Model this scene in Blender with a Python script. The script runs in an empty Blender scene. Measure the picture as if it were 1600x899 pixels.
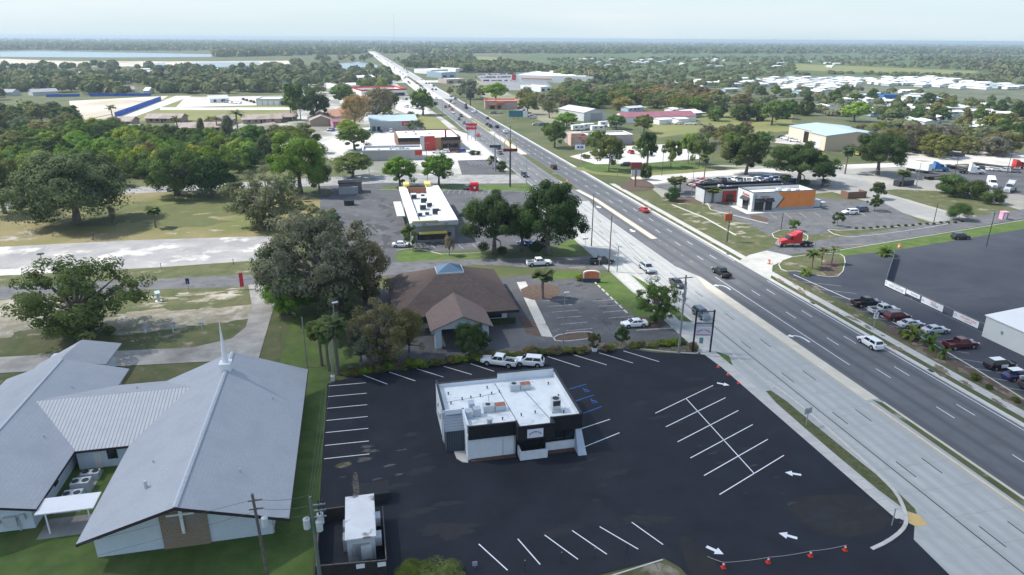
import bpy, math, random
import numpy as np
from mathutils import Matrix, Vector
from mathutils.geometry import tessellate_polygon
random.seed(7); RNG = np.random.default_rng(7)
SC = bpy.context.scene; COL = SC.collection
# ---------------------------------------------------------------- camera (world: +Y runs along the highway, metres)
H = 49.0; F = 24 / 36 * 1600; PITCH = math.atan((449.5 - 60) / F); ROLL = math.radians(.39); YAW = math.radians(12.7)
r0 = np.array([math.cos(YAW), -math.sin(YAW), 0]); h0 = np.array([math.sin(YAW), math.cos(YAW), 0])
fw = h0 * math.cos(PITCH) + np.array([0, 0, -math.sin(PITCH)]); u0 = np.cross(r0, fw)
RT = math.cos(ROLL) * r0 + math.sin(ROLL) * u0; UP = -math.sin(ROLL) * r0 + math.cos(ROLL) * u0
def g(px, py, z=0.0):
    d = fw + RT * (px - 800) / F - UP * (py - 449.5) / F
    t = (z - H) / d[2]
    return (float(d[0] * t), float(d[1] * t))
def depth(px, py):
    d = fw + RT * (px - 800) / F - UP * (py - 449.5) / F
    return -H / d[2]
def project(x, y, z=0):
    v = np.array([x, y, z - H]); w = v @ fw
    return (800 + F * (v @ RT) / w, 449.5 - F * (v @ UP) / w)
CR = -12.7  # heading of "to the photo's right" is -90+CR
cam = bpy.data.cameras.new('camera'); co = bpy.data.objects.new('camera', cam); COL.objects.link(co)
cam.lens = 24; cam.sensor_width = 36; cam.clip_start = .5; cam.clip_end = 300000
co.matrix_world = Matrix(((RT[0], UP[0], -fw[0], 0), (RT[1], UP[1], -fw[1], 0), (RT[2], UP[2], -fw[2], H), (0, 0, 0, 1)))
SC.camera = co
# ---------------------------------------------------------------- materials
MATS = {}
def srgb(h):
    h = h.lstrip('#'); c = [int(h[i:i + 2], 16) / 255 for i in (0, 2, 4)]
    return tuple(x / 12.92 if x <= .04045 else ((x + .055) / 1.055) ** 2.4 for x in c)
def mat(name, c1, c2=None, scale=1.0, lo=.35, hi=.65, rough=.85, spec=.3, metal=0, c3=None, scale3=.1, lo3=.5, hi3=.62,
        coords='pos', objcol=False, coat=0, bump=0, detail=5, stripes=None, trans=0, emit=None):
    if name in MATS: return MATS[name]
    m = bpy.data.materials.new(name); m.use_nodes = True; N = m.node_tree; n = N.nodes; L = N.links
    b = n['Principled BSDF']; b.inputs['Roughness'].default_value = rough; b.inputs['Metallic'].default_value = metal
    b.inputs['Specular IOR Level'].default_value = spec; b.inputs['Coat Weight'].default_value = coat; b.inputs['Coat Roughness'].default_value = .08
    if coords == 'pos': src = n.new('ShaderNodeNewGeometry').outputs['Position']
    else: src = n.new('ShaderNodeTexCoord').outputs['Object']
    def noise(sc, lo, hi, det=detail, vec=None):
        t = n.new('ShaderNodeTexNoise'); t.inputs['Scale'].default_value = sc; t.inputs['Detail'].default_value = det
        t.inputs['Roughness'].default_value = .62
        L.new(vec or src, t.inputs['Vector'])
        r = n.new('ShaderNodeMapRange'); r.inputs['From Min'].default_value = lo; r.inputs['From Max'].default_value = hi
        L.new(t.outputs['Fac'], r.inputs['Value']); return r.outputs['Result'], t.outputs['Fac']
    def mix(a, b_, f, mode='MIX'):
        x = n.new('ShaderNodeMix'); x.data_type = 'RGBA'; x.blend_type = mode
        for s, v in ((x.inputs[6], a), (x.inputs[7], b_), (x.inputs[0], f)):
            if isinstance(v, (tuple, list)): s.default_value = (*v[:3], 1)
            elif isinstance(v, (int, float)): s.default_value = v
            else: L.new(v, s)
        return x.outputs[2]
    c = tuple(c1)
    fine = None
    if c2 is not None:
        f, fine = noise(scale, lo, hi); c = mix(c, tuple(c2), f)
    if c3 is not None:
        f, _ = noise(scale3, lo3, hi3); c = mix(c, tuple(c3), f)
    if stripes:   # (axis 0/1/2, period, colour, duty, softness)
        ax, per, sc_, duty, soft = stripes
        sp = n.new('ShaderNodeSeparateXYZ'); L.new(src, sp.inputs[0])
        a = n.new('ShaderNodeMath'); a.operation = 'PINGPONG'; a.inputs[1].default_value = per / 2; L.new(sp.outputs[ax], a.inputs[0])
        r = n.new('ShaderNodeMapRange'); r.inputs['From Min'].default_value = per / 2 * duty - soft; r.inputs['From Max'].default_value = per / 2 * duty + soft
        r.inputs['To Min'].default_value = 1; r.inputs['To Max'].default_value = 0; L.new(a.outputs[0], r.inputs['Value'])
        c = mix(c, tuple(sc_), r.outputs['Result'])
    if objcol:
        oi = n.new('ShaderNodeObjectInfo')
        c = mix(oi.outputs['Color'], c, 1.0, 'MULTIPLY')
    if isinstance(c, tuple): b.inputs['Base Color'].default_value = (*c, 1)
    else: L.new(c, b.inputs['Base Color'])
    if bump and fine is not None:
        bp = n.new('ShaderNodeBump'); bp.inputs['Strength'].default_value = bump; bp.inputs['Distance'].default_value = .05
        L.new(fine, bp.inputs['Height']); L.new(bp.outputs[0], b.inputs['Normal'])
    if trans:
        tr = n.new('ShaderNodeBsdfTranslucent'); ms = n.new('ShaderNodeMixShader'); ms.inputs[0].default_value = trans
        if isinstance(c, tuple): tr.inputs[0].default_value = (*c, 1)
        else: L.new(c, tr.inputs[0])
        L.new(b.outputs[0], ms.inputs[1]); L.new(tr.outputs[0], ms.inputs[2]); L.new(ms.outputs[0], n['Material Output'].inputs[0])
    if emit:
        b.inputs['Emission Color'].default_value = (*emit[:3], 1); b.inputs['Emission Strength'].default_value = emit[3]
    MATS[name] = m; return m
# ground
G_BASE = mat('ground_scrub', (.065, .085, .03), (.12, .125, .055), .05, c3=(.20, .17, .11), scale3=.012, lo3=.6, hi3=.7)
G_LUSH = mat('lush_lawn', (.055, .10, .018), (.10, .145, .034), .35, c3=(.12, .12, .05), scale3=.12, lo3=.56, hi3=.75)
G_FIELD = mat('dry_field', (.215, .18, .085), (.13, .145, .045), .05, c3=(.30, .24, .16), scale3=.16, lo3=.6, hi3=.68, lo=.4, hi=.6)
G_DRY = mat('dry_lawn', (.12, .115, .055), (.06, .085, .025), .35, c3=(.30, .27, .21), scale3=.22, lo3=.58, hi3=.7)
G_YELLOW = mat('mown_field', (.22, .21, .08), (.15, .17, .055), .03)
G_SAND = mat('pale_sand', (.50, .44, .35), (.35, .30, .23), .08, c3=(.62, .56, .46), scale3=.02, lo3=.45, hi3=.6)
G_SANDLOT = mat('sandy_lot', (.24, .24, .25), (.36, .355, .34), .12, c3=(.54, .52, .49), scale3=.09, lo3=.52, hi3=.6, detail=8)
G_MULCH = mat('bark_mulch', (.125, .088, .068), (.08, .056, .044), 1.2)
G_MULCHG = mat('leaf_mulch', (.11, .09, .065), (.06, .065, .03), .7, c3=(.2, .17, .12), scale3=1.5)
NEWASPH = mat('new_asphalt', (.0125, .0148, .0215), (.019, .022, .031), .22, rough=.8, spec=.25, c3=(.031, .032, .038), scale3=.06, lo3=.55, hi3=.8, detail=8, bump=.1)
PATCHASPH = mat('patched_asphalt', (.020, .0205, .022), (.027, .0265, .027), .6, rough=.9)
OLDASPH = mat('old_asphalt', (.105, .108, .115), (.15, .15, .155), .18, c3=(.075, .077, .08), scale3=.5, lo3=.5, hi3=.7, detail=8)
LOTASPH = mat('worn_asphalt', (.07, .072, .08), (.11, .112, .12), .12, c3=(.17, .17, .17), scale3=.35, lo3=.58, hi3=.75, detail=8)
ROADASPH = mat('road_asphalt', (.085, .09, .10), (.11, .115, .125), .05, c3=(.065, .068, .075), scale3=.5, lo3=.5, hi3=.8, detail=8)
BLUEASPH = mat('dark_lot_asphalt', (.044, .050, .066), (.058, .064, .082), .15, c3=(.062, .067, .08), scale3=.05, lo3=.5, hi3=.7, detail=8)
CONC = mat('road_concrete', (.38, .39, .38), (.45, .455, .44), .09, c3=(.32, .325, .32), scale3=.6, lo3=.5, hi3=.8, detail=8, stripes=(0, 1.85, (.35, .357, .352), .35, .45))
CONCL = mat('light_concrete', (.50, .50, .47), (.58, .575, .55), .15, c3=(.42, .41, .39), scale3=.5, lo3=.55, hi3=.75)
CONCW = mat('weathered_concrete', (.24, .235, .22), (.36, .35, .33), .3, c3=(.17, .165, .15), scale3=.12, lo3=.5, hi3=.7, detail=8)
WALKC = mat('pavement_concrete', (.42, .415, .39), (.52, .51, .48), .5, c3=(.33, .32, .29), scale3=.25, lo3=.55, hi3=.7)
KERB = mat('kerb_concrete', (.45, .44, .41), (.55, .54, .50), 1.5)
MEDIAN = mat('median_concrete', (.55, .50, .40), (.62, .58, .50), .5)
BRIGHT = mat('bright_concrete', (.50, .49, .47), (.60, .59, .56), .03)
GRAVELW = mat('pale_gravel', (.46, .44, .41), (.60, .58, .55), .08, c3=(.35, .33, .30), scale3=.03, lo3=.55, hi3=.7)
WPAINT = mat('white_paint_line', (.78, .79, .82), (.66, .67, .70), 2, rough=.6)
WORNP = mat('worn_white_line', (.55, .56, .58), (.25, .26, .27), 1.2, rough=.7)
YPAINT = mat('yellow_paint_line', (.55, .36, .12), (.50, .38, .2), 2)
BPAINT = mat('blue_paint_line', (.03, .13, .42), (.04, .16, .5), 2, rough=.6)
JOINT = mat('dark_joint', (.03, .03, .032), rough=.9)
WATER = mat('lake_water', (.16, .24, .30), (.2, .28, .33), .01, rough=.25, spec=.6)
# things
WHITE = mat('white_render', (.62, .66, .70), (.68, .71, .74), 2, coords='obj', c3=(.5, .53, .55), scale3=.4, lo3=.6, hi3=.75)
WHITEP = mat('white_painted', (.78, .79, .80), (.72, .73, .74), 1, coords='obj')
WROOF = mat('white_roof_coating', (.78, .81, .81), (.66, .70, .72), .5, coords='obj', c3=(.46, .47, .46), scale3=.45, lo3=.56, hi3=.72, detail=8)
WROOFB = mat('bright_roof_coating', (.82, .82, .80), (.74, .74, .73), .1, coords='obj')
BLACKT = mat('black_trim', (.014, .014, .017), (.02, .02, .024), 2, coords='obj', rough=.6)
CHROOF = mat('grey_shingles', (.36, .38, .41), (.42, .435, .46), 3.5, coords='obj', detail=8, c3=(.33, .35, .38), scale3=.3, lo3=.45, hi3=.75, stripes=(2, .16, (.352, .37, .398), .15, .03))
CHRIDGE = mat('ridge_shingles', (.48, .51, .54), (.42, .45, .48), 2, coords='obj')
CORR = mat('corrugated_white', (.60, .60, .60), (.54, .55, .56), 1, coords='obj', stripes=(0, .42, (.30, .29, .29), .22, .03))
CHWALL = mat('pale_blue_wall', (.55, .62, .68), (.60, .66, .72), 1, coords='obj', c3=(.48, .54, .58), scale3=.25, lo3=.6, hi3=.8)
FASCIA = mat('brown_fascia', (.035, .025, .03), rough=.7)
BRICKT = mat('tan_stone', (.22, .16, .11), (.32, .25, .18), 5, coords='obj', detail=8, c3=(.26, .22, .2), scale3=.6)
BROWNR = mat('brown_shingles', (.085, .062, .055), (.125, .092, .08), 1.6, coords='obj', detail=8, c3=(.068, .05, .046), scale3=.25, lo3=.5, hi3=.75, stripes=(2, .18, (.07, .05, .046), .22, .02))
REDROOF = mat('plum_metal_roof', (.25, .10, .13), (.30, .13, .16), .2, coords='obj')
TANROOF = mat('tan_shingles', (.33, .27, .24), (.40, .34, .31), 1, coords='obj', c3=(.27, .22, .2), scale3=.2)
TANWALL = mat('tan_wall', (.34, .27, .20), (.38, .31, .23), 1, coords='obj')
CREAM = mat('cream_wall', (.62, .54, .42), (.68, .60, .48), .6, coords='obj')
TANMETAL = mat('ribbed_tan_metal', (.52, .43, .32), (.56, .47, .36), .6, coords='obj', stripes=(0, .9, (.46, .38, .28), .15, .03))
BLUER = mat('pale_blue_metal_roof', (.36, .47, .54), (.42, .52, .58), .3, coords='obj', stripes=(0, .6, (.32, .42, .5), .15, .03), rough=.5)
GREYW = mat('grey_wall', (.30, .31, .32), (.34, .35, .36), .7, coords='obj')
LGREY = mat('light_grey_wall', (.46, .48, .50), (.52, .54, .55), .7, coords='obj')
BROWNB = mat('brown_brick', (.16, .09, .065), (.21, .12, .085), 4, coords='obj')
ORANGE = mat('orange_wall', (.72, .23, .06), (.76, .27, .08), .5, coords='obj')
REDP = mat('red_panel', (.40, .035, .03), (.46, .045, .035), .6, coords='obj', rough=.5)
REDSIGN = mat('red_sign', (.55, .02, .04), rough=.4)
PINKP = mat('pink_plastic', (.70, .36, .46), (.62, .32, .41), 1, coords='obj')
YELLOWP = mat('yellow_panel', (.72, .60, .16), (.66, .54, .14), 1, coords='obj')
GOLD = mat('golden_arch', (.62, .46, .10), rough=.4)
SHEDROOF = mat('blue_grey_standing_seam', (.16, .20, .245), (.19, .23, .275), .6, coords='obj', stripes=(1, .35, (.10, .13, .165), .2, .03), rough=.45, spec=.5)
SHEDWALL = mat('dark_ribbed_metal', (.050, .068, .09), (.065, .08, .10), .8, coords='obj', stripes=(0, .3, (.028, .036, .05), .25, .03))
DARKWD = mat('dark_fence_wood', (.028, .026, .026), (.045, .042, .04), 2, coords='obj', stripes=(0, .15, (.012, .011, .011), .2, .02))
WOOD = mat('pole_wood', (.10, .088, .078), (.16, .14, .125), 3, coords='obj')
POLEC = mat('pole_concrete', (.22, .215, .20), (.28, .27, .25), 1, coords='obj')
GREYM = mat('grey_metal', (.30, .32, .34), (.36, .38, .40), 2, coords='obj', rough=.45, metal=.3)
DARKM = mat('dark_metal', (.03, .032, .035), (.045, .047, .05), 2, coords='obj', rough=.5)
LIGHTM = mat('light_metal', (.55, .58, .60), (.48, .51, .53), 1.5, coords='obj', rough=.45)
RUST = mat('rusty_panel', (.30, .10, .06), (.38, .18, .12), 3, coords='obj')
GLASS = mat('dark_glass', (.012, .015, .019), rough=.08, spec=.8)
SKYGL = mat('blue_skylight_glass', (.09, .16, .23), rough=.12, spec=.8)
DOORM = mat('pale_door', (.70, .68, .63), rough=.6)
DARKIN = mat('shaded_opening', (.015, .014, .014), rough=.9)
TIRE = mat('tyre_rubber', (.012, .012, .012), rough=.9)
RIM = mat('wheel_rim', (.42, .43, .45), rough=.35, metal=.6)
PAINT = mat('car_paint', (1, 1, 1), objcol=True, rough=.28, spec=.5, coat=.6)
LAMPW = mat('headlight_lens', (.72, .74, .76), rough=.15, spec=.6)
LAMPR = mat('tail_light_lens', (.35, .012, .012), rough=.2, spec=.6)
LEAF = mat('foliage', (.55, .58, .5), (1.35, 1.3, 1.25), .35, coords='obj', objcol=True, rough=.75, spec=.15, trans=.42, lo=.36, hi=.66, detail=3)
BARK = mat('tree_bark', (.12, .105, .09), (.20, .18, .16), 2.5, coords='obj')
PALMT = mat('palm_trunk', (.14, .115, .09), (.20, .17, .14), 4, coords='obj')
CONEO = mat('cone_red', (.65, .045, .02), rough=.5)
BARRELO = mat('barrel_orange', (.70, .13, .04), rough=.5)
BLUEF = mat('blue_fabric', (.015, .085, .42), (.03, .12, .5), .5, coords='obj')
TEAL = mat('teal_board', (.05, .18, .24), rough=.5)
TXDARK = mat('dark_lettering', (.04, .05, .12), rough=.5)
TXWHITE = mat('white_lettering', (.8, .8, .82), rough=.5)
TXRED = mat('red_lettering', (.55, .06, .03), rough=.5)
TXGREY = mat('grey_lettering', (.16, .18, .24), rough=.5)
MOSS = mat('algae_stain', (.22, .21, .19), (.35, .34, .32), 2, coords='obj')
WIRE = mat('cable', (.10, .10, .105), rough=.6)
ROPE = mat('pale_rope', (.5, .5, .48), rough=.8)
BRICKR = mat('red_brick_edging', (.12, .065, .05), (.07, .045, .04), 4, coords='obj')
# ---------------------------------------------------------------- geometry helpers
class M:
    def __init__(s): s.v = []; s.f = []; s.m = []
    def add(s, vs, fs, m=0):
        o = len(s.v); s.v += [tuple(map(float, p)) for p in vs]; s.f += [tuple(i + o for i in f) for f in fs]; s.m += [m] * len(fs); return s
    def box(s, x0, x1, y0, y1, z0, z1, m=0):
        return s.add([(x0, y0, z0), (x1, y0, z0), (x1, y1, z0), (x0, y1, z0), (x0, y0, z1), (x1, y0, z1), (x1, y1, z1), (x0, y1, z1)],
                     [(0, 3, 2, 1), (4, 5, 6, 7), (0, 1, 5, 4), (1, 2, 6, 5), (2, 3, 7, 6), (3, 0, 4, 7)], m)
    def bar(s, p, q, w, h, m=0):   # box strip from p to q (x,y), width w, z range h=(z0,z1) or thickness around 3d points
        dx, dy = q[0] - p[0], q[1] - p[1]; l = math.hypot(dx, dy) or 1; nx, ny = -dy / l * w / 2, dx / l * w / 2
        z0, z1 = h
        P = [(p[0] + nx, p[1] + ny), (p[0] - nx, p[1] - ny), (q[0] - nx, q[1] - ny), (q[0] + nx, q[1] + ny)]
        return s.add([(a, b, z0) for a, b in P] + [(a, b, z1) for a, b in P], [(3, 2, 1, 0), (4, 5, 6, 7), (0, 1, 5, 4), (1, 2, 6, 5), (2, 3, 7, 6), (3, 0, 4, 7)], m)
    def cyl(s, p, q, r0, r1=None, n=10, m=0):
        r1 = r0 if r1 is None else r1
        p = Vector(p); q = Vector(q); d = (q - p).normalized(); a = d.orthogonal().normalized(); b = d.cross(a); o = len(s.v)
        for c, r in ((p, r0), (q, r1)):
            for i in range(n):
                t = 2 * math.pi * i / n; s.v.append(tuple(c + (a * math.cos(t) + b * math.sin(t)) * r))
        for i in range(n):
            j = (i + 1) % n; s.f.append((o + i, o + j, o + n + j, o + n + i)); s.m.append(m)
        s.f.append(tuple(o + n + i for i in range(n))); s.m.append(m); s.f.append(tuple(o + n - 1 - i for i in range(n))); s.m.append(m)
        return s
    def prism(s, poly, z0, z1, m=0):
        n = len(poly); A = sum(poly[i][0] * poly[(i + 1) % n][1] - poly[(i + 1) % n][0] * poly[i][1] for i in range(n))
        if A < 0: poly = poly[::-1]
        tri = tessellate_polygon([[Vector((x, y, 0)) for x, y in poly]])
        vs = [(x, y, z0) for x, y in poly] + [(x, y, z1) for x, y in poly]
        fs = [(i, (i + 1) % n, (i + 1) % n + n, i + n) for i in range(n)]
        for t in tri:
            a, b, c = t; cr = (poly[b][0] - poly[a][0]) * (poly[c][1] - poly[a][1]) - (poly[b][1] - poly[a][1]) * (poly[c][0] - poly[a][0])
            if cr < 0: a, b, c = c, b, a
            fs.append((a + n, b + n, c + n)); fs.append((c, b, a))
        return s.add(vs, fs, m)
    def sheet(s, poly, z, m=0):
        tri = tessellate_polygon([[Vector((x, y, 0)) for x, y in poly]]); fs = []
        for a, b, c in tri:
            cr = (poly[b][0] - poly[a][0]) * (poly[c][1] - poly[a][1]) - (poly[b][1] - poly[a][1]) * (poly[c][0] - poly[a][0])
            fs.append((a, b, c) if cr > 0 else (c, b, a))
        return s.add([(x, y, z) for x, y in poly], fs, m)
    def slab(s, pts, th, m=0):   # thick slab below a planar 3d polygon
        n = len(pts); vs = list(pts) + [(x, y, z - th) for x, y, z in pts]
        return s.add(vs, [tuple(range(n)), tuple(range(2 * n - 1, n - 1, -1))] + [(i + n, (i + 1) % n + n, (i + 1) % n, i) for i in range(n)], m)
    def mesh(s, name, mats, off=(0, 0, 0), smooth=False):
        me = bpy.data.meshes.new(name); me.from_pydata([(x - off[0], y - off[1], z - off[2]) for x, y, z in s.v], [], s.f)
        mats = mats if isinstance(mats, (list, tuple)) else [mats]
        for q in mats: me.materials.append(q)
        me.polygons.foreach_set('material_index', s.m)
        if smooth: me.polygons.foreach_set('use_smooth', [True] * len(s.f))
        me.update(); return me
def tag(o, label=None, cat=None, group=None, kind=None):
    if label: o['label'] = label
    if cat: o['category'] = cat
    if group: o['group'] = group
    if kind: o['kind'] = kind
    return o
def link(name, me, parent=None, color=None):
    o = bpy.data.objects.new(name, me); COL.objects.link(o)
    if parent: o.parent = parent
    if color: o.color = (*color, 1)
    return o
def struct(name, mm, mat_, off=(0, 0, 0)):
    o = link(name, mm.mesh(name, mat_, off)); o.location = off; o['kind'] = 'structure'; return o
SURF = []   # (bbox, polygon, z) of every ground sheet, in the order they are laid
def inpoly(x, y, P):
    c = False; j = len(P) - 1
    for i in range(len(P)):
        if (P[i][1] > y) != (P[j][1] > y) and x < (P[j][0] - P[i][0]) * (y - P[i][1]) / (P[j][1] - P[i][1]) + P[i][0]: c = not c
        j = i
    return c
def top(x, y):   # height of the topmost ground sheet at a point
    z = 0.0
    for b, P, q in SURF:
        if q > z and b[0] <= x <= b[2] and b[1] <= y <= b[3] and inpoly(x, y, P): z = q
    return z
def lay(P, step=.004):   # next free height over everything the new sheet may cover
    xs = [p[0] for p in P]; ys = [p[1] for p in P]; b = (min(xs), min(ys), max(xs), max(ys)); z = 0.0
    for c, Q, q in SURF:
        if q > z and c[0] < b[2] and c[2] > b[0] and c[1] < b[3] and c[3] > b[1]:
            # overlap test: sample points of either outline inside the other, plus crossings of the edges
            hit = any(inpoly(x, y, Q) for x, y in P) or any(inpoly(x, y, P) for x, y in Q)
            if not hit:
                for i in range(len(P)):
                    a1, a2 = P[i], P[(i + 1) % len(P)]
                    for j in range(len(Q)):
                        b1, b2 = Q[j], Q[(j + 1) % len(Q)]
                        d1 = (a2[0]-a1[0])*(b1[1]-a1[1])-(a2[1]-a1[1])*(b1[0]-a1[0]); d2 = (a2[0]-a1[0])*(b2[1]-a1[1])-(a2[1]-a1[1])*(b2[0]-a1[0])
                        d3 = (b2[0]-b1[0])*(a1[1]-b1[1])-(b2[1]-b1[1])*(a1[0]-b1[0]); d4 = (b2[0]-b1[0])*(a2[1]-b1[1])-(b2[1]-b1[1])*(a2[0]-b1[0])
                        if d1 * d2 < 0 and d3 * d4 < 0: hit = True; break
                    if hit: break
            if hit: z = q
    z += step; SURF.append((b, list(P), z)); return z
class T:   # a thing: Empty at its base + part meshes (given in world coordinates unless local=True)
    def __init__(s, name, label, cat, loc=(0, 0, 0), rz=0, group=None, local=False):
        s.o = bpy.data.objects.new(name, None); COL.objects.link(s.o); s.o.location = loc; s.o.rotation_euler = (0, 0, math.radians(rz))
        s.o.empty_display_size = .3; s.off = (0, 0, 0) if local else tuple(loc); s.color = None
        tag(s.o, label, cat, group)
    def part(s, name, mm, mat_, parent=None, smooth=False, label=None):
        o = link(name, mm.mesh(name, mat_, s.off, smooth), parent or s.o)
        if label: o['label'] = label
        return o
def single(name, mm, mat_, label, cat, loc=(0, 0, 0), group=None, local=False, rz=0, smooth=False, color=None):
    o = link(name, mm.mesh(name, mat_, (0, 0, 0) if local else loc, smooth), None, color); o.location = loc; o.rotation_euler = (0, 0, math.radians(rz))
    return tag(o, label, cat, group)
def text(body, size, mat_, parent, loc, rx=90, rz=0, ext=.02, name='lettering', sx=1.0):
    c = bpy.data.curves.new(name, 'FONT'); c.body = body; c.size = size; c.extrude = ext; c.align_x = 'CENTER'; c.align_y = 'CENTER'
    tmp = bpy.data.objects.new('tmp_text', c); COL.objects.link(tmp); bpy.context.view_layer.update(); me = bpy.data.meshes.new_from_object(tmp); bpy.data.objects.remove(tmp)
    if not me.materials: me.materials.append(mat_)
    o = link(name, me, parent); o.location = loc; o.rotation_euler = (math.radians(rx), 0, math.radians(rz)); o.scale = (sx, 1, 1); return o
def spawn(spec, name, label, cat, loc, rz=0, group=None, color=None, scale=None, colparts=('body', 'crown', 'bed', 'cab')):
    # spec: list of (part name, mesh, [sub-parts]) -> Empty with parts; or a single mesh -> one object
    if not isinstance(spec, list):
        o = link(name, spec, None, color)
    else:
        o = bpy.data.objects.new(name, None); COL.objects.link(o); o.empty_display_size = .3
        def put(sp, par):
            for pn, me, subs, in sp:
                p = link(pn, me, par, color); put(subs, p)
        put(spec, o)
    o.location = loc if len(loc) == 3 else (*loc, 0); o.rotation_euler = (0, 0, math.radians(rz))
    if scale: o.scale = scale
    return tag(o, label, cat, group)
# ---------------------------------------------------------------- light, sky, air
SUN_EL, sunv = 50, (-.985 * r0 + .17 * h0); sunv = sunv / np.linalg.norm(sunv)
el = math.radians(SUN_EL); sd = Vector((sunv[0] * math.cos(el), sunv[1] * math.cos(el), math.sin(el)))
sl = bpy.data.lights.new('sun', 'SUN'); so = bpy.data.objects.new('sun', sl); COL.objects.link(so)
sl.energy = 4.0; sl.angle = math.radians(.5); sl.color = (1, .95, .87); so.rotation_euler = sd.to_track_quat('Z', 'Y').to_euler(); so.location = (-100, 0, 300)
W = bpy.data.worlds.new('World'); SC.world = W; W.use_nodes = True; n = W.node_tree.nodes; L = W.node_tree.links
sk = n.new('ShaderNodeTexSky'); sk.sky_type = 'NISHITA'; sk.sun_disc = False; sk.sun_elevation = el; sk.sun_rotation = math.atan2(sunv[0], sunv[1])
sk.air_density = 1.0; sk.dust_density = .6; sk.ozone_density = 1.2; sk.altitude = 0
tc = n.new('ShaderNodeTexCoord'); mp = n.new('ShaderNodeMapping'); mp.inputs['Scale'].default_value = (1, 1, 9); L.new(tc.outputs['Generated'], mp.inputs[0])
nz = n.new('ShaderNodeTexNoise'); nz.inputs['Scale'].default_value = 2.2; nz.inputs['Detail'].default_value = 6; L.new(mp.outputs[0], nz.inputs['Vector'])
mr = n.new('ShaderNodeMapRange'); mr.inputs['From Min'].default_value = .42; mr.inputs['From Max'].default_value = .75; mr.inputs['To Max'].default_value = .85; mr.inputs['To Min'].default_value = .0; L.new(nz.outputs['Fac'], mr.inputs['Value'])
mx = n.new('ShaderNodeMix'); mx.data_type = 'RGBA'; mx.inputs[7].default_value = (3.8, 4.1, 4.3, 1); L.new(mr.outputs[0], mx.inputs[0])
sx = n.new('ShaderNodeSeparateXYZ'); L.new(tc.outputs['Generated'], sx.inputs[0])      # pale haze towards the horizon, all round
hr = n.new('ShaderNodeMapRange'); hr.inputs['From Min'].default_value = 0; hr.inputs['From Max'].default_value = .30; hr.inputs['To Min'].default_value = .95; hr.inputs['To Max'].default_value = .12; L.new(sx.outputs[2], hr.inputs['Value'])
hx = n.new('ShaderNodeMix'); hx.data_type = 'RGBA'; hx.inputs[7].default_value = (2.85, 3.5, 3.9, 1); L.new(hr.outputs[0], hx.inputs[0]); L.new(sk.outputs[0], hx.inputs[6])
L.new(hx.outputs[2], mx.inputs[6])
bg = n['Background']; bg.inputs[1].default_value = .15; L.new(mx.outputs[2], bg.inputs[0])
SC.view_settings.view_transform = 'Standard'; SC.view_settings.look = 'None'; SC.view_settings.exposure = .65; SC.view_settings.gamma = 1
SC.cycles.use_denoising = True; SC.cycles.max_bounces = 6; SC.cycles.diffuse_bounces = 3; SC.cycles.transparent_max_bounces = 12
HAZE_D = 1.45e-4
hz = M().box(-62000, 62000, -62000, 62000, -2.0, 52.0)
hm = bpy.data.materials.new('haze_air'); hm.use_nodes = True; hn = hm.node_tree.nodes; hn.remove(hn['Principled BSDF'])
pv = hn.new('ShaderNodeVolumePrincipled'); pv.inputs['Color'].default_value = (.66, .82, .94, 1); pv.inputs['Density'].default_value = HAZE_D; pv.inputs['Anisotropy'].default_value = .2
hm.node_tree.links.new(pv.outputs[0], hn['Material Output'].inputs['Volume'])
ho = link('haze', hz.mesh('haze', hm)); ho['kind'] = 'stuff'; ho['label'] = 'thin pale blue haze in the air over the whole town'; ho['category'] = 'haze'
# broken cloud above and behind the drone: shades the near lots
cm = bpy.data.materials.new('cloud_vapour'); cm.use_nodes = True; cn = cm.node_tree.nodes; cn.remove(cn['Principled BSDF'])
tr = cn.new('ShaderNodeBsdfTransparent'); df = cn.new('ShaderNodeBsdfTranslucent'); df.inputs[0].default_value = (.9, .9, .9, 1)
ms = cn.new('ShaderNodeMixShader'); ms.inputs[0].default_value = .17; cm.node_tree.links.new(tr.outputs[0], ms.inputs[1]); cm.node_tree.links.new(df.outputs[0], ms.inputs[2]); cm.node_tree.links.new(ms.outputs[0], cn['Material Output'].inputs[0])
CA = 900; ccx, ccy = 40 + sd.x / sd.z * CA, 25 + sd.y / sd.z * CA
cl = M()
for k in range(4):
    q = 1 - .13 * k; rings = []; nn = 36; o0 = len(cl.v)
    for j in range(9):
        ph = -math.pi / 2 + math.pi * (j + .001 * (j == 0)) / 8
        for i in range(nn):
            t = 2 * math.pi * i / nn; w = 1 + .13 * math.sin(3 * t + k) + .07 * math.sin(7 * t + 2 * k)
            cl.v.append((ccx + 330 * q * w * math.cos(ph) * math.cos(t), ccy + 118 * q * w * math.cos(ph) * math.sin(t), CA + 40 * q * math.sin(ph)))
    for j in range(8):
        for i in range(nn):
            cl.f.append((o0 + j * nn + i, o0 + j * nn + (i + 1) % nn, o0 + (j + 1) * nn + (i + 1) % nn, o0 + (j + 1) * nn + i)); cl.m.append(0)
o = link('cloud', cl.mesh('cloud', cm, smooth=True)); o['kind'] = 'stuff'; o['label'] = 'thin cloud high above the near lots'; o['category'] = 'cloud'
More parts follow.
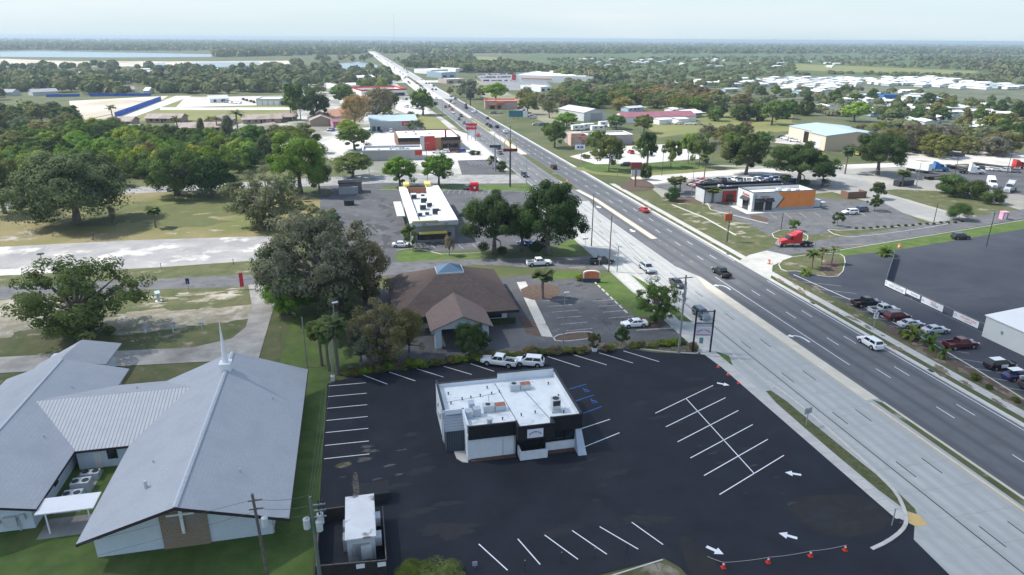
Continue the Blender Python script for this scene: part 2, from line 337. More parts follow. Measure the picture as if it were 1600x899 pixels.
# ---------------------------------------------------------------- ground
def G(*pts): return [g(*p) for p in pts]
struct('ground', M().sheet([(-60000, -60000), (60000, -60000), (60000, 60000), (-60000, 60000)], 0), G_BASE)
LAY = [0]
def area(name, poly, mt, z=None):
    z = lay(poly)
    return struct(name, M().sheet(poly, z), mt)
def kerb(name, pts, closed=False, w=.18, h=.14, mt=KERB):
    m = M(); pts = list(pts) + ([pts[0]] if closed else [])
    for a, b in zip(pts, pts[1:]): m.bar(a, b, w, (0, h))
    return struct(name, m, mt)
def smooth_loop(pts, it=2, closed=True):
    for _ in range(it):
        q = []; n_ = len(pts); rng = range(n_ if closed else n_ - 1)
        if not closed: q.append(pts[0])
        for i in rng:
            a, b = pts[i], pts[(i + 1) % n_]; q += [(a[0] * .75 + b[0] * .25, a[1] * .75 + b[1] * .25), (a[0] * .25 + b[0] * .75, a[1] * .25 + b[1] * .75)]
        if not closed: q.append(pts[-1])
        pts = q
    return pts
# far country, west
area('mown_field', G((160, 190), (215, 172), (262, 150), (330, 150), (455, 168), (458, 185), (330, 188)), G_YELLOW)
area('construction_site', G((108, 158), (262, 150), (250, 160), (185, 185), (140, 190), (112, 178)), G_SAND)
area('dirt_road', G((118, 208), (215, 172), (275, 150), (300, 150), (240, 172), (170, 197), (130, 212)), BRIGHT)
area('farm_track', G((250, 168), (460, 168), (460, 172), (250, 172)), GRAVELW)
area('gravel_yard', G((290, 152), (440, 150), (460, 163), (275, 168)), GRAVELW)
area('mined_land', G((0, 92), (120, 96), (330, 96), (450, 95), (455, 100), (300, 104), (0, 104)), G_SAND)
area('far_lake', G((0, 81), (60, 80), (330, 85), (332, 89), (180, 90), (0, 89)), WATER)
area('small_lake', G((225, 101), (258, 98), (262, 108), (230, 109)), WATER)
area('middle_lake', G((300, 98), (405, 97), (410, 103), (310, 106)), WATER)
area('round_lake', G((528, 100), (560, 97), (590, 102), (588, 107), (540, 110)), WATER)
area('pale_clearing', G((745, 88), (790, 90), (770, 101), (745, 96)), G_YELLOW)
area('scrub_field', G((830, 85), (1600, 82), (1600, 120), (1100, 122), (800, 118)), mat('scrub_green', (.055, .092, .028), (.085, .12, .04), .02, c3=(.14, .14, .07), scale3=.008, lo3=.55, hi3=.65))
area('straw_field', G((1235, 100), (1320, 103), (1540, 112), (1500, 117), (1240, 110)), G_YELLOW)
area('brown_marsh', G((620, 80), (800, 81), (780, 86), (640, 87)), mat('brown_marsh', (.11, .10, .08), (.15, .13, .10), .01))
# town ground, west of the highway
area('town_yards', G((470, 112), (600, 112), (640, 150), (700, 190), (760, 235), (800, 270), (560, 278), (500, 240), (380, 232), (330, 195), (460, 190), (470, 150)), mat('yard_ground', (.24, .235, .22), (.15, .16, .10), .03, c3=(.46, .45, .42), scale3=.02, lo3=.45, hi3=.55))
area('restaurant_forecourt', G((500, 224), (560, 200), (600, 214), (770, 212), (815, 262), (700, 250), (540, 246)), BRIGHT)
area('white_yard', G((565, 200), (640, 196), (700, 200), (745, 214), (600, 217)), BRIGHT)
area('shop_car_park', G((600, 163), (660, 160), (672, 178), (640, 180)), BRIGHT)
area('grass_verge', [(38, 345), (52, 345), (52, 470), (38, 470)], G_YELLOW)
area('small_car_park', G((715, 251), (775, 249), (792, 272), (722, 274)), LOTASPH)
area('cross_street', G((0, 316), (200, 293), (400, 284), (560, 274), (860, 273), (872, 286), (560, 289), (400, 294), (200, 303), (0, 330)), mat('pale_street', (.26, .26, .26), (.34, .34, .33), .08, c3=(.2, .2, .2), scale3=.3))
area('field', G((0, 330), (200, 303), (400, 296), (470, 300), (520, 320), (470, 370), (420, 370), (0, 386)), G_FIELD)
area('fast_food_car_park', G((500, 292), (600, 286), (800, 288), (880, 300), (920, 380), (720, 392), (640, 395), (622, 412), (520, 420), (500, 380)), LOTASPH)
area('green_verge', smooth_loop(G((590, 290), (860, 288), (880, 300), (780, 298), (640, 296), (600, 298))), G_LUSH)
area('green_island', smooth_loop(G((618, 392), (650, 388), (690, 398), (752, 396), (752, 404), (700, 411), (618, 414))), G_LUSH)
area('green_corner', smooth_loop(G((830, 400), (865, 385), (905, 368), (926, 385), (922, 398), (840, 406))), G_LUSH)
area('sandy_lot', G((-60, 392), (0, 386), (200, 376), (425, 369), (432, 405), (250, 418), (100, 426), (-60, 434)), G_SANDLOT)
area('verge', G((-60, 434), (100, 426), (250, 418), (420, 408), (420, 430), (0, 450), (-60, 452)), G_DRY)
area('side_street', G((-80, 452), (225, 437), (400, 429), (560, 414), (700, 406), (862, 403), (966, 398), (972, 424), (860, 420), (740, 414), (620, 430), (400, 448), (225, 453), (-80, 474)), OLDASPH)
area('church_verge', G((-80, 474), (225, 453), (400, 448), (440, 440), (438, 640), (0, 640), (-80, 600)), G_DRY)
G_PATCH = mat('thin_sand', (.30, .27, .215), (.20, .185, .12), .5, c3=(.40, .37, .32), scale3=.3, lo3=.5, hi3=.65)
def blotches(name, pix, n_, rr, mt, seed, stretch=(1, 1), z=None):
    Rb = random.Random(seed); m = M(); k = 0; t = 0
    while k < n_ and t < n_ * 40:
        t += 1; px, py = Rb.uniform(min(p[0] for p in pix), max(p[0] for p in pix)), Rb.uniform(min(p[1] for p in pix), max(p[1] for p in pix)); c = False; j = len(pix) - 1
        for i in range(len(pix)):
            if (pix[i][1] > py) != (pix[j][1] > py) and px < (pix[j][0] - pix[i][0]) * (py - pix[i][1]) / (pix[j][1] - pix[i][1]) + pix[i][0]: c = not c
            j = i
        if not c: continue
        k += 1; x, y = g(px, py); r = Rb.uniform(*rr); ph = [Rb.uniform(0, 6.28) for _ in range(4)]; v = []
        for i in range(26):
            a = 2 * math.pi * i / 26; q_ = r * (1 + .3 * math.sin(2 * a + ph[0]) + .22 * math.sin(5 * a + ph[1]) + .14 * math.sin(9 * a + ph[2])) * Rb.uniform(.88, 1.12); v.append((x + q_ * math.cos(a) * stretch[0], y + q_ * math.sin(a) * stretch[1]))
        zz = lay(v, .003); m.add([(a_, b_, zz) for a_, b_ in v] + [(x, y, zz)], [(i, (i + 1) % 26, 26) for i in range(26)])
    return struct(name, m, mt)
blotches('sandy_patches', [(232, 490), (300, 484), (385, 476), (380, 496), (240, 512), (150, 516), (160, 502)], 34, (.8, 2.6), G_PATCH, 1, (2.6, 1))
blotches('sandy_patches', [(-40, 476), (20, 470), (66, 480), (40, 525), (-40, 530)], 16, (1.5, 3.4), G_PATCH, 2, (2.2, 1))
blotches('bare_scuffs', [(230, 458), (390, 450), (385, 470), (240, 480)], 18, (.3, 1.0), G_PATCH, 3, (2.6, 1))
blotches('bare_scuffs', [(250, 330), (400, 315), (360, 365), (260, 366)], 16, (.2, .8), G_PATCH, 4, (2.2, 1))
blotches('bare_scuffs', [(0, 360), (60, 358), (50, 374), (0, 380)], 8, (.4, 1.2), G_PATCH, 5, (2.2, 1))
blotches('dark_scrub_turf', [(60, 320), (400, 300), (380, 345), (100, 368)], 30, (2, 5), mat('darker_turf', (.085, .10, .032), (.11, .12, .045), .3), 6, (2.2, 1))
area('church_drive', G((388, 446), (436, 442), (428, 480), (412, 535), (404, 562), (190, 573), (0, 584), (-80, 588), (-80, 564), (0, 559), (190, 549), (300, 544), (362, 530), (384, 512), (394, 480)), CONCW)
area('church_lawn', [(-58, 95.5), (-11, 100), (-9, 135), (-14.0, 135), (-14.5, 100.2), (-30, 99.6), (-60, 98.5)], G_LUSH)
area('lawn', [(-60, 40), (-7.2, 40), (-6.8, 97), (-2, 99.5), (-2, 130), (-13.6, 138), (-14.0, 100), (-30, 96.5), (-60, 96)], G_LUSH)
area('church_walk', [(-31.6, 60.2), (-29.4, 60.2), (-29.2, 56.5), (-27.6, 52), (-31.4, 48), (-32.2, 53.5)], CONCW)
area('courtyard', [(-35.2, 66.5), (-28.3, 66.5), (-28.3, 69.8), (-35.2, 69.8)], CONCW)
area('courtyard_slab', [(-35.0, 70.5), (-32.4, 70.5), (-32.4, 78.4), (-35.0, 78.4)], CONCW)
# bank lot
area('bank_car_park', [(1.5, 98.8), (52, 98.6), (53.3, 101.5), (50.7, 128), (48.5, 137.5), (33.5, 138), (-2, 135), (-2, 101)], LOTASPH)
area('hedge_bed', smooth_loop([(-4.5, 98.2), (2, 97.2), (14, 97.9), (33, 98.0), (44, 97.0), (50, 94.2), (53.4, 93.2), (53.4, 97.5), (52.2, 99.2), (44, 100.8), (33, 100.6), (14, 100.6), (-4, 101.6)], 1), G_MULCHG)
area('planted_bed', smooth_loop([(31.0, 102.4), (38.4, 102.8), (38.8, 105.4), (35, 106), (31.0, 105)], 1), G_MULCH)
area('planting_strip', [(26.8, 107), (29, 105.4), (29.6, 112), (27.2, 116)], G_MULCH)
area('footpath', [(29.2, 105.6), (31.0, 104.8), (33.2, 134), (31.2, 134)], WALKC)
area('palm_bed', smooth_loop(G((812, 447), (872, 443), (876, 466), (818, 470)), 1), G_MULCH)
area('tree_bed', smooth_loop([(46.8, 104.9), (52.6, 104.5), (53.0, 109.6), (47.5, 110.6)], 1), G_MULCH)
area('verge_grass', [(46.0, 134.2), (53.0, 135.2), (53.4, 110.0), (48.6, 110.8), (47.6, 127)], G_LUSH)
area('bank_corner_grass', smooth_loop([(36, 133.5), (46, 134), (47, 138), (37.5, 139.2), (35, 137)], 1), G_LUSH)
# highway corridor (constant distance from the highway axis)
area('highway_apron', [(53.2, 20), (85.4, 20), (85.4, 205), (53.2, 205)], CONC)
area('southbound_carriageway', [(58.6, 20), (69.4, 20), (69.4, 205), (58.6, 205)], CONC)
HC = mat('highway_asphalt', (.112, .119, .13), (.145, .15, .16), .07, c3=(.092, .096, .104), scale3=.35, lo3=.5, hi3=.8, detail=8, stripes=(0, 3.45, (.088, .092, .10), .25, .5))
area('northbound_carriageway', [(71.5, 20), (85.2, 20), (85.2, 160), (85.4, 600), (71.3, 600), (71.3, 205), (69.3, 190), (69.3, 137), (71.5, 129)], HC)
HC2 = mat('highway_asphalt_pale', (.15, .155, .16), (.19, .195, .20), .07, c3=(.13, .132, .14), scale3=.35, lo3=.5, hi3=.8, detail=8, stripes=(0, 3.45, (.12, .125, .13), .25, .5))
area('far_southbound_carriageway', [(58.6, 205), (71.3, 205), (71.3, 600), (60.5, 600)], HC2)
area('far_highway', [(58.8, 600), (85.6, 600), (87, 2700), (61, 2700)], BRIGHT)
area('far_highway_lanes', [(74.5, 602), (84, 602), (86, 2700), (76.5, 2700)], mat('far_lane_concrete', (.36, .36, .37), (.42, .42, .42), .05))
area('highway_junction', [(20, 830), (130, 830), (130, 870), (20, 870)], BRIGHT)
area('median_grass', [(69.75, 20), (71.2, 20), (71.2, 73), (70.4, 74)], G_DRY)
area('median_strip', [(69.3, 74), (71.5, 74), (71.5, 128), (70.9, 130), (69.3, 122)], MEDIAN)
area('median_island', [(73.2, 159.5), (74.8, 159.5), (74.8, 208), (71.6, 245), (71.0, 235), (73.4, 205)], MEDIAN)
area('median_green', smooth_loop([(71.3, 222), (74.3, 222), (74.3, 300), (71.0, 300)], 1), G_DRY)
area('far_median', [(71.2, 300), (74.4, 300), (74.6, 600), (72.2, 600)], MEDIAN)
area('far_median_grass', [(71.9, 380), (74.2, 380), (74.2, 450), (71.9, 450)], G_YELLOW)
area('far_median_green', [(69.5, 760), (73.8, 760), (73.8, 980), (69.5, 980)], G_DRY)
area('east_gutter', [(85.2, 20), (86.2, 20), (86.4, 600), (85.4, 600)], CONCL)
area('east_verge', [(86.2, 137), (87.6, 137), (88, 190), (87.4, 200), (86.2, 200)], G_DRY)
area('pavement', [(87.4, 20), (89.2, 20), (89.2, 124), (89.4, 230), (87.5, 230)], WALKC)
area('roadside_pavement', [(53.9, 106), (55.9, 106), (56.3, 134), (54.6, 137), (53.6, 134)], WALKC)
area('roadside_grass', [(56.0, 107), (58.0, 106), (58.1, 128), (57.0, 134)], G_LUSH)
area('roadside_grass_wedge', [(54.8, 95.6), (57.4, 91.6), (56.2, 88.2), (55.4, 90.5)], G_LUSH)
area('verge_strip', smooth_loop([(56.3, 51.8), (57.7, 50.5), (58.2, 55), (57.9, 66), (57.9, 79.5), (56.2, 79.5), (56.0, 66)], 1), mat('verge_turf', (.055, .075, .02), (.11, .11, .05), 1.2, c3=(.16, .13, .08), scale3=2, lo3=.55, hi3=.7))
area('footway', [(54.3, 49.5), (56.0, 51), (56.0, 98), (53.2, 103), (53.2, 99)], WALKC)
area('tactile_ramp', [(55.0, 49.2), (57.1, 49.0), (57.5, 50.6), (56.2, 51.6)], mat('tactile_yellow', (.60, .42, .18), (.55, .38, .15), 3))
# east side
area('east_gravel', G((980, 262), (1130, 258), (1300, 262), (1420, 255), (1600, 262), (1600, 352), (1490, 352), (1300, 300), (1130, 320), (1060, 330)), mat('east_yard', (.27, .265, .25), (.20, .20, .16), .06, c3=(.36, .35, .32), scale3=.03, lo3=.45, hi3=.6))
area('east_verge_grass', [(89.4, 140), (93, 139), (128, 150), (128, 172), (108, 178), (104, 206), (89.6, 206)], G_DRY)
area('east_street', G((985, 277), (1100, 268), (1330, 257), (1600, 247), (1600, 252), (1330, 264), (1100, 277), (1000, 291)), GRAVELW)
area('side_track', G((1296, 262), (1335, 264), (1370, 300), (1490, 336), (1600, 352), (1600, 378), (1540, 372), (1500, 362), (1420, 336), (1350, 312), (1300, 285)), mat('worn_pale_road', (.30, .30, .29), (.24, .24, .235), .1, c3=(.36, .36, .34), scale3=.05))
area('field_scrub', G((1400, 296), (1500, 300), (1600, 330), (1600, 350), (1480, 330), (1370, 298)), G_DRY)
area('roadside_lawn', G((890, 262), (1060, 258), (1170, 262), (1080, 270), (985, 277), (930, 273)), G_YELLOW)
area('lawn_green', smooth_loop(G((905, 255), (1010, 252), (1120, 255), (1060, 268), (950, 272), (915, 266))), G_LUSH)
area('east_forecourt', G((890, 245), (950, 230), (1060, 225), (1100, 248), (1000, 256), (930, 257)), BRIGHT)
area('oak_park', G((1080, 178), (1240, 172), (1235, 205), (1130, 212), (1090, 198)), G_YELLOW)
area('yellow_lawn', G((1000, 190), (1090, 185), (1110, 205), (1030, 215)), G_YELLOW)
area('workshop_yard', G((1200, 222), (1300, 232), (1420, 250), (1600, 262), (1600, 240), (1400, 232), (1230, 210)), GRAVELW)
area('truck_yard', G((1440, 262), (1600, 265), (1600, 305), (1560, 300), (1470, 282), (1430, 270)), LOTASPH)
area('east_car_park', G((1108, 318), (1180, 303), (1320, 312), (1382, 318), (1440, 348), (1480, 350), (1330, 362), (1210, 372), (1180, 356), (1120, 332)), OLDASPH)
area('bed_by_the_orange_building', smooth_loop(G((1168, 338), (1182, 336), (1205, 344), (1190, 349)), 1), G_MULCH)
area('orange_building_walk', [(112.4, 179.4), (139, 180.2), (139, 182.0), (115, 181.6), (114.9, 190), (112.6, 190)], CONCL)
area('corner_bed', smooth_loop(G((1200, 368), (1225, 358), (1262, 366), (1262, 378), (1238, 382)), 1), G_DRY)
area('island_bed', smooth_loop(G((1290, 358), (1320, 362), (1480, 348), (1480, 352), (1340, 372), (1305, 368)), 1), G_DRY)
area('mulch_mound', smooth_loop(G((965, 288), (1000, 278), (1025, 290), (1018, 298), (975, 299))), G_MULCH)
area('mulch_border', smooth_loop(G((1030, 308), (1100, 308), (1180, 304), (1180, 312), (1110, 318), (1045, 318))), G_MULCH)
area('car_lot_surface', G((1020, 290), (1100, 282), (1300, 290), (1250, 305), (1110, 306), (1060, 304)), OLDASPH)
area('east_side_street', [(86, 138), (91, 141.5), (100, 146.5), (135, 154), (300, 190), (300, 172), (128, 143.5), (100, 139.5), (92, 134), (89, 129), (86, 126)], OLDASPH)
area('side_street_apron', [(85.3, 137.5), (91.0, 141.8), (97, 144.0), (100.5, 138.6), (91.6, 133), (88.6, 128.5), (85.3, 124)], WALKC)
area('dark_car_park', [(91.2, 126.5), (96, 131.5), (101, 137.0), (106, 138.2), (112, 140), (240, 170), (240, 40), (93, 40), (93, 70)], BLUEASPH)
area('nursery_verge', [(89.2, 20), (92.8, 20), (93.2, 74), (92.6, 104), (91.2, 124), (91.6, 131.5), (89.2, 129)], G_DRY)
area('mulched_bed', [(90.0, 60), (92.9, 60), (92.9, 97.5), (90.2, 96)], G_MULCH)
area('palm_island', smooth_loop(G((1222, 425), (1215, 410), (1245, 400), (1310, 396), (1322, 404), (1315, 432), (1290, 434), (1250, 424)), 1), G_DRY)
area('palm_island_mulch', smooth_loop(G((1282, 410), (1312, 404), (1310, 432), (1285, 430)), 1), G_MULCH)
area('green_roadside', [(112, 140.2), (128, 143.6), (240, 168), (240, 161), (128, 137.8), (113, 136.4)], G_LUSH)
area('supermarket_car_park', G((745, 116), (810, 113), (860, 132), (830, 142), (760, 140)), mat('car_park_grey', (.20, .20, .21), (.26, .26, .27), .05))
area('east_strip', G((700, 128), (745, 125), (900, 190), (890, 200), (870, 200)), mat('strip_ground', (.30, .28, .22), (.18, .18, .09), .02))
area('estate_ground', G((1050, 122), (1330, 118), (1600, 134), (1600, 225), (1400, 200), (1180, 165), (1060, 145)), mat('estate_ground', (.16, .165, .13), (.075, .10, .042), .03))
# the fresh black lot
area('car_park', [(-6.9, 95.2), (-2.3, 96.9), (11.7, 98.1), (33.2, 98.4), (41, 97.8), (46, 95.2), (53.6, 92.8), (54.1, 88), (54.5, 49.8), (52.8, 48.6), (49, 46.6), (45.5, 46.2), (45.5, 30), (33.5, 30), (28.6, 46.5), (28.2, 48.9), (27.2, 50.4), (20, 49.6), (11.9, 47.6), (8, 40), (-7, 40), (-6.9, 62)], NEWASPH)
area('entrance_road', [(45.4, 20), (53.4, 20), (53.5, 42.0), (53.9, 47.4), (55.6, 49.2), (54.9, 50.6), (54.4, 50.6), (52, 50.5), (45.4, 48.0)], NEWASPH)
area('asphalt_patch', smooth_loop([(45.4, 49.0), (52.6, 49.2), (54.3, 51), (53.8, 55), (49.5, 56), (45, 56.2), (43.6, 54)], 1), PATCHASPH)
area('asphalt_repair', smooth_loop([(28.6, 47), (29.8, 53), (31.4, 52.8), (32.6, 44), (31, 40)], 1), PATCHASPH)
area('gravel_scuffs', smooth_loop([(-5.6, 73.4), (-4.0, 74.2), (-3.1, 73.4), (-4.5, 72.6)], 1), G_MULCHG)
area('worn_edge', smooth_loop([(-3.2, 71.6), (-2.7, 71.5), (-2.6, 69), (-2.3, 66), (-4, 65.6), (-4, 66.3), (-3.1, 67.2), (-3.3, 69)], 1), mat('dusty_edge', (.13, .115, .095), (.035, .035, .036), 1.8))
area('lot_corner_grass', smooth_loop([(6, 38), (28.0, 38), (28.3, 46.2), (27.6, 49.2), (26, 50.1), (19, 49.0), (11.9, 47.2), (6, 46.6)], 1), mat('patchy_turf', (.055, .07, .022), (.12, .11, .06), .9, c3=(.25, .22, .17), scale3=.25, lo3=.52, hi3=.66))
# ---- kerbs
kerb('lot_kerb', smooth_loop(G((1362, 859), (1386, 848), (1409, 831), (1417, 816), (1413, 797), (1402, 773), (1380, 750), (1340, 712), (1290, 668), (1240, 625), (1200, 597)), 1, False), w=.4, h=.15, mt=KERB)
kerb('bed_kerb', smooth_loop([(44, 97.0), (50, 94.2), (53.4, 93.2), (53.5, 97.5)], 1, False))
kerb('planted_bed_kerb', smooth_loop([(31.0, 102.4), (38.4, 102.8), (38.8, 105.4), (35, 106), (31.0, 105)], 1), True)
kerb('tree_bed_kerb', [(53.2, 104.1), (46.4, 104.4)], w=.2)
kerb('west_kerb', [(58.3, 80), (58.3, 165)], w=.2)
kerb('median_kerb', [(69.55, 20), (69.4, 73)], w=.3, mt=MEDIAN); kerb('median_kerb', [(71.4, 20), (71.4, 73)], w=.3, mt=MEDIAN)
kerb('east_lot_kerb', G((1240, 430), (1330, 470), (1440, 528), (1520, 575), (1600, 625)), w=.2)
kerb('palm_island_kerb', smooth_loop(G((1222, 425), (1215, 410), (1245, 400), (1310, 396), (1322, 404), (1315, 432), (1290, 434), (1250, 424)), 1), True)
kerb('island_kerb', smooth_loop(G((1290, 358), (1320, 362), (1480, 348), (1480, 352), (1340, 372), (1305, 368)), 1), True)
kerb('corner_kerb', smooth_loop(G((1200, 368), (1225, 358), (1262, 366), (1262, 378), (1238, 382)), 1), True)
kerb('walk_kerb', G((1050, 320), (1100, 340), (1150, 368)), w=.6, h=.06)
kerb('far_kerb', G((1200, 350), (1110, 328), (1105, 318)), w=.25)
kerb('street_kerb', [(112, 140.1), (128, 143.6), (240, 168)], w=.2)
kerb('grass_kerb', smooth_loop([(27.0, 50.2), (20, 49.0), (11.9, 47.3), (6, 46.7)], 1, False), w=.15, h=.1)
kerb('verge_kerb', [(85.4, 136), (85.4, 210)], w=.25); kerb('verge_kerb', [(85.4, 20), (85.4, 123)], w=.25)
for nm_, pts in (('island_edge', ((620, 392), (650, 388), (690, 398), (752, 396))), ('verge_edge', ((592, 297), (640, 297), (780, 299), (880, 301)))): kerb(nm_, G(*pts))
# ---- painted markings
def lines(name, segs, w, mt, z):
    m = M(); dz = z
    cut = []
    for a, b in segs:
        l = math.dist(a, b); n_ = max(1, round(l / 30)); cut += [((a[0] + (b[0] - a[0]) * i / n_, a[1] + (b[1] - a[1]) * i / n_), (a[0] + (b[0] - a[0]) * (i + 1) / n_, a[1] + (b[1] - a[1]) * (i + 1) / n_)) for i in range(n_)]
    for a, b in cut:
        z = dz + max(top(a[0] * (1 - t) + b[0] * t, a[1] * (1 - t) + b[1] * t) for t in (.02, .25, .5, .75, .98))
        dx, dy = b[0] - a[0], b[1] - a[1]; l = math.hypot(dx, dy); nx, ny = -dy / l * w / 2, dx / l * w / 2
        m.add([(a[0] + nx, a[1] + ny, z), (a[0] - nx, a[1] - ny, z), (b[0] - nx, b[1] - ny, z), (b[0] + nx, b[1] + ny, z)], [(0, 1, 2, 3)])
    return struct(name, m, mt)
INLOT = [(520, 610), (680, 600), (700, 720), (900, 715), (960, 600), (1100, 570), (1390, 820), (1050, 840), (760, 850), (620, 890), (600, 760), (520, 740)]
blotches('asphalt_smudges', INLOT, 26, (.25, 1.3), mat('dusty_asphalt', (.022, .023, .027), (.028, .029, .033), .9), 7, (2.0, .7))
blotches('asphalt_dust', [(520, 700), (640, 690), (640, 740), (560, 770), (520, 760)], 9, (.15, .7), mat('sand_dust', (.12, .11, .095), (.05, .05, .05), 1.5), 8, (1.6, .5))
blotches('asphalt_dust', [(1020, 640), (1250, 760), (1240, 790), (1150, 770)], 12, (.1, .35), mat('faint_dust', (.06, .06, .062), (.03, .03, .032), 1.5), 9, (2.5, .5))
blotches('oil_stains', [(850, 430), (930, 440), (1000, 500), (900, 520), (860, 470)], 22, (.2, .8), mat('oil_stain', (.05, .05, .055), (.07, .07, .075), 1), 10, (1.2, 1))
blotches('tar_patches', [(560, 300), (620, 300), (640, 390), (580, 400)], 12, (.5, 2.2), mat('tar_patch', (.05, .052, .058), (.065, .067, .072), .5), 11, (.8, 1.6))
blotches('pale_wear', [(640, 300), (850, 300), (860, 370), (740, 385), (720, 330)], 14, (.8, 3), OLDASPH, 12, (1.4, 1))
blotches('pale_wear', [(1180, 345), (1440, 340), (1330, 358), (1210, 368)], 12, (.5, 2), mat('pale_wear', (.16, .16, .165), (.13, .13, .135), .5), 13, (2, .6))
blotches('pale_wear', [(1380, 440), (1560, 440), (1560, 480), (1420, 450)], 12, (.5, 2.2), mat('faint_lot_wear', (.062, .068, .085), (.054, .06, .075), .5), 14, (2.4, .4))
blotches('dirt_spots', [(985, 300), (1160, 335), (1170, 372), (1100, 360)], 24, (.3, 1.2), G_PATCH, 15, (2, .8))
blotches('verge_dirt', [(1210, 440), (1600, 660), (1600, 625), (1240, 430)], 40, (.25, .9), mat('verge_dirt', (.24, .20, .15), (.14, .11, .08), 1), 16, (.7, 1.6))
ZM = .004
gs = lambda *q: [(g(*q[i]), g(*q[i + 1])) for i in range(0, len(q), 2)]
lot = [((-6.7, y), (-1.2, y - .1)) for y in (94.4, 91.1, 87.7, 84.4, 81.3, 78.2, 75.2)]
lot += gs((568, 587), (605, 601), (608, 582), (649, 596), (651, 577), (693, 590), (693, 573), (737, 586), (735, 569), (772, 581), (856, 558), (906, 574), (896, 555), (948, 571), (936, 552), (989, 568), (974, 549), (1030, 566))
lot += gs((748, 851), (793, 892), (809, 843), (844, 883), (851, 837), (903, 875), (894, 830), (948, 867), (937, 824), (997, 859), (987, 817), (1036, 852))
lot += [((37.9, 76.9), (49.8, 82.7)), ((37.85, 73.3), (49.75, 78.9)), ((37.8, 69.6), (49.7, 75.2)), ((37.75, 65.9), (49.65, 71.4)), ((37.7, 62.2), (49.6, 67.7)), ((37.7, 58.5), (49.55, 64.0)), ((44.0, 79.9), (43.8, 61.3))]
lot += gs((901, 673), (953, 656), (911, 700), (968, 677))
lines('parking_lines', lot, .13, WPAINT, ZM)
lines('blue_parking_lines', gs((889, 609), (916, 601), (900, 627), (928, 618), (911, 647), (940, 636)), .13, BPAINT, ZM)
def wheelchair(cx, cy, s):
    m = M(); ZM = top(cx, cy) + .004
    for i in range(14):
        t0, t1 = math.radians(-150 + i * 20), math.radians(-150 + (i + 1) * 20)
        m.add([(cx + s * a * math.cos(t), cy + s * a * math.sin(t) - .1 * s, ZM) for t in (t0, t1) for a in (.42, .55)], [(0, 1, 3, 2)])
    def st(x0, y0, x1, y1, w=.13):
        dx, dy = x1 - x0, y1 - y0; l = math.hypot(dx, dy); nx, ny = -dy / l * w / 2, dx / l * w / 2
        m.add([(cx + s * (x0 + nx), cy + s * (y0 + ny), ZM + .002), (cx + s * (x0 - nx), cy + s * (y0 - ny), ZM + .002), (cx + s * (x1 - nx), cy + s * (y1 - ny), ZM + .002), (cx + s * (x1 + nx), cy + s * (y1 + ny), ZM + .002)], [(0, 1, 2, 3)])
    st(-.15, .7, -.1, .1, .16); st(-.1, .12, .4, .12); st(.4, .15, .6, -.5); st(.55, -.5, .8, -.45); st(-.1, .4, .35, .4)
    m.cyl((cx - .15 * s, cy + .9 * s, ZM), (cx - .15 * s, cy + .9 * s, ZM + .003), .14 * s, n=10)
    struct('accessible_symbol', m, BPAINT)
wheelchair(*g(915, 611), .75); wheelchair(*g(927, 628), .75)
def arrow(cx, cy, ang, s, mt=WPAINT, name='painted_arrow'):
    ZM = top(cx, cy) + .006; a = math.radians(ang); P = [(-.22, -1.0), (.22, -1.0), (.22, .1), (.62, .1), (0, 1.0), (-.62, .1), (-.22, .1)]
    struct(name, M().sheet([(cx + s * (x * math.cos(a) - y * math.sin(a)), cy + s * (x * math.sin(a) + y * math.cos(a))) for x, y in P], ZM), mt)
for px, py, an in ((1130, 601, -127), (1239, 741, 62), (1231, 838, 52), (1117, 861, -140)): arrow(*g(px, py), an, .92)
# lane markings
hw = []
P1 = 10.9
y = 67.1 + .5
per = 12.2
for x, y0, y1 in ((77.95, 20, 124), (81.35, 20, 124), (77.95, 134, 590), (81.3, 134, 590)):
    k = math.ceil((y0 - 67.1) / per)
    while 67.1 + k * per < y1: hw.append(((x, 67.1 + k * per), (x, 67.1 + k * per + 3.2))); k += 1
for x in (62.6, 66.1):
    k = 12
    while 67.1 + k * per < 590: hw.append(((x, 67.1 + k * per), (x, 67.1 + k * per + 3.2))); k += 1
hw += [((74.7, 84.5), (74.7, 128.5)), ((84.6, 20), (84.6, 124)), ((84.7, 138), (84.9, 590)), ((59.2, 205), (61, 590)), ((75.4, 300), (75.6, 590))]
lines('lane_markings', hw, .14, WPAINT, ZM)
lines('concrete_lane_joints', [((x, 68.8 + k * per), (x, 68.8 + k * per + 3.3)) for x in (62.4, 66.1) for k in range(-3, 11)] + [((60.75, 20), (61.1, 200))], .15, JOINT, ZM)
lines('slab_joints', [((58.6, y_), (69.3, y_)) for y_ in np.arange(22, 200, 4.6)] + [((64.2, 20), (64.2, 200)), ((67.8, 20), (67.8, 200)), ((58.3, 20), (58.3, 200))], .03, mat('slab_joint', (.22, .22, .21)), ZM - .002)
lines('yellow_edge_lines', [((69.15, 20), (69.15, 72)), ((69.2, 76), (69.2, 125)), ((75.0, 160), (75.0, 208)), ((73.0, 160), (73.2, 206)), ((73.0, 159.6), (75.0, 159.6))] + [((74.65, y_), (74.65, y_ + 1.6)) for y_ in (139, 143.9, 148, 152.6, 157)], .13, YPAINT, ZM)
lines('pavement_joints', [((54.4, y_), (56.0, y_)) for y_ in np.arange(50, 99, 1.9)] + [((87.4, y_), (89.2, y_)) for y_ in np.arange(22, 230, 2.0)], .04, mat('pavement_joint', (.25, .24, .22)), ZM - .002)
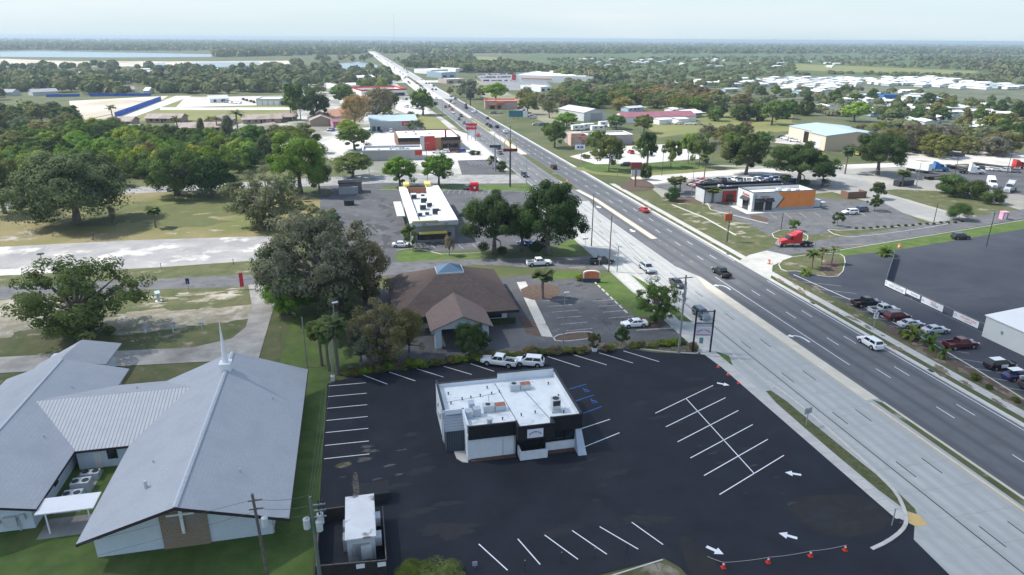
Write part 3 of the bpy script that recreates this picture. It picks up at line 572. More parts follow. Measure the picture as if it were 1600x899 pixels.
def turn_arrow(x, y, s=1.0):
    m = M(); ZM = top(x, y) + .006; pts = [(.55, -1.7), (.55, -.6), (.35, .2), (-.1, .6), (-.55, .65)]
    for a, b in zip(pts, pts[1:]):
        dx, dy = b[0] - a[0], b[1] - a[1]; l = math.hypot(dx, dy); nx, ny = -dy / l * .13, dx / l * .13
        m.add([(x + s * (a[0] + nx), y + s * (a[1] + ny), ZM), (x + s * (a[0] - nx), y + s * (a[1] - ny), ZM), (x + s * (b[0] - nx), y + s * (b[1] - ny), ZM), (x + s * (b[0] + nx), y + s * (b[1] + ny), ZM)], [(0, 1, 2, 3)])
    m.add([(x - .5 * s, y + 1.15 * s, ZM), (x - 1.3 * s, y + .68 * s, ZM), (x - .5 * s, y + .15 * s, ZM)], [(0, 1, 2)])
    struct('turn_arrow', m, WPAINT)
turn_arrow(73.1, 95.8, 1.3); turn_arrow(73.1, 122.5, 1.3)
for px, py in ((988, 361), (935, 324)):
    x, y = g(px, py); arrow(x, y, 180, 1.5, name='lane_arrow')
# other car-park lines
ol = []
for k in range(7): ol.append((g(1253 + 23 * k, 441 + 11.5 * k), g(1253 + 23 * k + 62, 441 + 11.5 * k + 7)))
for k in range(7): x0 = 1400 + 27 * k; ol.append((g(x0, 512 + 15.5 * k), g(x0 + 60, 512 + 15.5 * k + 10)))
ol += gs((680, 388), (672, 382), (708, 391), (698, 385), (724, 389), (716, 383), (744, 387), (738, 381))
ol += [((34, y_), (39.0, y_)) for y_ in (107, 110, 113, 116, 119, 122)] + [((43.5, y_), (48.5, y_)) for y_ in (111, 114, 117, 120)]
for k in range(9): ol.append((g(690 + 9 * k, 303), g(694 + 9 * k, 296)))
for k in range(12): ol.append((g(730 + 6 * k, 252 + .2 * k), g(738 + 6 * k, 258)))
for k in range(7): ol.append((g(1203 + 23 * k, 334 - .8 * k), g(1214 + 23 * k, 342 - .8 * k)))
lines('faded_parking_lines', ol, .12, WORNP, ZM)
lines('street_centre_line', [(g(1310, 384), g(1350, 382)), ((45, 141.0), (49, 141.0))], .15, YPAINT, ZM)
ws = M()
for k in range(9):
    t = k / 8; x = 48.3 - 1.6 * (1 - t) * 0 + (50.2 - 48.3) * 0; ws.bar((47.5 + .35 * (1 - t), 112.5 + 2.4 * k), (47.5 + .3 * (1 - t), 114.1 + 2.4 * k), .25, (0, .16))
o = struct('wheel_stops', ws, KERB)

def arc_mark(cx, cy, r, a0, a1, w, mt, z):
    P_ = [(cx + r * math.cos(math.radians(a)), cy + r * math.sin(math.radians(a))) for a in np.linspace(a0, a1, 22)]; return list(zip(P_, P_[1:]))
mk = []
for k, (cx, cy, r, a0, a1) in enumerate(((18, 40, 17, 35, 95), (18, 40, 18.8, 35, 95), (20, 42, 20.5, 20, 80), (20, 42, 22.2, 22, 78), (34, 60, 12, 100, 190), (34, 60, 13.7, 100, 190), (30, 44, 16, 30, 120), (2, 50, 14, -10, 70), (2, 50, 15.8, -10, 70), (44, 44, 10, 60, 150), (30, 95, 14, 200, 300), (30, 95, 15.8, 200, 300))): mk += arc_mark(cx, cy, r, a0, a1, .1, None, 0)
lines('tyre_marks', mk, .11, mat('tyre_mark', (.021, .022, .027), (.015, .016, .021), .8), ZM - .002)
lines('asphalt_seams', [((-6.8, 70), (37, 69.2)), ((37, 58), (37, 84)), ((12, 48), (12, 70)), ((26, 49), (28, 98)), ((37.5, 57.5), (50.5, 63.6)), ((50.6, 63.6), (50.9, 84)), ((-1, 72), (-1, 96))], .05, mat('seam', (.027, .028, .032), (.018, .019, .022), 1), ZM - .0015)
ck = []
Rk = random.Random(3)
for _ in range(26):
    x, y = g(Rk.uniform(860, 1000), Rk.uniform(440, 520)); a = Rk.uniform(0, 6.28)
    for _ in range(5): x2, y2 = x + 1.1 * math.cos(a), y + 1.1 * math.sin(a); ck.append(((x, y), (x2, y2))); x, y = x2, y2; a += Rk.uniform(-.7, .7)
for _ in range(40):
    x, y = g(Rk.uniform(540, 620), Rk.uniform(300, 400)); a = Rk.choice((0, 1.57, 0, 3.1)) + Rk.uniform(-.3, .3)
    for _ in range(5): x2, y2 = x + 1.8 * math.cos(a), y + 1.8 * math.sin(a); ck.append(((x, y), (x2, y2))); x, y = x2, y2; a += Rk.uniform(-.5, .5)
lines('sealed_cracks', ck, .07, mat('crack_seal', (.04, .04, .045)), ZM - .001)
# ---------------------------------------------------------------- generic building parts (local frame: x 0..w, y 0..d, front at y=0)
def wquad(m, side, w, d, a, b, z0, z1, out=.03, mi=0, th=.05):
    if side == 'f': m.box(a, b, -out, -out + th, z0, z1, mi)
    elif side == 'b': m.box(a, b, d + out - th, d + out, z0, z1, mi)
    elif side == 'l': m.box(-out, -out + th, a, b, z0, z1, mi)
    else: m.box(w + out - th, w + out, a, b, z0, z1, mi)
def openings(t, name, side, w, d, lst, mt, frame=None, out=.04, label=None):
    for a, b, z0, z1 in lst:
        q = M(); wquad(q, side, w, d, a, b, z0, z1, out); p = t.part(name, q, mt, label=label)
        if frame:
            f = M()
            for (a0, b0, c0, c1) in ((a - .08, b + .08, z1, z1 + .08), (a - .08, b + .08, z0 - .08, z0), (a - .08, a, z0, z1), (b, b + .08, z0, z1)): wquad(f, side, w, d, a0, b0, c0, c1, out + .02, 0, .07)
            o = link(name + '_frame', f.mesh(name + '_frame', frame), p)
def flat_bldg(name, label, cat, loc, w, d, h, rz=0, wall=WHITE, roof=WROOF, trim=None, par=.6, trimh=.25, group=None, units=3, seed=1):
    t = T(name, label, cat, (*loc[:2], 0), rz, group, local=True)
    q = M(); k = .25
    q.box(0, w, 0, k, 0, h); q.box(0, w, d - k, d, 0, h); q.box(0, k, k, d - k, 0, h); q.box(w - k, w, k, d - k, 0, h); t.part('wall', q, wall)
    q = M().box(k, w - k, k, d - k, h - par - .2, h - par); rf = t.part('roof', q, roof)
    if trim:
        q = M(); e = .06
        q.box(-e, w + e, -e, k + e, h, h + trimh); q.box(-e, w + e, d - k - e, d + e, h, h + trimh); q.box(-e, k + e, k + e, d - k - e, h, h + trimh); q.box(w - k - e, w + e, k + e, d - k - e, h, h + trimh); t.part('coping', q, trim)
    rnd = random.Random(seed)
    for i in range(units):
        ux, uy = rnd.uniform(.15, .8) * w, rnd.uniform(.15, .8) * d; s_ = rnd.uniform(.8, 1.4)
        q = M().box(ux, ux + s_ * 1.3, uy, uy + s_, h - par, h - par + s_ * .8); q.cyl((ux + s_ * .65, uy + s_ / 2, h - par + s_ * .8), (ux + s_ * .65, uy + s_ / 2, h - par + s_ * .9), s_ * .35, n=10, m=1)
        t.part('rooftop_unit', q, [LIGHTM, DARKM])
    return t
def gable_bldg(name, label, cat, loc, w, d, h, rh, rz=0, wall=WHITE, roof=TANROOF, axis='x', over=.4, group=None, fascia=None):
    t = T(name, label, cat, (*loc[:2], 0), rz, group, local=True)
    q = M().box(0, w, 0, d, 0, h)
    if axis == 'x': q.add([(0, 0, h), (0, d, h), (0, d / 2, h + rh), (w, 0, h), (w, d, h), (w, d / 2, h + rh)], [(0, 2, 1), (3, 4, 5)])
    else: q.add([(0, 0, h), (w, 0, h), (w / 2, 0, h + rh), (0, d, h), (w, d, h), (w / 2, d, h + rh)], [(0, 1, 2), (3, 5, 4)])
    t.part('wall', q, wall)
    q = M(); o_ = over; e = .03
    if axis == 'x':
        s = rh / (d / 2); zz = h - s * o_ + e
        q.slab([(-o_, -o_, zz), (w + o_, -o_, zz), (w + o_, d / 2, h + rh + e), (-o_, d / 2, h + rh + e)], .14)
        q.slab([(w + o_, d + o_, zz), (-o_, d + o_, zz), (-o_, d / 2, h + rh + e), (w + o_, d / 2, h + rh + e)], .14)
    else:
        s = rh / (w / 2); zz = h - s * o_ + e
        q.slab([(-o_, d + o_, zz), (-o_, -o_, zz), (w / 2, -o_, h + rh + e), (w / 2, d + o_, h + rh + e)], .14)
        q.slab([(w + o_, -o_, zz), (w + o_, d + o_, zz), (w / 2, d + o_, h + rh + e), (w / 2, -o_, h + rh + e)], .14)
    t.part('roof', q, roof); return t
def hip_roof(m, x0, x1, y0, y1, h, rh, th=.15):
    w, d = x1 - x0, y1 - y0; r = min(w, d) / 2
    a, b = ((x0 + r, y0 + d / 2), (x1 - r, y0 + d / 2)) if w >= d else ((x0 + w / 2, y0 + r), (x0 + w / 2, y1 - r))
    V = [(x0, y0, h), (x1, y0, h), (x1, y1, h), (x0, y1, h), (*a, h + rh), (*b, h + rh)]
    F_ = [(0, 1, 5, 4), (1, 2, 5), (2, 3, 4, 5), (3, 0, 4)] if w >= d else [(0, 1, 4), (1, 2, 5, 4), (2, 3, 5), (3, 0, 4, 5)]
    m.add(V + [(x, y, z - th) for x, y, z in V[:4]], F_ + [(3, 2, 1, 0)] and F_ + [(9, 8, 7, 6)] + [(6, 7, 1, 0), (7, 8, 2, 1), (8, 9, 3, 2), (9, 6, 0, 3)]); return m
# ---------------------------------------------------------------- the white-roofed restaurant on the black lot
t = T('restaurant', 'low white restaurant with black fascia in the middle of the black car park', 'restaurant', (16.5, 77, 0))
q = M()
X0, X1, Y0, Y1, RZ, PZ = 8.2, 25.1, 70.9, 83.5, 4.0, 4.9
k = .25
q.box(X0, X1, Y1 - k, Y1, 0, PZ - .35); q.box(X0, X0 + k, 75.6, Y1 - k, 0, PZ); q.box(X1 - k, X1, Y0 + .3, Y1 - k, 0, PZ)
q.box(10.6, 16.6, Y0 + .25, Y0 + .5, 0, 3.6); q.box(10.6, 10.85, Y0 + .5, 75.6, 0, PZ); q.box(X0 + k, 10.85, 75.35, 75.6, 3.4, PZ); q.box(16.8, Y1 and X1 - k, Y1 - .24, Y1 - .01, PZ - .35, PZ + .35)
t.part('wall', q, WHITE)
rf = t.part('roof', M().prism([(X0 + k, 75.6), (10.85, 75.6), (10.85, Y0 + .3), (X1 - k, Y0 + .3), (X1 - k, Y1 - k), (X0 + k, Y1 - k)], RZ - .2, RZ), WROOF)
sm = M()
for a, b in (((17.2, 71.0), (16.3, 82.9)), ((21.5, 71.0), (19.3, 82.9)), ((9, 79.0), (16.0, 80.0)), ((14.6, 78), (14.8, 79.6))): sm.bar(a, b, .07 if a[0] > 15 else .04, (RZ, RZ + .02))
link('roof_seam', sm.mesh('roof_seam', DARKM, (16.5, 77, 0)), rf)
t.part('fascia', M().box(10.7, 16.7, Y0, Y0 + .25, 3.05, PZ + .02), BLACKT); t.part('fascia', M().box(21.2, X1 + .02, Y0 + .05, Y0 + .3, 2.9, PZ + .02), BLACKT)
q = M(); q.box(16.55, 21.25, 69.6, 69.8, 2.95, PZ + .05); q.box(16.55, 16.8, 69.8, Y0 + .3, 2.95, PZ + .05); q.box(21.0, 21.25, 69.8, Y0 + .3, 2.95, PZ + .05); t.part('sign_box', q, BLACKT)
t.part('entrance_roof', M().box(16.8, 21.0, 69.8, Y0 + .3, RZ - .1, RZ + .01), WROOF)
q = M(); q.box(X0 - .04, X0 + k + .03, 75.6, Y1 + .04, PZ, PZ + .1); q.box(X1 - k - .03, X1 + .05, Y0 + .3, Y1 + .04, PZ, PZ + .1); q.box(X0 + k + .03, 16.7, Y1 - k - .03, Y1 + .04, PZ - .35, PZ - .25); q.box(16.78, X1 - k - .03, Y1 - .29, Y1 + .04, PZ + .35, PZ + .44)
t.part('coping', q, DARKM)
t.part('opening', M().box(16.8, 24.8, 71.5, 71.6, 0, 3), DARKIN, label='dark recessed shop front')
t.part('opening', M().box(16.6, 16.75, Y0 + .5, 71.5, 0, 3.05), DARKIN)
for a, b in ((17.2, 18.6), (18.8, 20.2), (21.6, 22.9), (23.1, 24.4)): t.part('window', M().box(a, b, 71.44, 71.49, .9, 2.7), GLASS)
t.part('door', M().box(20.35, 21.3, 71.44, 71.49, 0, 2.3), GLASS); t.part('downpipe', M().box(8.1, 8.2, 76.2, 76.3, 0, 4.7), LIGHTM); t.part('downpipe', M().box(16.4, 16.5, Y0 + .14, Y0 + .24, 0, 3.0), GREYM)
t.part('wall_joint', M().box(15.0, 15.04, Y0 + .22, Y0 + .26, 0, 3.0), GREYM)
q = M(); q.box(16.9, 20.4, 69.75, 69.95, 0, 1.25); q.box(20.5, 24.3, 71.0, 71.2, .0, 1.3); q.box(16.9, 17.1, 69.95, 71.4, 0, 1.25); t.part('low_wall', q, WHITE)
t.part('ramp_wing', M().add([(24.25, 69.2, 0), (25.35, 69.2, 0), (25.1, 71.1, 2.9), (24.35, 71.1, 2.9), (24.25, 71.3, 0), (25.3, 71.3, 0), (25.1, 71.3, 2.9), (24.35, 71.3, 2.9)], [(0, 1, 2, 3), (1, 5, 6, 2), (4, 0, 3, 7), (3, 2, 6, 7), (5, 4, 7, 6), (0, 4, 5, 1)]), mat('pale_blue_grey', (.38, .44, .52), (.42, .48, .56), 1, coords='obj'))
t.part('planter', M().box(10.9, 16.6, 70.6, 71.14, 0, .22), BRICKR); t.part('planter', M().box(20.5, 24.2, 70.35, 70.98, 0, .2), BRICKR)
t.part('doorstep', M().prism([(9.2, 73.4), (10.58, 73.2), (10.58, 70.6), (9.9, 70.9), (9.3, 71.8)], 0, .15), WALKC)
sh = t.part('side_shed', M().box(8.3, 10.58, 73.5, 75.58, 0, 3.1), SHEDWALL)
link('shed_roof', M().slab([(8.1, 72.3 + 1, 3.15), (10.6, 73.3, 3.15), (10.6, 77.0 - 1.4, 4.4), (8.1, 75.6, 4.4)], .1).mesh('shed_roof', SHEDROOF, (16.5, 77, 0)), sh)
sg = t.part('sign', M().box(17.7, 19.7, 69.5, 69.6, 3.3, 4.45), mat('sign_white', (.72, .72, .78)))
mm = M()
for i in range(11):
    a = math.radians(155 - i * 13); cx, cz = 18.7 + .82 * math.cos(a), 3.5 + .62 * math.sin(a)
    if i == 5: continue
    mm.cyl((cx - .035, 69.48, cz - .08), (cx + .035 * (1 if i < 5 else -1), 69.48, cz + .09), .035, n=5)
link('lettering', mm.mesh('lettering', TXDARK, (16.5, 77, 0)), sg)
text('&', .3, TXDARK, sg, (18.7 - 16.5, 69.48 - 77, 4.12), ext=.01)
for i, (x, y, s) in enumerate(((17.9, 80.0, 1), (13.4, 75.2, 1))):
    q = M().box(x, x + 1.4, y, y + 1.1, RZ, RZ + .95).box(x + 1.5, x + 2.9, y + .05, y + 1.05, RZ, RZ + .8).box(x + .1, x + 2.8, y - .06, y, RZ, RZ + .12)
    u = t.part('rooftop_unit', q, LIGHTM); link('rusty_top', M().box(x + 1.55, x + 2.85, y + .1, y + 1.0, RZ + .8, RZ + .84).mesh('rusty_top', RUST, (16.5, 77, 0)), u)
    link('fan', M().cyl((x + .6, y + .55, RZ + .95), (x + .6, y + .55, RZ + 1.0), .33, n=14).mesh('fan', DARKM, (16.5, 77, 0)), u)
u = t.part('rooftop_unit', M().box(22.0, 23.1, 73.6, 74.7, RZ + .3, RZ + 1.7).box(21.9, 23.2, 73.4, 74.8, RZ, RZ + .3), LIGHTM)
link('fan', M().cyl((22.55, 74.15, RZ + 1.7), (22.55, 74.15, RZ + 1.78), .42, n=16).mesh('fan', DARKM, (16.5, 77, 0)), u)
link('louvre', M().box(22.1, 23.0, 73.57, 73.6, RZ + .9, RZ + 1.6).mesh('louvre', DARKM, (16.5, 77, 0)), u)
for bx in ((10.95, 11.8, 74.2, 75.2, RZ, RZ + 1.0), (12.0, 12.9, 74.5, 75.4, RZ, RZ + 1.1), (11.7, 12.4, 76.3, 77.4, RZ, RZ + .9)): t.part('rooftop_unit', M().box(*bx), mat('galvanised', (.42, .48, .53), (.5, .55, .6), 2, coords='obj', rough=.4, metal=.3))
t.part('vent', M().cyl((13.6, 72.5, RZ), (13.6, 72.5, RZ + .75), .35, n=12).cyl((13.6, 72.5, RZ + .75), (13.6, 72.5, RZ + .9), .45, n=12), LIGHTM)
for x, y in ((9.6, 78.4), (11.2, 79.2), (12.4, 79.4), (13.7, 79.6), (15.3, 79.9), (16.4, 80.2), (10.8, 72.6), (15.4, 73.2), (17.9, 73.6), (19.8, 73.9), (15.0, 81.6), (23.5, 81), (23.9, 77.4), (23.4, 73.2), (9.6, 81)):
    t.part('roof_vent', M().cyl((x, y, RZ), (x, y, RZ + .3), .07, n=6).cyl((x, y, RZ + .3), (x, y, RZ + .36), .12, n=6), DARKM)
for bx, lb in (((8.0, 8.16, 78, 78.6, 2.2, 3), 'nearest the blue-grey shed'), ((8.0, 8.16, 79.5, 80.1, 1.6, 2.4), 'in the middle'), ((8.02, 8.16, 80.6, 81, 2.6, 3.1), 'farthest back')): single('meter_box', M().box(*bx), LIGHTM, 'pale meter box on the left wall of the white restaurant, ' + lb, 'meter box', (bx[0], bx[2], 0))
# ---------------------------------------------------------------- church
t = T('church', 'large pale church with grey shingled gable roofs, corrugated link roof and thin white steeple', 'church', (-20, 78, 0))
off = (-20, 78, 0)
q = M(); q.prism([(-28.1, 62.4), (-11.4, 62.4), (-11.4, 92), (-28.1, 92)], 0, 3.0)
q.add([(-28.1, 62.4, 3), (-11.4, 62.4, 3), (-19.2, 62.4, 7.45), (-28.1, 92, 3), (-11.4, 92, 3), (-19.2, 92, 7.45)], [(0, 1, 2), (3, 5, 4)]); t.part('wall', q, CHWALL)
XR = -18.9
q = M()
q.slab([(XR, 58.0, 7.9), (XR, 92.2, 7.9), (-29.1, 94.6, 3.0), (-29.1, 61.0, 3.0)], .22)
q.slab([(-9.4, 60.6, 3.0), (-9.4, 94.6, 3.0), (XR, 92.2, 7.9), (XR, 58.0, 7.9)], .22)
t.part('roof', q, CHROOF, label='steep grey shingle roof of the sanctuary')
t.part('ridge_cap', M().add([(XR - .25, 58.0, 7.9), (XR, 58.0, 8.02), (XR + .25, 58.0, 7.9), (XR - .25, 92.2, 7.9), (XR, 92.2, 8.02), (XR + .25, 92.2, 7.9)], [(0, 1, 4, 3), (1, 2, 5, 4), (0, 2, 1), (3, 4, 5)]), CHRIDGE)
q = M()
def rake(a, b, th=.3): q.add([(*a[:2], a[2] + .03), (*b[:2], b[2] + .03), (*b[:2], b[2] - th), (*a[:2], a[2] - th), (a[0], a[1] - .06, a[2] + .03), (b[0], b[1] - .06, b[2] + .03), (b[0], b[1] - .06, b[2] - th), (a[0], a[1] - .06, a[2] - th)], [(3, 2, 1, 0), (4, 5, 6, 7), (0, 1, 5, 4), (2, 3, 7, 6), (0, 4, 7, 3), (1, 2, 6, 5)])
rake((-29.1, 60.98, 3.0), (XR, 57.98, 7.9)); rake((XR, 57.98, 7.9), (-9.4, 60.58, 3.0)); q.box(-9.42, -9.34, 60.6, 94.6, 2.72, 3.0); t.part('fascia', q, FASCIA)
st = t.part('stone_panel', M().box(-21.9, -17.5, 62.2, 62.42, 0, 6.4), BRICKT)
cr = M().box(-19.92, -19.62, 61.9, 62.1, 1.9, 6.4).box(-21.1, -18.5, 61.88, 62.08, 4.1, 4.32); t.part('cross', cr, WHITEP)
t.part('steeple_base', M().box(XR - .6, XR + .6, 86.4, 87.6, 7.2, 8.6).box(XR - .75, XR + .75, 86.25, 87.75, 8.6, 8.85), WHITEP)
t.part('steeple', M().cyl((XR, 87, 8.85), (XR, 87, 10.0), .42, .30, 8).cyl((XR, 87, 10.0), (XR, 87, 14.8), .30, .02, 8), WHITEP)
# link roof
q = M(); q.box(-35.2, -28.2, 79.0, 93.6, 0, 3.0); t.part('wall', q, CHWALL)
q = M(); q.slab([(-35.0, 78.4, 2.95), (-28.9, 78.4, 2.95), (-20.9, 87.2, 5.6), (-43.4, 87.2, 5.6)], .14); t.part('roof', q, CORR, label='corrugated white metal roof slope of the link building')
q = M(); q.slab([(-28.6, 95.0, 3.02), (-35.0, 95.0, 3.02), (-43.4, 87.2, 5.62), (-20.9, 87.2, 5.62)], .14); t.part('roof', q, CHROOF)
t.part('fascia', M().box(-35.0, -28.9, 78.28, 78.38, 2.7, 2.97).box(-35.06, -34.98, 67.6, 78.3, 2.7, 3.0), FASCIA)
# west wing: ridge along y at x=-43, slope to x=-35
q = M().prism([(-50, 68.6), (-36.0, 68.6), (-36.0, 99), (-50, 99)], 0, 3.0); q.add([(-50, 68.6, 3), (-36, 68.6, 3), (-43, 68.6, 5.5)], [(0, 1, 2)]); t.part('wall', q, CHWALL)
q = M(); zr = 6.0
q.slab([(-35.0, 67.6, 3.0), (-35.0, 100.2, 3.0), (-42.9, 98.9, zr), (-42.9, 66.0, zr)], .2)
q.slab([(-42.9, 66.0, zr), (-42.9, 98.9, zr), (-51, 100.2, 3.0), (-51, 67.6, 3.0)], .2); t.part('roof', q, CHROOF, label='grey shingle roof of the west wing')
t.part('ridge_cap', M().box(-43.1, -42.7, 66.0, 98.9, zr - .05, zr + .06), CHRIDGE)
q = M(); q.add([(-51, 67.55, 3.05), (-42.9, 65.95, zr + .05), (-42.9, 65.95, zr - .25), (-51, 67.55, 2.75)], [(3, 2, 1, 0)]); q.add([(-42.9, 65.95, zr + .05), (-35, 67.55, 3.05), (-35, 67.55, 2.75), (-42.9, 65.95, zr - .25)], [(3, 2, 1, 0)]); t.part('fascia', q, FASCIA)
q = M(); q.slab([(-38.8, 102.4, 3.05), (-38.8, 110.0, 3.05), (-43.0, 107.0, 5.4), (-43.6, 99.0, 5.6)], .2); q.slab([(-43.6, 99.0, 5.6), (-43.0, 107.0, 5.4), (-48.5, 104.5, 3.05), (-48.5, 99, 3.05)], .2); t.part('roof', q, CHROOF, label='small grey gable behind the west wing')
t.part('wall', M().box(-47.8, -39.6, 99, 108.2, 0, 3.0), CHWALL)
t.part('canopy', M().slab([(-35.0, 67.0, 2.75), (-29.5, 67.0, 2.75), (-29.5, 69.6, 2.85), (-35.0, 69.6, 2.85)], .12), WHITEP)
for x in (-34.2, -30.2): t.part('canopy_post', M().box(x, x + .12, 67.2, 67.32, 0, 2.65), WHITEP)
for a, b in ((-31.9, -30.8), (-29.3, -28.4)): t.part('window', M().box(a, b, 78.93, 78.98, 1.1, 2.4), GLASS)
t.part('window', M().box(-35.98, -35.93, 74.2, 75.2, 1.1, 2.3), GLASS); t.part('window', M().box(-35.98, -35.93, 69.6, 70.3, .8, 2.2), GLASS)
t.part('door', M().box(-33.4, -32.6, 78.93, 78.98, 0, 2.1), DOORM)
for x, y in ((-23.5, 64.8), (-21.8, 66.5)): t.part('roof_vent', M().box(x, x + .25, y, y + .25, 5.0, 6.6), LIGHTM)
for i, (x, y) in enumerate(((-34.7, 74.2), (-34.8, 71.9), (-34.4, 76.4))):
    c = T('cooling_unit', ('pale box cooling unit with two dark fans, nearest the canopy in the church courtyard', 'pale box cooling unit with two dark fans in the middle of the church courtyard', 'small grey box cooling unit at the back of the church courtyard')[(1, 0, 2)[i]], 'cooling unit', (x, y, 0), local=True, group='cooling units in the church courtyard')
    c.part('casing', M().box(.2, 2.1, 0, 1.3 if i < 2 else 1.0, 0, 1.2 if i < 2 else .9), LIGHTM)
    for fx in (.6, 1.65): c.part('fan', M().cyl((fx, .6, 1.2 if i < 2 else .9), (fx, .6, 1.26 if i < 2 else .96), .36, n=14), DARKM)
for x, y in ((-28.15, 62.6), (-11.35, 62.6), (-11.35, 78), (-11.35, 90)): T_ = t; t.part('downpipe', M().box(x - .06, x + .06, y - .06, y + .06, 0, 2.95), LIGHTM)
for y in (66, 71, 76, 81, 86): t.part('window', M().box(-11.42, -11.36, y, y + 1.4, .9, 2.3), GLASS)
for x, y, z in ((-24, 70, 5.5), (-14.5, 66, 5.75), (-13, 83, 4.9), (-38.5, 80, 4.4), (-39.5, 92, 4.7), (-31, 90, 4.7)): t.part('roof_vent', M().cyl((x, y, z - .5), (x, y, z + .35), .09, n=8), LIGHTM)
mb = T('meter_cabinet', 'pale meter cabinet with pipes on the end wall of the church west wing', 'meter cabinet', (-38, 68.3, 0), local=True)
mb.part('box', M().box(-.6, .6, -.1, .25, .7, 1.9).box(-1.4, -1.0, 0, .25, 1.2, 1.5).box(.9, 1.4, 0, .25, 1.4, 2.0), LIGHTM); mb.part('pipe', M().cyl((.7, .1, 0), (.7, .1, 2), .05, n=6).cyl((-.8, .1, 1.3), (.9, .1, 1.9), .04, n=6), LIGHTM)
# ---------------------------------------------------------------- utility shed and fence at the bottom
t = T('container_shed', 'long pale metal shed with stained flat white roof inside the fenced enclosure', 'shed', (-2.3, 59.5, 0))
t.part('wall', M().box(-3.7, -1.0, 56.3, 62.7, 0, 2.9), LGREY); rf = t.part('roof', M().box(-3.85, -.85, 56.1, 62.9, 2.9, 3.05), mat('stained_roof', (.60, .61, .62), (.68, .69, .70), .6, coords='obj', c3=(.22, .21, .20), scale3=.45, lo3=.56, hi3=.64, detail=3))
t.part('electrical_panel', M().box(-2.4, -1.35, 56.0, 56.3, .5, 2.1), LIGHTM); t.part('electrical_panel', M().box(-3.3, -2.9, 56.05, 56.3, .9, 2.0), GREYM)
t.part('pipe', M().box(-3.2, -1.5, 56.12, 56.2, 2.2, 2.26).box(-2.72, -2.66, 56.1, 56.2, .4, 2.2).box(-2.55, -2.5, 56.1, 56.2, .4, 2.2).box(-3.35, -3.3, 55.8, 55.9, 0, 1), GREYM)
for y in (57.2, 60.2): t.part('side_unit', M().box(-1.0, -.35, y, y + 1.1, .9, 1.9), LIGHTM)
for y in (57.5, 59.5): t.part('side_unit', M().box(-4.15, -3.7, y, y + 1.2, .5, 1.9), GREYM)
t = T('board_fence', 'dark board fence enclosing the metal shed at the bottom of the car park', 'fence', (-3.3, 55, 0))
for nm, (a, b) in (('panel', ((-6.6, 54.6), (-.05, 54.0))), ('panel', ((-6.6, 63.0), (-4.0, 63.0))), ('panel', ((-6.6, 54.6), (-6.6, 63.0))), ('panel', ((-.05, 54.0), (-.05, 62.2)))):
    t.part(nm, M().bar(a, b, .06, (0, 1.75)), DARKWD); t.part('top_rail', M().bar(a, b, .1, (1.75, 1.82)), WOOD)
for x in (-2.5, -.5): t.part('notice', M().box(x - .4, x + .4, 54.0 - .06 + (.05 - x) * .09 - .02, 54.0 - .02 + (.05 - x) * .09 - .02, 1.1, 1.6), WHITEP)
t = T('bin', 'black lidded skip beside the stained metal shed', 'skip', (-.6, 66, 0), local=True); t.part('body', M().add([(-1.6, -.8, 0), (1.2, -.8, 0), (1.2, .8, 0), (-1.6, .8, 0), (-1.8, -1, 1.3), (1.4, -1, 1.3), (1.4, 1, 1.3), (-1.8, 1, 1.3)], [(3, 2, 1, 0), (0, 1, 5, 4), (1, 2, 6, 5), (2, 3, 7, 6), (3, 0, 4, 7)]), DARKM); t.part('lid', M().slab([(-1.85, -1.05, 1.35), (1.45, -1.05, 1.35), (1.45, 1.05, 1.6), (-1.85, 1.05, 1.6)], .06), BLACKT); t.o.name = 'skip'
# ---------------------------------------------------------------- brown-roofed bank
t = T('bank', 'square building with brown hipped shingle roof, blue pyramid skylight and gabled drive-through', 'bank', (15.2, 121, 0))
x0, x1, y0, y1 = 4.0, 26.3, 110.8, 134.2; TX0, TX1, TY0, TY1, TZ = 12.8, 17.9, 120.4, 124.6, 7.5
t.part('wall', M().box(6.2, 24.6, 113.2, 132.2, 0, 3.1), CHWALL)
V = [(x0, y0, 3.2), (x1, y0, 3.2), (x1, y1, 3.2), (x0, y1, 3.2), (TX0, TY0, TZ), (TX1, TY0, TZ), (TX1, TY1, TZ), (TX0, TY1, TZ)]
q = M().add(V + [(x, y, 2.75) for x, y, z in V[:4]], [(0, 1, 5, 4), (1, 2, 6, 5), (2, 3, 7, 6), (3, 0, 4, 7), (4, 5, 6, 7), (11, 10, 9, 8)]); t.part('roof', q, BROWNR)
t.part('fascia', M().add([(x, y, 3.21) for x, y in ((x0, y0), (x1, y0), (x1, y1), (x0, y1))] + [(x, y, 2.7) for x, y in ((x0, y0), (x1, y0), (x1, y1), (x0, y1))], [(4, 5, 1, 0), (5, 6, 2, 1), (6, 7, 3, 2), (7, 4, 0, 3)]), BLACKT)
t.part('skylight_kerb', M().box(TX0, TX1, TY0, TY1, TZ - .3, TZ + .3), LIGHTM)
cxx, cyy = (TX0 + TX1) / 2, (TY0 + TY1) / 2
t.part('skylight', M().add([(TX0 + .1, TY0 + .1, TZ + .31), (TX1 - .1, TY0 + .1, TZ + .31), (TX1 - .1, TY1 - .1, TZ + .31), (TX0 + .1, TY1 - .1, TZ + .31), (cxx, cyy, TZ + 1.5)], [(0, 1, 4), (1, 2, 4), (2, 3, 4), (3, 0, 4)]), SKYGL)
for a, b in ((8, 12), (17.5, 23.6)): t.part('window', M().box(a, b, 113.1, 113.15, 1.0, 2.8), GLASS)
for a, b in ((116, 120), (123, 129)): t.part('window', M().box(24.65, 24.7, a, b, .9, 2.7), GLASS)
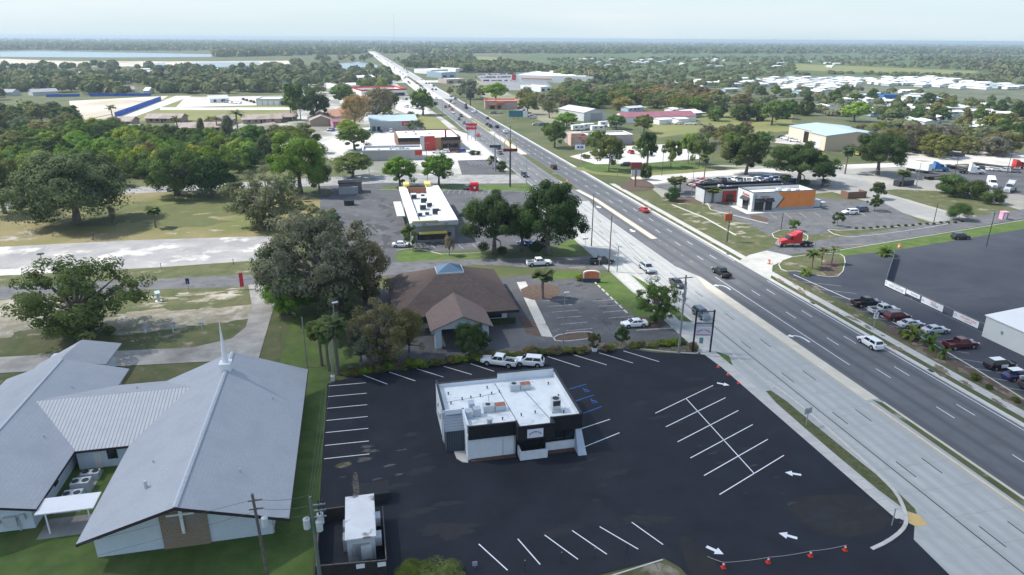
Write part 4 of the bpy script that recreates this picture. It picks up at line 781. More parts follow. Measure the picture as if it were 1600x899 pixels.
t.part('portico_roof', M().slab([(15.0, 102.9, 6.0), (15.0, 114.5, 6.0), (9.6, 112.4, 3.5), (9.6, 103.6, 3.5)], .15).slab([(20.2, 103.6, 3.5), (20.2, 112.4, 3.5), (15.0, 114.5, 6.0), (15.0, 102.9, 6.0)], .15), mat('lighter_brown_shingles', (.15, .11, .10), (.19, .145, .13), 1.6, coords='obj', detail=8, stripes=(2, .18, (.125, .092, .085), .22, .02)))
q = M(); q.add([(10.2, 104.0, 3.5), (19.6, 104.0, 3.5), (15.0, 104.0, 5.7), (10.2, 104.3, 3.5), (19.6, 104.3, 3.5), (15.0, 104.3, 5.7)], [(0, 1, 2), (3, 5, 4), (0, 3, 4, 1)]); t.part('portico_gable', q, CHWALL)
for x in (10.4, 18.4): t.part('portico_pier', M().box(x, x + 1.1, 104.2, 105.0, 0, 3.5), CHWALL)
for x in (10.4, 18.4): t.part('portico_pier', M().box(x, x + 1.1, 110.2, 111.0, 0, 3.5), CHWALL)
t.part('planter_hedge', M().box(20.2, 26, 112.1, 113.0, 0, .9), mat('clipped_hedge', (.02, .03, .012), (.04, .06, .02), 3, coords='obj'))
# ---------------------------------------------------------------- burger restaurant with white arms
t = T('burger_restaurant', 'burger restaurant with long white roof arms, yellow canopies and rooftop machines', 'restaurant', (17.5, 188, 0))
t.part('wall', M().box(12.2, 22.8, 168, 209, 0, 4.6), mat('restaurant_grey', (.27, .28, .29), (.32, .33, .34), .7, coords='obj'))
t.part('roof', M().box(13.8, 19.8, 168.3, 208, 4.6, 4.75), LGREY)
for a, b, c in ((11.5, 13.8, 1), (19.6, 23.6, 0)): t.part('roof_arm', M().slab([(a, 167.2, 5.6), (b, 167.2, 5.6), (b, 210, 5.9), (a, 210, 5.9)], .9), WROOFB)
t.part('parapet', M().slab([(12.0, 167.1, 5.7), (23.4, 167.1, 5.7), (23.4, 168.2, 5.9), (12.0, 168.2, 5.9)], 1.2), LGREY)
t.part('yellow_trim', M().box(12.0, 18.5, 166.95, 167.08, 5.65, 5.95), YELLOWP); t.part('front_canopy', M().box(13.6, 20.6, 166.2, 167.6, 2.6, 3.0), YELLOWP)
t.part('red_screen', M().box(14, 19.4, 205, 205.3, 4.75, 6.5), RUST)
for a, b in ((13, 14.6), (21, 22.6)): t.part('yellow_beam', M().box(a + (.5 if a > 20 else 0) * -3, b - (1.5 if a > 20 else 0), 208.5, 212.5, 6.2, 6.9), YELLOWP)
f = t.part('sign_fascia', M().box(14.4, 21.0, 166.85, 167.02, 4.6, 5.4), GREYM); text("McDonald's", .95, TXWHITE, f, (17.7 - 17.5, 166.8 - 188, 5.0))
t.part('window', M().box(13.2, 21.8, 167.9, 168.0, .7, 2.4), GLASS); t.part('window', M().box(22.78, 22.84, 172, 192, .7, 2.4), GLASS); t.part('window', M().box(12.14, 12.2, 172, 190, .7, 2.4), GLASS)
t.part('drive_canopy', M().box(9.2, 11.4, 184, 202, 2.9, 3.2), LGREY)
for x, y, s in ((14.2, 197, 1.6), (17.6, 186, 1.5), (15.4, 183, 1.7), (18.2, 177.5, 1.9), (16.2, 177, 1.1), (17.2, 199, 1.1), (14.2, 176, 1.2), (16.4, 191, 1.8)):
    u = t.part('rooftop_unit', M().box(x, x + s, y, y + s * 1.3, 4.75, 4.75 + s * .9), LIGHTM); link('grille', M().box(x + .08, x + s - .08, y - .04, y, 4.95, 4.6 + s * .9).mesh('grille', DARKM, (17.5, 188, 0)), u)
t = T('play_terrace', 'dark railed terrace under thin posts in front of the burger restaurant', 'terrace', (17.5, 164.5, 0)); t.part('railing', M().box(12.5, 22.2, 163.4, 163.5, .8, .9).box(12.5, 22.2, 163.4, 163.5, .4, .46).box(12.5, 12.6, 163.4, 166.8, .8, .9).box(22.1, 22.2, 163.4, 166.8, .8, .9), DARKM)
for x in np.linspace(12.6, 22.1, 7): t.part('post', M().box(x - .05, x + .05, 163.4, 163.5, 0, 2.4 if x in (12.6, 22.1) else .9), DARKM)
q = M()
for x in (14.2, 16.8, 19.4): q.cyl((x, 165, .7), (x, 165, .76), .5, n=10).cyl((x, 165, 0), (x, 165, .7), .06, n=6)
t.part('table', q, DARKM)
# ---------------------------------------------------------------- orange and white chicken shop
t = T('chicken_shop', 'orange and white flat-roofed chicken shop with dark awnings beside the grey car park', 'restaurant', (115.2, 181.8, 0), local=True)
w, d, h = 21.2, 8.6, 5.8
q = M(); k = .25; q.box(0, w, 0, k, 0, h); q.box(0, w, d - k, d, 0, h); q.box(0, k, k, d - k, 0, h); q.box(w - k, w, k, d - k, 0, h); t.part('wall', q, mat('off_white_wall', (.52, .53, .53), (.57, .58, .58), 1, coords='obj'))
t.part('roof', M().box(k, w - k, k, d - k, 4.6, 4.8), WROOFB); t.part('coping', M().box(-.08, w + .08, -.08, k + .05, h, h + .12).box(-.08, w + .08, d - k, d + .08, h, h + .12).box(-.08, k + .05, k + .05, d - k, h, h + .12).box(w - k, w + .08, k + .05, d - k, h, h + .12), DARKM)
t.part('orange_panel', M().add([(8.3, -.04, 5.7), (w + .05, -.04, 5.7), (w + .05, -.04, .9), (8.6, -.04, .9), (10.2, -.04, 3.9)], [(0, 4, 3, 2, 1)]).box(w, w + .05, -.03, d, .9, 5.7), ORANGE)
t.part('brown_stripe', M().add([(8.0, -.07, .9), (8.7, -.07, .9), (10.9, -.07, 3.9), (10.3, -.07, 3.9)], [(0, 1, 2, 3)]), BROWNB)
t.part('base_course', M().box(-.05, w + .06, -.06, 0, 0, .9), GREYW)
t.part('window', M().box(.8, 3.9, -.08, -.03, .2, 3.3), GLASS); t.part('window', M().box(4.5, 6.8, -.08, -.03, .2, 3.3), GLASS); t.part('door', M().box(-.08, -.03, 2.0, 5.2, .1, 3.0), GLASS)
for a, b in ((.6, 4.1), (4.4, 7.0)): t.part('awning', M().slab([(a, -1.0, 3.1), (b, -1.0, 3.1), (b, -.05, 4.0), (a, -.05, 4.0)], .1), DARKM)
t.part('awning', M().slab([(-1.0, 5.8, 3.1), (-1.0, 1.6, 3.1), (-.05, 1.6, 4.0), (-.05, 5.8, 4.0)], .1), DARKM)
text('Popeyes', 1.1, TXRED, t.o, (-.1, 3.8, 4.6), rz=-90); text('Popeyes', .9, TXRED, t.o, (4.0, -.1, 4.5)); t.part('emblem', M().cyl((1.0, -.06, 4.6), (1.0, -.12, 4.6), .45, n=16), GREYM)
for x, y in ((9, 3), (11.5, 5), (14, 4), (16.5, 3)): t.part('rooftop_unit', M().box(x, x + 1.4, y, y + 1.2, 4.8, 5.7), LIGHTM)
single('cooler_box', M().box(0, 2.6, 0, 2, 0, 2.2).box(3.4, 4.8, .3, 1.8, 0, 1.3), LIGHTM, 'pale cold-store box behind the orange wall of the chicken shop', 'cold store', (137.5, 183.5, 0), local=True)
# red-and-dark car shop behind
t = flat_bldg('car_shop', 'long low shop with black roof edge and red doorway behind the orange building', 'shop', (106.5, 195.5), 31, 6, 4.2, wall=LGREY, roof=DARKM, trim=BLACKT, trimh=.8, units=2); openings(t, 'window', 'f', 31, 6, [(12, 15, .5, 2.6), (16.5, 19, .5, 2.6)], GLASS); t.part('doorway', M().box(6.5, 11, -.5, .0, 0, 3.6), REDP); openings(t, 'window', 'f', 31, 6, [(7.5, 10, .3, 2.6)], GLASS, out=.56)
# ---------------------------------------------------------------- other buildings (placed from the photo on the ground plane)
def bl(px, py): return g(px, py)
def span(a, b): return math.dist(g(*a), g(*b))
def ang(a, b): A, B = g(*a), g(*b); return math.degrees(math.atan2(B[1] - A[1], B[0] - A[0]))
# red-panel restaurant
t = flat_bldg('grill_restaurant', 'grill restaurant with white roof, dark parapet and tall red wall panel', 'restaurant', (18.3, 319), 28.5, 33, 5.6, wall=BROWNB, roof=WROOFB, trim=None, units=4, seed=3)
t.part('dark_parapet', M().box(-.1, 9.8, -.12, -.02, 4.2, 6.0), BLACKT); t.part('dark_parapet', M().box(19.6, 28.6, -.12, -.02, 4.4, 6.0).box(28.52, 28.6, -.02, 10, 4.4, 6), BLACKT)
t.part('red_panel', M().box(11.8, 16.6, -.5, -.02, 0, 6.6), REDP); t.part('tan_panel', M().box(16.7, 19.5, -.3, -.02, 0, 5.9), mat('tan_panel', (.32, .17, .08))); t.part('grey_tower', M().box(9.8, 11.7, -.6, -.02, 0, 6.8), LGREY)
t.part('red_blade', M().box(21.5, 22.3, 1.5, 2.3, 4.9, 9.0), REDP); openings(t, 'window', 'f', 28.5, 33, [(20.2, 22.5, .4, 3.4), (23, 27.5, .4, 3.4)], GLASS)
# store with the blue roof
t = T('outlet_store', 'grey store with pale blue metal roof and red sign', 'store', (7.5, 392, 0), local=True)
t.part('wall', M().box(0, 26, 0, 34, 0, 5.4), mat('store_wall', (.36, .38, .39), (.40, .42, .43), .5, coords='obj')); t.part('roof', M().slab([(-.4, -.4, 5.5), (26.4, -.4, 5.5), (26.4, 17, 7.2), (-.4, 17, 7.2)], .2).slab([(-.4, 34.4, 5.5), (-.4, 17, 7.2), (26.4, 17, 7.2), (26.4, 34.4, 5.5)], .2), BLUER)
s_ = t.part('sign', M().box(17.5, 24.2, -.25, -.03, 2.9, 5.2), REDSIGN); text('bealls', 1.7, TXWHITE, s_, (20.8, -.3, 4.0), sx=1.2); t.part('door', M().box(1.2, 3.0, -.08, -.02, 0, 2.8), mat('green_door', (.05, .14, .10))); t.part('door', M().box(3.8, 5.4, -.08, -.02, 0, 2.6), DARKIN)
t.part('white_end', M().box(26.0, 26.1, 0, 34, 0, 5.3), WHITEP)
# buildings table: kind, name, label, cat, px_left, px_right (front ground corners), depth m, height m, extras
def two(a, b): return g(*a), span(a, b), ang(a, b)
def FB(name, label, cat, a, b, dep, h, **kw):
    p, w_, rz = two(a, b); return flat_bldg(name, label, cat, p, w_, dep, h, rz=rz, **kw), w_
def GB(name, label, cat, a, b, dep, h, rh, **kw):
    p, w_, rz = two(a, b); return gable_bldg(name, label, cat, p, w_, dep, h, rh, rz=rz, **kw), w_
t, w = FB('strip_shop', 'long strip shop with red and white roof edge', 'shop', (565, 152), (636, 150), 40, 5, wall=WHITEP, roof=WROOFB, trim=REDP, trimh=1.4, par=1.0, units=3); openings(t, 'window', 'f', w, 40, [(w * .35, w * .5, .3, 3), (w * .55, w * .7, .3, 3), (w * .75, w * .95, .3, 3)], GLASS)
t, w = FB('tile_works', 'shop with brown brick corner and white flat roof behind the strip shop', 'shop', (545, 142), (590, 140), 50, 5, wall=WHITEP, roof=WROOFB, units=1); t.part('brick_front', M().box(w * .68, w, -.4, -.02, 0, 5.6), BROWNB); openings(t, 'window', 'f', w, 50, [(w * .1, w * .2, 1, 3), (w * .25, w * .4, 1, 3), (w * .45, w * .55, 1, 3)], GLASS); openings(t, 'window', 'f', w, 50, [(w * .76, w * .95, .6, 3)], GLASS, out=.46)
t, w = GB('peach_house', 'low building with orange-tan tiled roof behind the grey oak', 'building', (520, 192), (566, 178), 16, 3, 2.5, wall=CREAM, roof=mat('terracotta', (.40, .20, .13), (.46, .25, .17), .5, coords='obj'))
t, w = GB('terracotta_hall', 'building with terracotta roof and white gable beside the strip shop', 'building', (560, 165), (600, 162), 25, 3.5, 2.5, wall=WHITEP, roof=MATS['terracotta'])
t, w = GB('tan_hall', 'wide tan hall with low pale gable roof facing the side road', 'hall', (485, 198), (520, 197), 30, 3.4, 2.6, wall=TANWALL, roof=TANROOF, axis='y')
t, w = GB('pink_shop', 'small shop with pink front attached to the tan hall', 'shop', (521, 200), (543, 199), 12, 3.4, .8, wall=mat('pink_wall', (.5, .22, .22), (.35, .25, .4), .3, coords='obj'), roof=REDROOF)
t, w = FB('wide_white_shop', 'long shop with stone-grey walls and parapet crowded with machines, behind the twin street trees', 'shop', (567, 252), (660, 250), 13, 4.2, wall=mat('stone_grey', (.33, .32, .31), (.38, .37, .36), .4, coords='obj'), roof=LGREY, trim=WHITEP, trimh=.35, units=8, seed=9); t.part('red_corner', M().box(w * .88, w, -.1, -.02, 2.0, 4.2), REDP)
# brown-roofed row houses (motel) in the wood
for i, (a, b, dep, lb) in enumerate((((178, 211), (212, 211), 12, 'tan-roofed motel wing at the left end of the front row'), ((275, 208), (360, 206), 12, 'long tan-roofed motel wing in the front row, partly behind trees'), ((181, 197), (205, 197), 11, 'tan-roofed motel wing with dark porch at the left of the back row'), ((228, 192), (282, 192), 12, 'tan-roofed motel wing in the back row beside the bare tree'), ((380, 194), (440, 192), 12, 'tan-roofed motel wing in the back row, right of the palms'), ((400, 212), (440, 206), 12, 'tan-roofed motel house nearest the car park on the right'), ((440, 190), (465, 189), 12, 'tan-roofed motel wing at the far right of the back row'))):
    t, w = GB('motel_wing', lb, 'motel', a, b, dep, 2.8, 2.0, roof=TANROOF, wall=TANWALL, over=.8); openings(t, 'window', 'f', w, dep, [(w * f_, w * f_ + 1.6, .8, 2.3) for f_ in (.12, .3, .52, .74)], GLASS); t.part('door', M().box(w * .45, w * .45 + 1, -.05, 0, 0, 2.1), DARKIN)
t, w = GB('motel_office', 'tan gabled motel office with red-brown door between the palms', 'motel', (320, 197), (357, 197), 16, 3, 2.4, wall=TANWALL, roof=TANROOF, axis='y'); t.part('door', M().box(w * .4, w * .55, -.05, 0, 0, 2.4), REDP)
t, w = FB('grey_store_house', 'long grey ribbed storage building beyond the mown field', 'storage', (401, 165), (438, 165), 20, 5, wall=LGREY, roof=WROOFB, units=0); openings(t, 'shutter', 'f', w, 20, [(w * f_, w * f_ + w * .18, 0, 3.4) for f_ in (.05, .28, .52, .76)], WHITEP)
t, w = GB('yard_office', 'small white gabled office in the gravel yard', 'office', (328, 161), (358, 160), 18, 3, 2, wall=WHITEP, roof=LGREY); openings(t, 'window', 'f', w, 18, [(w * .2, w * .35, .5, 2.4), (w * .6, w * .8, .5, 2.4)], GLASS)
# far left houses
for i, (a, b, lb, rm) in enumerate((((0, 150), (20, 150), 'grey-roofed house at the left edge behind the wood', GREYW), ((52, 150), (92, 148), 'grey-roofed house beside the teal-topped house', GREYW), ((76, 139), (92, 138), 'house with white and teal roof', TEAL), ((138, 148), (158, 147), 'small grey-roofed house behind the blue site screen', GREYW), ((182, 146), (212, 145), 'brown-grey roofed house behind the blue site screen', TANROOF), ((225, 147), (233, 147), 'small white shed at the end of the blue screen', WHITEP), ((190, 131), (196, 131), 'small white-roofed hut among dark trees', WHITEP), ((160, 117), (240, 116), 'long pale low building with green roof stripe by the lake', LGREY), ((55, 120), (75, 119), 'pale low house among the left trees', WHITEP), ((410, 116), (428, 115), 'brown-roofed house near the mown field', TANROOF), ((478, 116), (494, 115), 'tan-roofed house beside the white barn', TANROOF), ((513, 114), (527, 114), 'white-roofed barn left of the round lake', WHITEP), ((553, 126), (586, 124), 'white row building behind the left oaks', WHITEP), ((575, 116), (612, 113), 'pale building with red-tiled turret', mat('pink_tile', (.42, .26, .22)) ), ((316, 114), (332, 113), 'white-roofed house in the left woods', WHITEP))):
    GB('house', lb, 'house', a, b, 12, 3, 2.2, roof=rm, wall=LGREY)
GB('long_pink_roof_hall', 'long hall with plum-coloured metal roof and white gable porch', 'hall', (974, 193), (1087, 190), 16, 3.6, 2.4, wall=WHITEP, roof=REDROOF)
for a, b, lb in (((1030, 195), (1050, 194), 'small white porch left of centre before the plum roof'), ((1060, 194), (1075, 193), 'small white porch at the right before the plum roof')): GB('porch', lb, 'porch', a, b, 8, 3, .4, wall=WHITEP, roof=WHITEP)
t, w = GB('steel_barn', 'pale steel barn with big grey door beside the white trailers', 'barn', (912, 190), (946, 188), 30, 5.5, 2, wall=LGREY, roof=LGREY, axis='y'); t.part('door', M().box(w * .3, w * .85, -.06, 0, 0, 4.8), GREYW)
t, w = FB('burger_shop', 'burger shop with round orange emblem and pale roof behind three street trees', 'restaurant', (893, 228), (988, 226), 14, 4.8, wall=mat('burger_wall', (.30, .27, .27), (.34, .31, .31), .5, coords='obj'), roof=WROOFB, trim=WHITEP, trimh=.2, units=4)
t.part('corner_tower', M().box(-.5, w * .15, -.6, 5, 0, 6), mat('salmon_wall', (.62, .32, .24), (.55, .50, .46), .4, coords='obj')); e_ = t.part('emblem', M().cyl((w * .18, -.7, 3.9), (w * .18, -.5, 3.9), 1.9, n=24), mat('emblem_orange', (.60, .16, .07))); text('BURGER\nKING', 1.0, TXWHITE, e_, (w * .18, -.8, 3.9)); openings(t, 'window', 'f', w, 14, [(w * .25, w * .38, .4, 2.6)], GLASS); t.part('emblem', M().cyl((w * .48, -.5, 4.2), (w * .48, -.02, 4.2), 1.1, n=20), MATS['emblem_orange'])
t, w = FB('bar_and_grill', 'small restaurant with orange-red awnings and white roof by the highway', 'restaurant', (758, 171), (808, 171), 22, 5, wall=mat('pinkish_wall', (.42, .30, .26), (.46, .34, .30), .5, coords='obj'), roof=WROOFB, trim=mat('coral_trim', (.55, .16, .09)), trimh=1.0, units=2); openings(t, 'window', 'f', w, 22, [(w * .15, w * .3, .3, 2.6), (w * .38, w * .5, .3, 2.6)], GLASS); t.part('awning', M().box(w * .1, w * .35, -1.5, 0, 2.8, 3.2).box(w * .36, w * .58, -1.5, 0, 3.4, 5.2), MATS['coral_trim'])
# warehouse
A = g(1231, 214); B = g(1300, 233); C = g(1350, 229)
t = T('workshop', 'cream steel workshop with pale blue-grey roofs and open roller doors', 'workshop', (*g(1231, 216), 0), ang((1231, 216), (1306, 236)), local=True)
w = span((1231, 216), (1306, 236)); d = 30
t.part('wall', M().box(0, w * .68, 0, d, 0, 6.4).box(w * .68, w, -6, d - 6, 0, 7.0), CREAM)
t.part('roof', M().slab([(-.3, -.3, 6.5), (w * .68, -.3, 6.5), (w * .68, d / 2, 8.0), (-.3, d / 2, 8.0)], .2).slab([(-.3, d + .3, 6.5), (-.3, d / 2, 8.0), (w * .68, d / 2, 8.0), (w * .68, d + .3, 6.5)], .2).slab([(w * .67, -6.3, 7.1), (w + .3, -6.3, 7.1), (w + .3, d / 2 - 6, 8.8), (w * .67, d / 2 - 6, 8.8)], .2).slab([(w * .67, d - 5.7, 7.1), (w * .67, d / 2 - 6, 8.8), (w + .3, d / 2 - 6, 8.8), (w + .3, d - 5.7, 7.1)], .2), BLUER)
t.part('end_wall', M().add([(w + .02, -6, 0), (w + .02, d - 6, 0), (w + .02, d - 6, 7), (w + .02, d / 2 - 6, 8.7), (w + .02, -6, 7)], [(0, 1, 2, 3, 4)]), TANMETAL)
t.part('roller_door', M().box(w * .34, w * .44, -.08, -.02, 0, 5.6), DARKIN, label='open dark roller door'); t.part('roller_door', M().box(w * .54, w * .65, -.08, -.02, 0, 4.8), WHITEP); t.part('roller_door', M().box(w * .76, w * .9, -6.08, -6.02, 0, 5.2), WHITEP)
t, w = FB('low_dark_store', 'low dark blue store attached to the end of the cream workshop', 'store', (1309, 234), (1344, 232), 12, 3, wall=mat('dark_blue_wall', (.07, .10, .15)), roof=LGREY, trim=WHITEP, units=0)
# supermarket and far shops
t, w = FB('supermarket', 'vast white-roofed supermarket with red sign panel at the far right of the highway', 'supermarket', (800, 128), (925, 131), 130, 8, wall=WHITEP, roof=WROOFB, trim=None, units=14, seed=5, par=1); t.part('red_sign', M().box(w * .0, w * .05, -.5, -.02, 2, 8.5), REDP); t.part('orange_band', M().box(w * .12, w * .5, -.4, -.02, 3.4, 4.6), mat('ochre_band', (.55, .26, .06)))
for a, b, dep, h, lb, wm in (((690, 122), (712, 121), 30, 7, 'blue-glass showroom beside the far junction', BLUER), ((712, 114), (770, 113), 60, 6, 'long white shop with flat roof left of the supermarket', WHITEP), ((674, 116), (700, 115), 40, 6, 'white-roofed shop nearest the far junction', WHITEP), ((698, 131), (727, 130), 20, 5, 'pinkish low shop with dark windows by the far junction', mat('pinkish_low', (.45, .36, .33))), ((845, 144), (862, 143), 30, 5, 'white shop hidden among olive trees', WHITEP), ((640, 92), (652, 92), 30, 5, 'tiny white building far up the highway', WHITEP)):
    t, w = FB('far_shop', lb, 'shop', a, b, dep, h, wall=wm, roof=WROOFB, units=1); openings(t, 'window', 'f', w, dep, [(w * .1, w * .35, .5, 3), (w * .6, w * .85, .5, 3)], GLASS)
t, w = FB('blue_shop', 'bright blue-walled building among the right-hand trees', 'building', (1380, 158), (1402, 158), 20, 5, wall=mat('bright_blue', (.03, .16, .45)), roof=DARKM, units=0)
GB('white_warehouse_end', 'white metal building at the right edge of the dark car park', 'warehouse', (0, 0), (0, 1), 1, 1, 1) if False else None
t = T('white_metal_building', 'cream-white ribbed metal building at the right edge of the dark car park', 'warehouse', (105.4, 60.2, 0), local=True)
t.part('wall', M().box(0, 22, 0, 29.5, 0, 4.0), mat('ribbed_white_metal', (.60, .62, .60), (.65, .67, .64), .5, coords='obj', stripes=(1, .3, (.52, .54, .53), .15, .03))); t.part('roof', M().slab([(-.2, -.2, 4.05), (11, -.2, 5.2), (11, 29.7, 5.2), (-.2, 29.7, 4.05)], .15).slab([(11, -.2, 5.2), (22.2, -.2, 4.05), (22.2, 29.7, 4.05), (11, 29.7, 5.2)], .15), WROOFB); t.part('wall_lamp', M().box(-.15, 0, 25.8, 26.1, 2.0, 2.5), GREYM)
# ---------------------------------------------------------------- vegetation
def quads(centers, normals, size, rng, name, mt, aspect=1.5):
    n_ = len(centers); nrm = normals / (np.linalg.norm(normals, axis=1, keepdims=True) + 1e-9)
    rv = rng.normal(size=(n_, 3)); u = np.cross(nrm, rv); u /= np.linalg.norm(u, axis=1, keepdims=True) + 1e-9; v = np.cross(nrm, u)
    s_ = (size * rng.uniform(.6, 1.4, n_))[:, None]; u = u * s_ * aspect ** .5; v = v * s_ / aspect ** .5
    V = np.stack([centers - u * .5, centers - v * .5 , centers + u * .5, centers + v * .5], 1).reshape(-1, 3)
    me = bpy.data.meshes.new(name); me.vertices.add(len(V)); me.vertices.foreach_set('co', V.astype(np.float32).ravel())
    me.loops.add(4 * n_); me.loops.foreach_set('vertex_index', np.arange(4 * n_, dtype=np.int32))
    me.polygons.add(n_); me.polygons.foreach_set('loop_start', np.arange(0, 4 * n_, 4, dtype=np.int32)); me.polygons.foreach_set('loop_total', np.full(n_, 4, np.int32))
    me.materials.append(mt); me.update(calc_edges=True); me.validate(); return me
def crown_pts(kind, rng, nl, w=12., h=10.):
    """points and normals of leaves, canonical tree: crown half width w/2, total height h"""
    if kind == 'pine':
        nc = 26; z = rng.uniform(.4, 1, nc) * h; r = (1.08 - z / h) * w * .55; a = rng.uniform(0, 6.28, nc); rr = r * rng.uniform(.3, 1, nc)
        C = np.stack([rr * np.cos(a), rr * np.sin(a), z], 1); RC = rng.uniform(.10, .17, nc) * w
    elif kind == 'cone':
        nc = 30; z = rng.uniform(.08, .95, nc) * h; r = (1.0 - .8 * z / h) * w * .42; a = rng.uniform(0, 6.28, nc); rr = r * rng.uniform(.5, 1, nc)
        C = np.stack([rr * np.cos(a), rr * np.sin(a), z], 1); RC = rng.uniform(.12, .2, nc) * w
    elif kind == 'bush':
        nc = 16; d = rng.normal(size=(nc, 3)); d /= np.linalg.norm(d, axis=1, keepdims=True); C = d * np.array([w * .33, w * .33, h * .3]) + np.array([0, 0, h * .45]); RC = rng.uniform(.16, .24, nc) * w
    else:
        nc = {'airy': 110, 'full': 70, 'oak': 66, 'moss': 84, 'bare': 60, 'young': 34}[kind]
        d = rng.normal(size=(nc, 3)); d[:, 2] = np.where(d[:, 2] < -.55, -d[:, 2], d[:, 2]); d /= np.linalg.norm(d, axis=1, keepdims=True)
        if kind in ('full', 'airy'): d = rng.normal(size=(nc, 3)); d /= np.linalg.norm(d, axis=1, keepdims=True)
        rad = rng.uniform(.45, 1.0, nc) ** .6
        az = np.arctan2(d[:, 1], d[:, 0]); lob = 1 + .15 * np.sin(3 * az + rng.uniform(0, 6)) + .10 * np.sin(5 * az + rng.uniform(0, 6))
        C = d * (rad * lob)[:, None] * np.array([w * .40, w * .40, h * .40]) + np.array([0, 0, h * {'full': .44, 'airy': .46}.get(kind, .50)]); RC = (rng.uniform(.045, .10, nc) if kind == 'airy' else rng.uniform(.06, .145, nc)) * w
    k = rng.integers(0, nc, nl); dd = rng.normal(size=(nl, 3)); dd /= np.linalg.norm(dd, axis=1, keepdims=True)
    q = rng.uniform(.25, 1, nl) ** .5; rc = RC[k] * q
    sq = np.array([1, 1, .75]); P = C[k] + dd * rc[:, None] * sq
    if kind == 'moss':
        nm = nl // 3; km = rng.integers(0, nc, nm); P2 = C[km] + rng.normal(size=(nm, 3)) * np.array([.06 * w, .06 * w, 0]) ; P2[:, 2] -= rng.uniform(0, .24, nm) * h; P2[:, 2] = np.maximum(P2[:, 2], .8)
        P = np.concatenate([P, P2]); dd = np.concatenate([dd, rng.normal(size=(nm, 3)) * np.array([1, 1, .2])])
    cen = np.array([0, 0, h * .45]); out = (P - cen) / np.array([w / 2, w / 2, h / 2])
    N = dd * 1.2 + out * .8 + rng.normal(size=P.shape) * .35 + np.array([0, 0, .25])
    return P, N, C
def trunk_mesh(kind, C, rng, w=12., h=10.):
    q = M(); r = {'young': .16, 'pine': .2, 'cone': .15, 'bush': .1}.get(kind, .42); top = Vector((rng.uniform(-.3, .3), rng.uniform(-.3, .3), h * (.28 if kind in ('oak', 'moss', 'bare', 'airy', 'full') else .7)))
    q.cyl((0, 0, -.05), top * .5 + Vector((.1, 0, 0)), r * 1.15, r * .85, 8); q.cyl(top * .5 + Vector((.1, 0, 0)), top, r * .85, r * .6, 8)
    if kind in ('oak', 'moss', 'bare', 'young', 'airy', 'full'):
        for c in C[:({'bare': 34, 'airy': 46}.get(kind, 18))]:
            c = Vector(c); mid = top.lerp(c, .45) + Vector((rng.uniform(-.5, .5), rng.uniform(-.5, .5), rng.uniform(-.2, .5)))
            q.cyl(top, mid, r * .42, r * .25, 5); q.cyl(mid, c, r * .25, r * .08, 5)
            if kind == 'bare':
                for _ in range(3): q.cyl(mid.lerp(c, .5), c + Vector(rng.normal(size=3) * .9), r * .12, r * .03, 3)
    return q.mesh('trunk', BARK, smooth=True)
TREES = {}
def tree_spec(kind, lod, seed):
    key = (kind, lod, seed)
    if key not in TREES:
        rng = np.random.default_rng(1000 * seed + 17 * lod + len(kind))
        nl, sz = {0: (30000, .215), 1: (10000, .37), 2: (3200, .66)}[lod]
        if kind == 'bare': nl = int(nl * .42); sz *= .9
        if kind == 'airy': nl = int(nl * .50)
        if kind in ('young', 'bush', 'cone', 'pine'): nl = int(nl * .6); sz *= 1.15
        P, N, C = crown_pts(kind, rng, nl)
        TREES[key] = [('crown', quads(P, N, sz, rng, 'crown', LEAF), []), ('trunk', trunk_mesh(kind, C, rng), [])]
    return TREES[key]
def palm_spec(seed, kind='sabal'):
    key = ('palm', kind, seed)
    if key in TREES: return TREES[key]
    rng = np.random.default_rng(seed); th = 5.0 if kind != 'low' else .5; q = M(); nf = 34 if kind == 'sabal' else 22
    for i in range(nf):
        a = rng.uniform(0, 6.28); el_ = rng.uniform(-.7, 1.3) if kind == 'sabal' else rng.uniform(-.1, 1.2); L_ = rng.uniform(1.3, 1.8) if kind == 'sabal' else rng.uniform(1.9, 2.5)
        wd = .55 if kind == 'sabal' else .34; p = Vector((0, 0, th)); prev = None; ns = 5; side = Vector((-math.sin(a), math.cos(a), 0))
        for k in range(ns + 1):
            t = k / ns; e_ = el_ - t * t * (1.5 if kind == 'sabal' else 2.0); ww = wd * math.sin(math.pi * (.12 + .83 * t)) * (1.15 if kind == 'sabal' else 1)
            row = (p + side * ww + Vector((0, 0, -ww * .35)), p.copy(), p - side * ww + Vector((0, 0, -ww * .35)))
            if prev: q.add(list(prev) + list(row), [(0, 1, 4, 3), (1, 2, 5, 4)])
            prev = row; p = p + Vector((math.cos(a) * math.cos(e_), math.sin(a) * math.cos(e_), math.sin(e_))) * (L_ / ns)
    tr_ = M().cyl((0, 0, -.05), (.05, 0, th * .5), .2, .16, 8).cyl((.05, 0, th * .5), (0, 0, th), .16, .19, 8)
    TREES[key] = [('crown', q.mesh('crown', LEAF), []), ('trunk', tr_.mesh('trunk', PALMT), [])]; return TREES[key]
TINT = {'dark': (.056, .100, .030), 'deep': (.042, .080, .026), 'green': (.092, .150, .038), 'bright': (.125, .235, .036), 'lime': (.20, .28, .040), 'olive': (.160, .180, .060),
        'grey': (.155, .165, .115), 'greygreen': (.120, .145, .072), 'brown': (.19, .18, .105), 'yellow': (.25, .25, .055), 'palm': (.105, .14, .055), 'mossg': (.088, .125, .055)}
TINT = {k: (v[0] * 1.38, v[1] * 1.30, v[2] * 1.22) for k, v in TINT.items()}
NT = [0]
def hue(c, R): k = R.uniform(.82, 1.2); return (c[0] * k * R.uniform(.82, 1.25), c[1] * k, c[2] * k * R.uniform(.75, 1.3))
